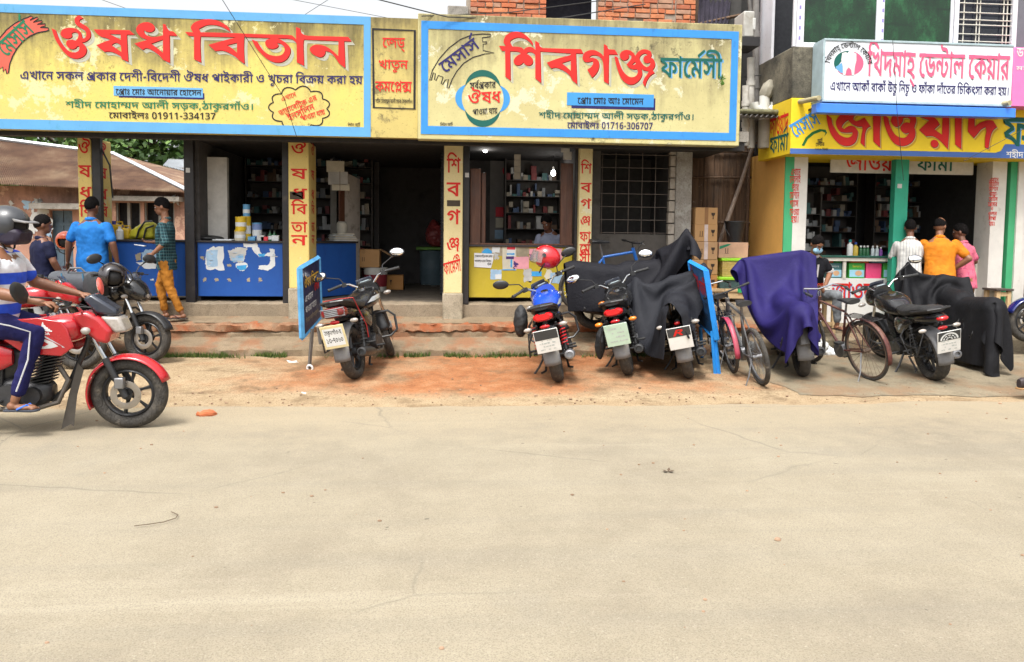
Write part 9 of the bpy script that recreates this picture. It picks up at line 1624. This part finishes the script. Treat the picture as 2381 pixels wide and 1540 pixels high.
p=at(1378,752,Y=10.5); c9=motorcycle('motorcycle standing sideways on the step under a big black cover',(p.x,10.40,.42),R(3),R(-4),0,None,None,G0,None,tail='small',**kw)
drape('rain_cover','big black cover over the motorcycle standing sideways on the step',c9,cm('black_cover',(.011,.011,.015)),BC+[((1.05,-.35,1.1),(1.12,-.40,1.44),.06)],-.46,1.72,1.40,seed=3,ground=.46,res=.046,pins=[((1.10,-.40,1.50),1.45,-.38),((1.0,.42,1.12),1.15,.42),((-.36,0,.93),-.36,0)])
c10=motorcycle('motorcycle under a purple cloth cover',gpt(1866,878,.03),R(77),R(9),R(0),None,None,G0,None,tail='small',**kw)
drape('cloth_cover','purple blue cloth draped over a motorcycle, its mirrors pushing up two corners',c10,cm('purple_cloth',(.015,.010,.085),.2),BC+mir(1.33)+[((.98,.37,1.36),(.98,-.37,1.36),.07),((1.0,.37,1.15),(1.0,-.37,1.15),.08)],-.72,1.40,1.16,seed=4,pins=[((.98,.38,1.42),1.04,.38),((.98,-.38,1.42),1.04,-.38),((-.38,0,.92),-.42,0)])
c12=motorcycle('motorcycle at the far right under a black rain cover',gpt(2292,862,.03),R(80),R(9),R(0),None,None,G0,None,tail='small',**kw)
drape('rain_cover','black rain cover with a tall mirror peak at the far right of the row',c12,cm('soft_black_cover',(.009,.009,.011)),BC+[((1.0,.36,1.0),(.99,.42,1.40),.06)],-.84,1.72,1.5,seed=5,pins=[((1.0,.40,1.46),1.50,.34),((.98,-.40,1.10),1.20,-.40),((-.38,0,.92),-.44,0)])
# ---------------------------------------------------------------- standing boards
def board(label,n0,n1,f0,f1,base,Y0,Y1,frame_m,face_m,texts,flip):
    A,Bq,Cq,D=at(*n0,Y=Y0),at(*n1,Y=Y0),at(*f0,Y=Y1),at(*f1,Y=Y1); t=wthing('standing_board',label,'sign board',((A.x+Cq.x)/2,(Y0+Y1)/2,.05))
    u=(Cq-A); nn=(Bq-A).cross(u).normalized(); nn=-nn if nn.dot(V((0,0,1.68))-A)<0 else nn
    b=B(); b.add([A,Cq,D,Bq,A-nn*.03,Cq-nn*.03,D-nn*.03,Bq-nn*.03],[(0,1,2,3),(7,6,5,4),(0,4,5,1),(1,5,6,2),(2,6,7,3),(3,7,4,0)]); o=b.obj('panel',face_m,t,flat=True)
    for p,q in ((A,Cq),(Cq,D),(D,Bq),(Bq,A)): B().tube([p-nn*.015,q-nn*.015],.034,4).obj('frame_bar',frame_m,t)
    for p,q in base: B().tube([p,q],.022,4).obj('leg',pm('grey_steel',(.13,.12,.11),.6) if not flip else frame_m,t)
    o_=Cq if flip else A; uu=(A-Cq) if flip else u; vv0=(Bq-A); 
    for txt,fu,fv,fw,fh,m_ in texts:
        ps,W=run(txt); letters(ps,lambda x,y,w:(o_+uu*(fu+fw*x/W)+(vv0 if not flip else (D-Cq).lerp(Bq-A,fu+fw*x/W))*(fv-fh*y/640)+nn*(.008+w)),m_,o,w=.0)
    return t
nl,fl_=at(718,866,Z=.03),at(749,825,Z=.09)
yel_=paint('mustard_lettering',(.72,.42,.03),.1)
bt=board('blue framed standing board with yellow and white writing beside the black motorcycle',(699,625),(705,786),(742,600),(747,738),[(nl,at(726,765,Y=nl.y)),(fl_,at(738,755,Y=fl_.y))],nl.y-.1,fl_.y-.15,pm('sky_blue_frame',(.10,.34,.62),.45,var=.12,dirt=(.06,.2,.4)),pm('navy_board',(.016,.02,.075),.5,var=.2),[('ঔষধ বিতান',.12,.32,.76,.14,yel_),('এখানে',.12,.52,.42,.09,PAPER),('ঔষধ',.62,.46,.28,.13,M_red),('পাওয়া যায়।',.12,.68,.6,.09,PAPER),('শহীদ মোহাম্মদ আলী সড়ক,ঠাকুরগাঁও।',.12,.82,.7,.06,M_glue)],False)
B().cb(nl+V((0,0,.0)),(.42,.05,.04)).obj('foot_bar',pm('grey_steel',(.13,.12,.11),.6),bt,bev=.006); B().torus(nl+V((.02,-.05,.06)),.035,.012,(.3,1,.2),16,8).obj('white_rope',PAPER,bt)
q=at(1663,876,Z=.02); q2_=at(1640,845,Z=.05)
bt2=board('blue framed standing board with red writing among the covered motorcycles',(1638,630),(1663,790),(1601,610),(1624,752),[(q,at(1655,770,Y=q.y-.02)),(q+V((.05,0,0)),at(1663,795,Y=q.y-.02)),(at(1632,838,Z=.06),at(1628,760,Y=9.6))],q.y-.05,9.75,pm('bright_blue_frame',(.025,.26,.72),.45,var=.1),pm('blue_board',(.03,.12,.30),.45,var=.3,scale=4,dirt=(.02,.05,.12)),[('শিবগঞ্জ',.10,.40,.42,.26,M_red),('ফার্মেসী',.55,.40,.36,.2,M_red),('এখানে সকল প্রকার দেশী-বিদেশী ঔষধ পাইকারী ও খুচরা বিক্রয় করা হয়',.15,.6,.7,.09,M_blk),('মোবাইলঃ 01716-306707',.2,.78,.6,.09,M_blk)],True)
B().cb(q,(.62,.045,.04)).obj('foot_bar',pm('dusty_blue_steel',(.12,.24,.33),.6),bt2,bev=.006); B().cb(at(1600,845,Z=.06),(.75,.045,.04)).obj('foot_bar',pm('dusty_blue_steel',(.12,.24,.33),.6),bt2,bev=.006)
# ---------------------------------------------------------------- boxes by the bamboo wall
CB=[pm('carton_%d'%i,c,.75,var=.08,scale=3,dirt=tuple(x*.7 for x in c),dlo=.6) for i,c in enumerate(((.50,.28,.115),(.46,.27,.13),(.50,.235,.07)))]
z3=lambda x,y: ((2680+x/3.3475)/1.7209,(780+y/3.3475)/1.7209)
M_tape=pm('brown_tape',(.30,.14,.045),.4); M_ctape=pm('striped_tape',(.62,.50,.46),.5,var=.2); M_ink=pm('carton_ink',(.05,.03,.02),.8)
def carton(nm,label,x0,y0,x1,y1,m_,dep=.34,tape=None,glyph=None,grp='cartons stacked by the bamboo wall',Y=11.35,zc=z3):
    a=at(*zc(x0,y1),Y=Y); c=at(*zc(x1,y0),Y=Y); t=wthing(nm,label,'box',((a.x+c.x)/2,Y+dep/2,a.z),grp)
    B().box(a.x,c.x,Y,Y+dep,a.z+.002,c.z-.002).obj('box_body',m_,t,bev=.006)
    w_=c.x-a.x;h=c.z-a.z
    if tape: rect(t,tape,a.x+w_*.42,a.x+w_*.58,a.z+.004,c.z-.004,Y,'tape',.002)
    for k in (glyph or ()):
        gx=a.x+w_*.8; gz_=a.z+h*.5
        if k=='cup': patch(t,M_ink,[(gx-.03,gz_+.05),(gx+.03,gz_+.05),(gx+.025,gz_+.015),(gx+.006,gz_),(gx+.006,gz_-.035),(gx+.018,gz_-.045),(gx-.018,gz_-.045),(gx-.006,gz_-.035),(gx-.006,gz_),(gx-.025,gz_+.015)],Y,'printed_mark',.004)
        if k=='arrows':
            for d in (0,.035): rect(t,M_ink,a.x+w_*.22+d,a.x+w_*.22+d+.008,gz_-.045,gz_+.03,Y,'printed_mark',.004)
            rect(t,M_ink,a.x+w_*.22-.01,a.x+w_*.22+.055,gz_-.052,gz_-.047,Y,'printed_mark',.004)
    return t
carton('cardboard_carton','topmost carton of the tall stack by the grey column',335,172,640,398,CB[0],.36,M_tape,('cup',))
carton('cardboard_carton','second carton from the top of the tall stack, with striped tape',330,398,637,628,CB[0],.36,M_ctape,('cup','arrows'))
carton('cardboard_carton','paler third carton of the tall stack, with striped tape',322,631,640,868,CB[1],.36,M_ctape,('cup','arrows'))
carton('cardboard_carton','fourth carton of the tall stack, brown tape down its front',300,871,640,1068,CB[0],.36,M_tape,('cup',))
carton('cardboard_carton','orange brown bottom carton of the tall stack',320,1071,638,1290,CB[2],.36,None,('cup',))
pkc=carton('cardboard_carton','flat pinkish carton with a green label, on top of the lime lidded box',650,640,1050,846,pm('pinkish_carton',(.50,.30,.19),.75),.36,None,('arrows',),Y=11.36)
p=at(*z3(660,730),Y=11.36);c=at(*z3(820,660),Y=11.36); patch(pkc,paint('green_label',(.02,.22,.11),.2),[(p.x,p.z),(c.x-.05,c.z-.03),(c.x,c.z),(c.x-.06,c.z),(p.x,p.z+.045)],11.36,'label',.004)
M_lime=pm('lime_lid',(.34,.72,.03),.35)
def tub(label,x0,y0,x1,y1,lid,bodym,Y):
    a=at(*z3(x0,y1),Y=Y); c=at(*z3(x1,y0),Y=Y); l_=at(*z3(x0,lid),Y=Y).z; t=wthing('storage_box',label,'box',((a.x+c.x)/2,Y+.2,a.z))
    o=B().box(a.x+.02,c.x-.02,Y,Y+.34,a.z+.002,l_-.001).obj('box_body',bodym,t,bev=.01); B().box(a.x,c.x,Y-.02,Y+.36,l_,c.z).obj('lid',M_lime,t,bev=.008)
tub('lime lidded box wrapped in yellowish plastic under the flat pinkish carton',680,852,1045,1103,886,pm('wrapped_yellow',(.50,.36,.10),.25,var=.3,scale=9,sc=(.5,1,5),bmp=.5,bscale=24),11.34); tub('dark lime lidded box at the bottom of the right pile',645,1104,1065,1262,1140,pm('dark_tub',(.05,.09,.085),.3),11.3)
bk_=wthing('bucket','black plastic bucket standing on the flat pinkish carton','bucket',tuple(at(*z3(860,636),Y=11.5))); p=at(*z3(862,638),Y=11.5); B().lathe([(.10,0),(.105,.02),(.155,.30),(.162,.305),(.162,.325),(.15,.325),(.145,.29)],p,n=24).obj('bucket_body',M_blkp,bk_); B().tube([p+V((-.16,0,.3)),p+V((-.17,-.05,.2)),p+V((-.12,-.12,.1))],.005,6).obj('handle',M_blkp,bk_)
wb=wthing('bench','rough wooden bench carrying the right pile of boxes','bench',tuple(at(*z3(860,1380),Y=11.3))); a=at(*z3(630,1300),Y=11.25);c=at(*z3(1058,1262),Y=11.25); B().box(a.x-.55,c.x,11.25,11.75,a.z,c.z).obj('bench_top',M_ttl,wb,bev=.006); B().box(a.x-.55,c.x,11.27,11.30,a.z-.1,a.z-.002).obj('apron_board',M_ttl,wb)
for x in (a.x-.5,a.x+.02,c.x-.06): B().box(x,x+.05,11.30,11.35,.5,a.z-.101).obj('leg',M_ttl,wb)
rect(wb,paint('green_cloth',(.03,.36,.12),.1),at(*z3(905,1280),Y=11.25).x,c.x,a.z-.01,c.z+.004,11.25,'green_strip')
# ---------------------------------------------------------------- things on the counters and in the passage
CT=1.575
def tin(px,py,Y,r,h,m_,capm,label,z=CT):
    p=at(px,py,Y=Y); p.z=z; t=wthing('tin',label,'tin',tuple(p),'tins on the blue counter'); B().lathe([(r,0),(r,h)],p,n=20).obj('tin_body',m_,t); B().lathe([(r*1.03,h),(r*1.03,h+.018),(r*.9,h+.02)],p,n=20).obj('lid',capm,t); B().lathe([(r*1.003,h*.3),(r*1.003,h*.65)],p,n=20,cap=False).obj('label_band',PAPER,t); return p
M_ty=pm('tin_yellow',(.62,.42,.02),.35); M_tb=pm('tin_blue',(.10,.30,.52),.35); M_cream=pm('tin_cream',(.55,.50,.38),.4)
tin(558,555,11.3,.075,.13,M_cream,M_ty,'lower yellow and white tin at the left of the tin stack'); tin(560,535,11.3,.075,.17,M_ty,M_ty,'upper yellow tin at the left of the tin stack',CT+.15); tin(572,552,11.4,.07,.33,M_ty,M_ty,'tall yellow tin at the back of the tin stack'); tin(573,500,11.4,.05,.15,M_tb,M_tb,'pale blue tin on top of the tin stack',CT+.35)
tin(598,552,11.42,.07,.24,pm('tub_white_blue',(.16,.24,.48),.4),M_tb,'blue and white tub right of the tin stack')
for k,(px,m_) in enumerate(((585,M_tb),(606,M_papg),(615,M_pred),(640,PAPER))):
    p=at(px,560,Y=11.28); t=B().box(p.x-.05,p.x+.05,11.26,11.34,CT+.001,CT+.06+.02*(k%2)); tag(t.obj('medicine_carton',m_,bev=.004),'small %s medicine carton lying on the blue counter'%('blue','grey','red','white')[k],'carton','small cartons on the blue counter')
for px,c_ in ((628,'dark green bottle left of its twin on the blue counter'),(638,'dark green bottle right of its twin on the blue counter')):
    p=at(px,560,Y=11.3); p.z=CT; t=wthing('bottle',c_,'bottle',tuple(p)); B().lathe([(.032,0),(.032,.09),(.014,.115),(.014,.13)],p,n=12).obj('bottle_body',pm('bottle_green',(.01,.09,.03),.2),t); B().cyl(p+V((0,0,.13)),p+V((0,0,.15)),.016,n=10).obj('cap',M_blkp,t); B().lathe([(.033,.02),(.033,.07)],p,n=12,cap=False).obj('label_band',PAPER,t)
p=at(484,556,Y=11.35); b=B(); b.ell((p.x,11.38,CT+.03),(.17,.12,.045)); b.ell((p.x+.1,11.36,CT+.025),(.12,.1,.04)); tag(rem(b.obj('cloth_bag',M_blkp),.012,3),'black folded cloth lying at the left end of the blue counter','cloth')
p=at(520,560,Y=11.28); tag(B().box(p.x-.14,p.x+.12,11.22,11.38,CT+.001,CT+.012).box(p.x-.1,p.x+.15,11.24,11.4,CT+.0125,CT+.02).obj('papers',PAPER),'loose white papers on the blue counter','papers')
# yellow bag and jerrycans
p=at(327,548,Y=11.4); yb=wthing('bag','yellow green tarpaulin bag with black straps on the counter beside the jerrycans','bag',(p.x,11.45,CT)); b=B(); sloft(b,[(p.x-.17,CT+.03,.06,.03,11.45),(p.x-.10,CT+.08,.10,.08,11.45),(p.x+.02,CT+.115,.13,.115,11.45),(p.x+.14,CT+.13,.13,.13,11.45),(p.x+.19,CT+.11,.1,.10,11.45)],14,18,2.6); rem(b.obj('bag_body',pm('yellow_tarp',(.52,.48,.03),.5,var=.2,bmp=.6,bscale=18),yb),.012,2,.04,.1)
B().tube([(p.x-.02,11.3,CT+.02),(p.x+.02,11.29,CT+.14),(p.x+.10,11.29,CT+.25),(p.x+.2,11.3,CT+.26)],.014,7).tube([(p.x+.08,11.29,CT+.02),(p.x+.12,11.285,CT+.16),(p.x+.22,11.3,CT+.2)],.014,7).obj('strap',M_blkp,yb)
for k,(px,h,l_) in enumerate(((270,.26,'yellow jerrycan with blue cap next to the lettered pillar'),(287,.20,'shorter yellow jerrycan with blue cap beside the yellow bag'))):
    p=at(px,552,Y=11.4); t=wthing('jerrycan',l_,'jerrycan',(p.x,11.4,CT),'jerrycans on the counter'); B().box(p.x-.09,p.x+.09,11.34+.02*k,11.50,CT+.001,CT+h*.8).obj('can_body',pm('can_yellow',(.55,.36,.02),.4),t,bev=.03,seg=3); B().cyl((p.x-.03,11.42,CT+h*.79),(p.x-.03,11.42,CT+h),.03,n=12).obj('cap',pm('cap_navy',(.03,.03,.25),.4),t); B().tube([(p.x+.08,11.42,CT+h*.78),(p.x+.08,11.42,CT+h*.95),(p.x,11.42,CT+h*.95),(p.x,11.42,CT+h*.78)],.012,6).obj('handle',pm('can_yellow',(.55,.36,.02),.4),t)
p=at(278,556,Y=11.27); tag(B().lathe([(.045,0),(.05,.02),(.05,.12),(.02,.15),(.02,.18)],(p.x,11.28,CT),n=12).obj('plastic_bottle',PAPER),'small white plastic bottle standing before the jerrycans','bottle')
# newspapers, calendar and switch box at the side counter
a=at(790,555,Y=12.1); random.seed(9)
for k in range(9):
    o=B().cb((a.x+random.gauss(.03,.015),12.2+random.gauss(0,.02),CT+.010+.013*k),(.40-.015*k,.28,.011),M.Rotation(random.gauss(.5,.06),4,'Z')).obj('newspaper',(PAPER,M_papg,M_papy)[k%3],bev=.003); tag(o,'newspaper in the untidy pile on the dark blue side counter','newspaper','newspapers piled on the side counter')
a=at(783,400,Y=12.28); cl_=wthing('calendar','creased paper calendar hanging on the inner wall over the newspapers','calendar',tuple(a)); 
for k,(dx,dz,w_,h,m_) in enumerate(((-.02,.08,.27,.17,M_papy),(.02,-.10,.30,.2,M_papg),(.06,-.24,.27,.1,M_papy))): B().box(a.x+dx-w_/2,a.x+dx+w_/2,12.26,12.275,a.z+dz-h/2,a.z+dz+h/2,None).obj('sheet',m_,cl_)
p=at(795,532,Y=12.25); tag(B().lathe([(.07,-.10),(.085,-.02),(.085,.08),(.06,.11)],p,n=16).obj('plastic_jar',pm('cloudy_plastic',(.42,.40,.34),.3)),'cloudy plastic jar on the newspapers of the side counter','jar')
# passage
FZ=.742
pc=lambda x,y:((1200+x/2.2)/1.7209,(540+y/2.2)/1.7209)
p=at(*pc(665,1375),Z=FZ); bu=wthing('paint_bucket','white paint bucket with a dark red label under the opened carton','bucket',tuple(p)); B().lathe([(.17,0),(.175,.02),(.20,.36),(.205,.365),(.205,.39),(.19,.40)],p,n=28).obj('bucket_body',pm('bucket_white',(.62,.62,.58),.35),bu); B().lathe([(.182,.08),(.197,.28)],p+V((0,0,0)),n=28,cap=False).obj('label_band',pm('maroon_label',(.22,.02,.03),.5),bu); bp=p
oc=wthing('cardboard_carton','opened cardboard carton resting on the white paint bucket','box',(p.x-.05,p.y,p.z+.4)); B().box(p.x-.28,p.x+.08,p.y-.2,p.y+.16,p.z+.402,p.z+.70).obj('box_body',CB[0],oc,bev=.005); B().add([V((p.x+.08,p.y-.2,p.z+.70)),V((p.x+.08,p.y+.16,p.z+.70)),V((p.x+.30,p.y+.18,p.z+.59)),V((p.x+.30,p.y-.18,p.z+.57))],[(0,1,2,3)]).obj('flap',CB[1],oc,solid=.006)
for d in (0,.03): rect(oc,M_ink,p.x-.2+d,p.x-.192+d,p.z+.5,p.z+.57,p.y-.2,'printed_mark',.003)
p=at(*pc(820,1365),Z=FZ); oo=wthing('small_carton','small orange brown carton wrapped in plastic on the passage floor','box',tuple(p)); B().box(p.x-.13,p.x+.17,p.y,p.y+.26,FZ+.002,FZ+.25).obj('box_body',CB[2],oo,bev=.006); patch(oo,M_ink,[(p.x-.06,FZ+.17),(p.x-.02,FZ+.17),(p.x-.035,FZ+.12),(p.x-.035,FZ+.09),(p.x-.045,FZ+.09),(p.x-.045,FZ+.12)],p.y,'printed_mark',.003)
p=at(*pc(1175,1320),Z=FZ); p.x-=.02; br=wthing('barrel','blue grey plastic barrel behind the lettered pillar in the passage','barrel',tuple(p)); B().lathe([(.22,0),(.235,.05),(.24,.3),(.245,.32),(.24,.34),(.24,.6),(.25,.62),(.25,.65),(.23,.66)],p,n=28).obj('barrel_body',pm('barrel_plastic',(.10,.15,.18),.5,var=.15),br); B().box(p.x-.30,p.x+.2,p.y-.28,p.y+.2,p.z+.665,p.z+.72).obj('green_tray',pm('green_tray',(.12,.30,.03),.5),br,bev=.01)
b=B(); b.ell(p+V((.05,0,.95)),(.19,.15,.24)); b.ell(p+V((.02,0,1.17)),(.08,.07,.07)); tag(rem(b.obj('plastic_bag',pm('red_plastic_bag',(.30,.05,.05),.35,var=.3)),.016,3,.05,.07),'dull red plastic bag standing on the barrel','bag')
random.seed(12)
def litter(px,py,Z,sz,m_,label,grp='litter on the ground',h=.01):
    p=at(px,py,Z=Z); b=B(); n=random.randint(5,7); ring_=[]
    for k in range(n): a=6.283*k/n+random.uniform(-.3,.3); r_=sz*random.uniform(.6,1.1); ring_.append(p+V((r_*math.cos(a),r_*.7*math.sin(a),.007+random.uniform(0,h))))
    b.add(ring_+[p+V((0,0,.01+h*random.random()))],[(k,(k+1)%n,n) for k in range(n)]); return tag(b.obj('paper_scrap',m_,flat=True,solid=.002),label,'litter',grp)
for k,(px,py,Z,sz,h) in enumerate(((690,832,.07,.10,.07),(682,848,.06,.09,.05),(700,822,.09,.07,.04),(775,826,.1,.09,.02),(790,830,.09,.07,.02),(660,838,.07,.03,.01),(672,858,.05,.03,.01),(707,917,.02,.03,.02),(636,848,.05,.02,.01),(940,740,.47,.035,.02),(1005,783,.27,.04,.01),(990,664,.745,.09,.02),(1010,668,.745,.08,.02),(540,800,.22,.03,.01),(650,800,.22,.025,.01),(1095,800,.22,.02,.01),(1390,800,.24,.02,.01),(1240,690,.76,.03,.01),(1705,700,.5,.03,.01))):
    litter(px,py,Z,sz,PAPER if k%4 else M_papg,'scrap of pale paper littering the ground in front of the shops',h=h)
# brick lump, twig, leaf, stones on the road
p=at(480,966,Z=.006); b=B(); sloft(b,[(p.x-.09,.02,.02,.01,p.y),(p.x-.05,.025,.05,.02,p.y),(p.x+.03,.03,.055,.026,p.y),(p.x+.08,.02,.03,.014,p.y)],8,10,3); o=b.obj('brick_lump',pm('brick_orange',(.45,.13,.05),.9,var=.3),ang=25)
for v in o.data.vertices: v.co+=V((noise.noise(v.co*30),noise.noise(v.co*31+V((5,0,0))),noise.noise(v.co*29)))*.016
tag(o,'orange lump of broken brick on the road','brick')
P=[at(x,y,Z=.02) for x,y in ((312,1223),(345,1219),(380,1214),(408,1205),(414,1197),(398,1190))]; tag(B().tube(P,.0028,5).obj('twig',pm('dry_twig',(.10,.07,.045),.8)),'thin dry twig lying on the road','twig')
p=at(1553,1097,Z=.01); b=B()
for k in range(5): a=k*1.3; u=V((math.cos(a),math.sin(a)*.6,.25)).normalized(); v=u.cross(V((0,0,1))).normalized(); b.add([p,p+u*.028+v*.012,p+u*.05,p+u*.028-v*.012],[(0,1,2,3)])
tag(b.obj('dry_leaf',pm('dead_leaf',(.08,.05,.03),.8),flat=True),'dark curled dry leaf lying on the road','leaf')
random.seed(21); b=B()
for k in range(420):
    x=random.uniform(-5,8); y=7.55+abs(random.gauss(0,.55)) if k%3 else random.uniform(3.,7.6); y=min(y,9.9); r_=random.uniform(.004,.014)*(1.6 if random.random()<.06 else 1); z=gz(x,y)+.004; b.ell((x,y,z+r_*.3),(r_,r_*random.uniform(.6,1),r_*.6),None,6,4)
tag(b.obj('gravel',[pm('gravel_stone',(.26,.17,.11),.9,var=.5,scale=1.3)]),kind='stuff')
# stool and bench at the right hand shop
def stool(label,px0,px1,pt,Y,zf,dep=.3):
    a=at(px0,pt,Y=Y);c=at(px1,pt,Y=Y); t=wthing('wooden_stool',label,'stool',((a.x+c.x)/2,Y+dep/2,zf)); z=a.z; B().box(a.x-.02,c.x+.02,Y-.02,Y+dep,z-.03,z).obj('seat',pm('dark_seat_board',(.07,.05,.04),.6),t,bev=.004)
    for x in (a.x,c.x-.055):
        for y in (Y,Y+dep-.07): B().box(x,x+.055,y,y+.055,zf,z-.031).obj('leg',M_ttl,t,bev=.004)
    B().box(a.x+.056,c.x-.056,Y+.01,Y+.04,zf+.12,zf+.17).obj('rail',M_ttl,t); B().box(a.x+.056,c.x-.056,Y+.01,Y+.04,z-.11,z-.05).obj('rail',M_ttl,t)
stool('unpainted wooden stool beside the right hand shop pilaster',2318,2352,672,10.7,.30); yp=yt.location; st_=at(1895,690,Y=10.62)
stool('unpainted wooden stool under the masked youth',1880,1945,690,10.58,.33,.34)
# bags stored under the right hand shop front
for k,(px,py,m_,l_) in enumerate(((1885,800,pm('white_sack',(.48,.48,.46),.8),'white crumpled sack behind the old bicycle'),(1905,815,PAPER,'white crumpled plastic behind the old bicycle frame'),(1870,845,pm('green_plastic',(.03,.30,.10),.5),'green plastic crate corner under the purple cover'),(1945,835,pm('green_plastic',(.03,.30,.10),.5),'green plastic sheet behind the old bicycle wheel'),(1720,800,pm('white_sack',(.48,.48,.46),.8),'white crumpled sack between the bicycles'))):
    p=at(px,py,Y=10.2); b=B(); b.ell((p.x,10.2,p.z),(.16,.12,.10)); b.ell((p.x+.1,10.15,p.z-.03),(.11,.1,.08)); tag(rem(b.obj('sack',m_),.016,2,.07,.06),l_,'sack')
# small soft bag hung on the blue motorcycle
bl=at(1211,748,Y=8.75); b=B(); sloft(b,[(bl.z-.19,bl.x,.05,.07,8.75),(bl.z-.1,bl.x,.075,.1,8.75),(bl.z+.08,bl.x+.01,.07,.1,8.75),(bl.z+.17,bl.x+.02,.03,.06,8.75)],10,14,2.5)
b=B().ell((bl.x,8.78,bl.z),(.085,.12,.19)); tag(rem(b.obj('side_bag',pm('black_bag_cloth',(.014,.014,.015),.7,bmp=.4,bscale=25)),.012,3,.03,.07),'black pannier bag hung on the left side of the blue motorcycle','bag')
bl=at(1395,800,Y=9.0); b=B().ell((bl.x,9.0,bl.z),(.06,.1,.19)); tag(rem(b.obj('side_bag',pm('black_bag_cloth',(.014,.014,.015),.7,bmp=.4,bscale=25)),.012,3,.03,.07),'narrow black bag hung on the left side of the green plated motorcycle','bag')
bake()
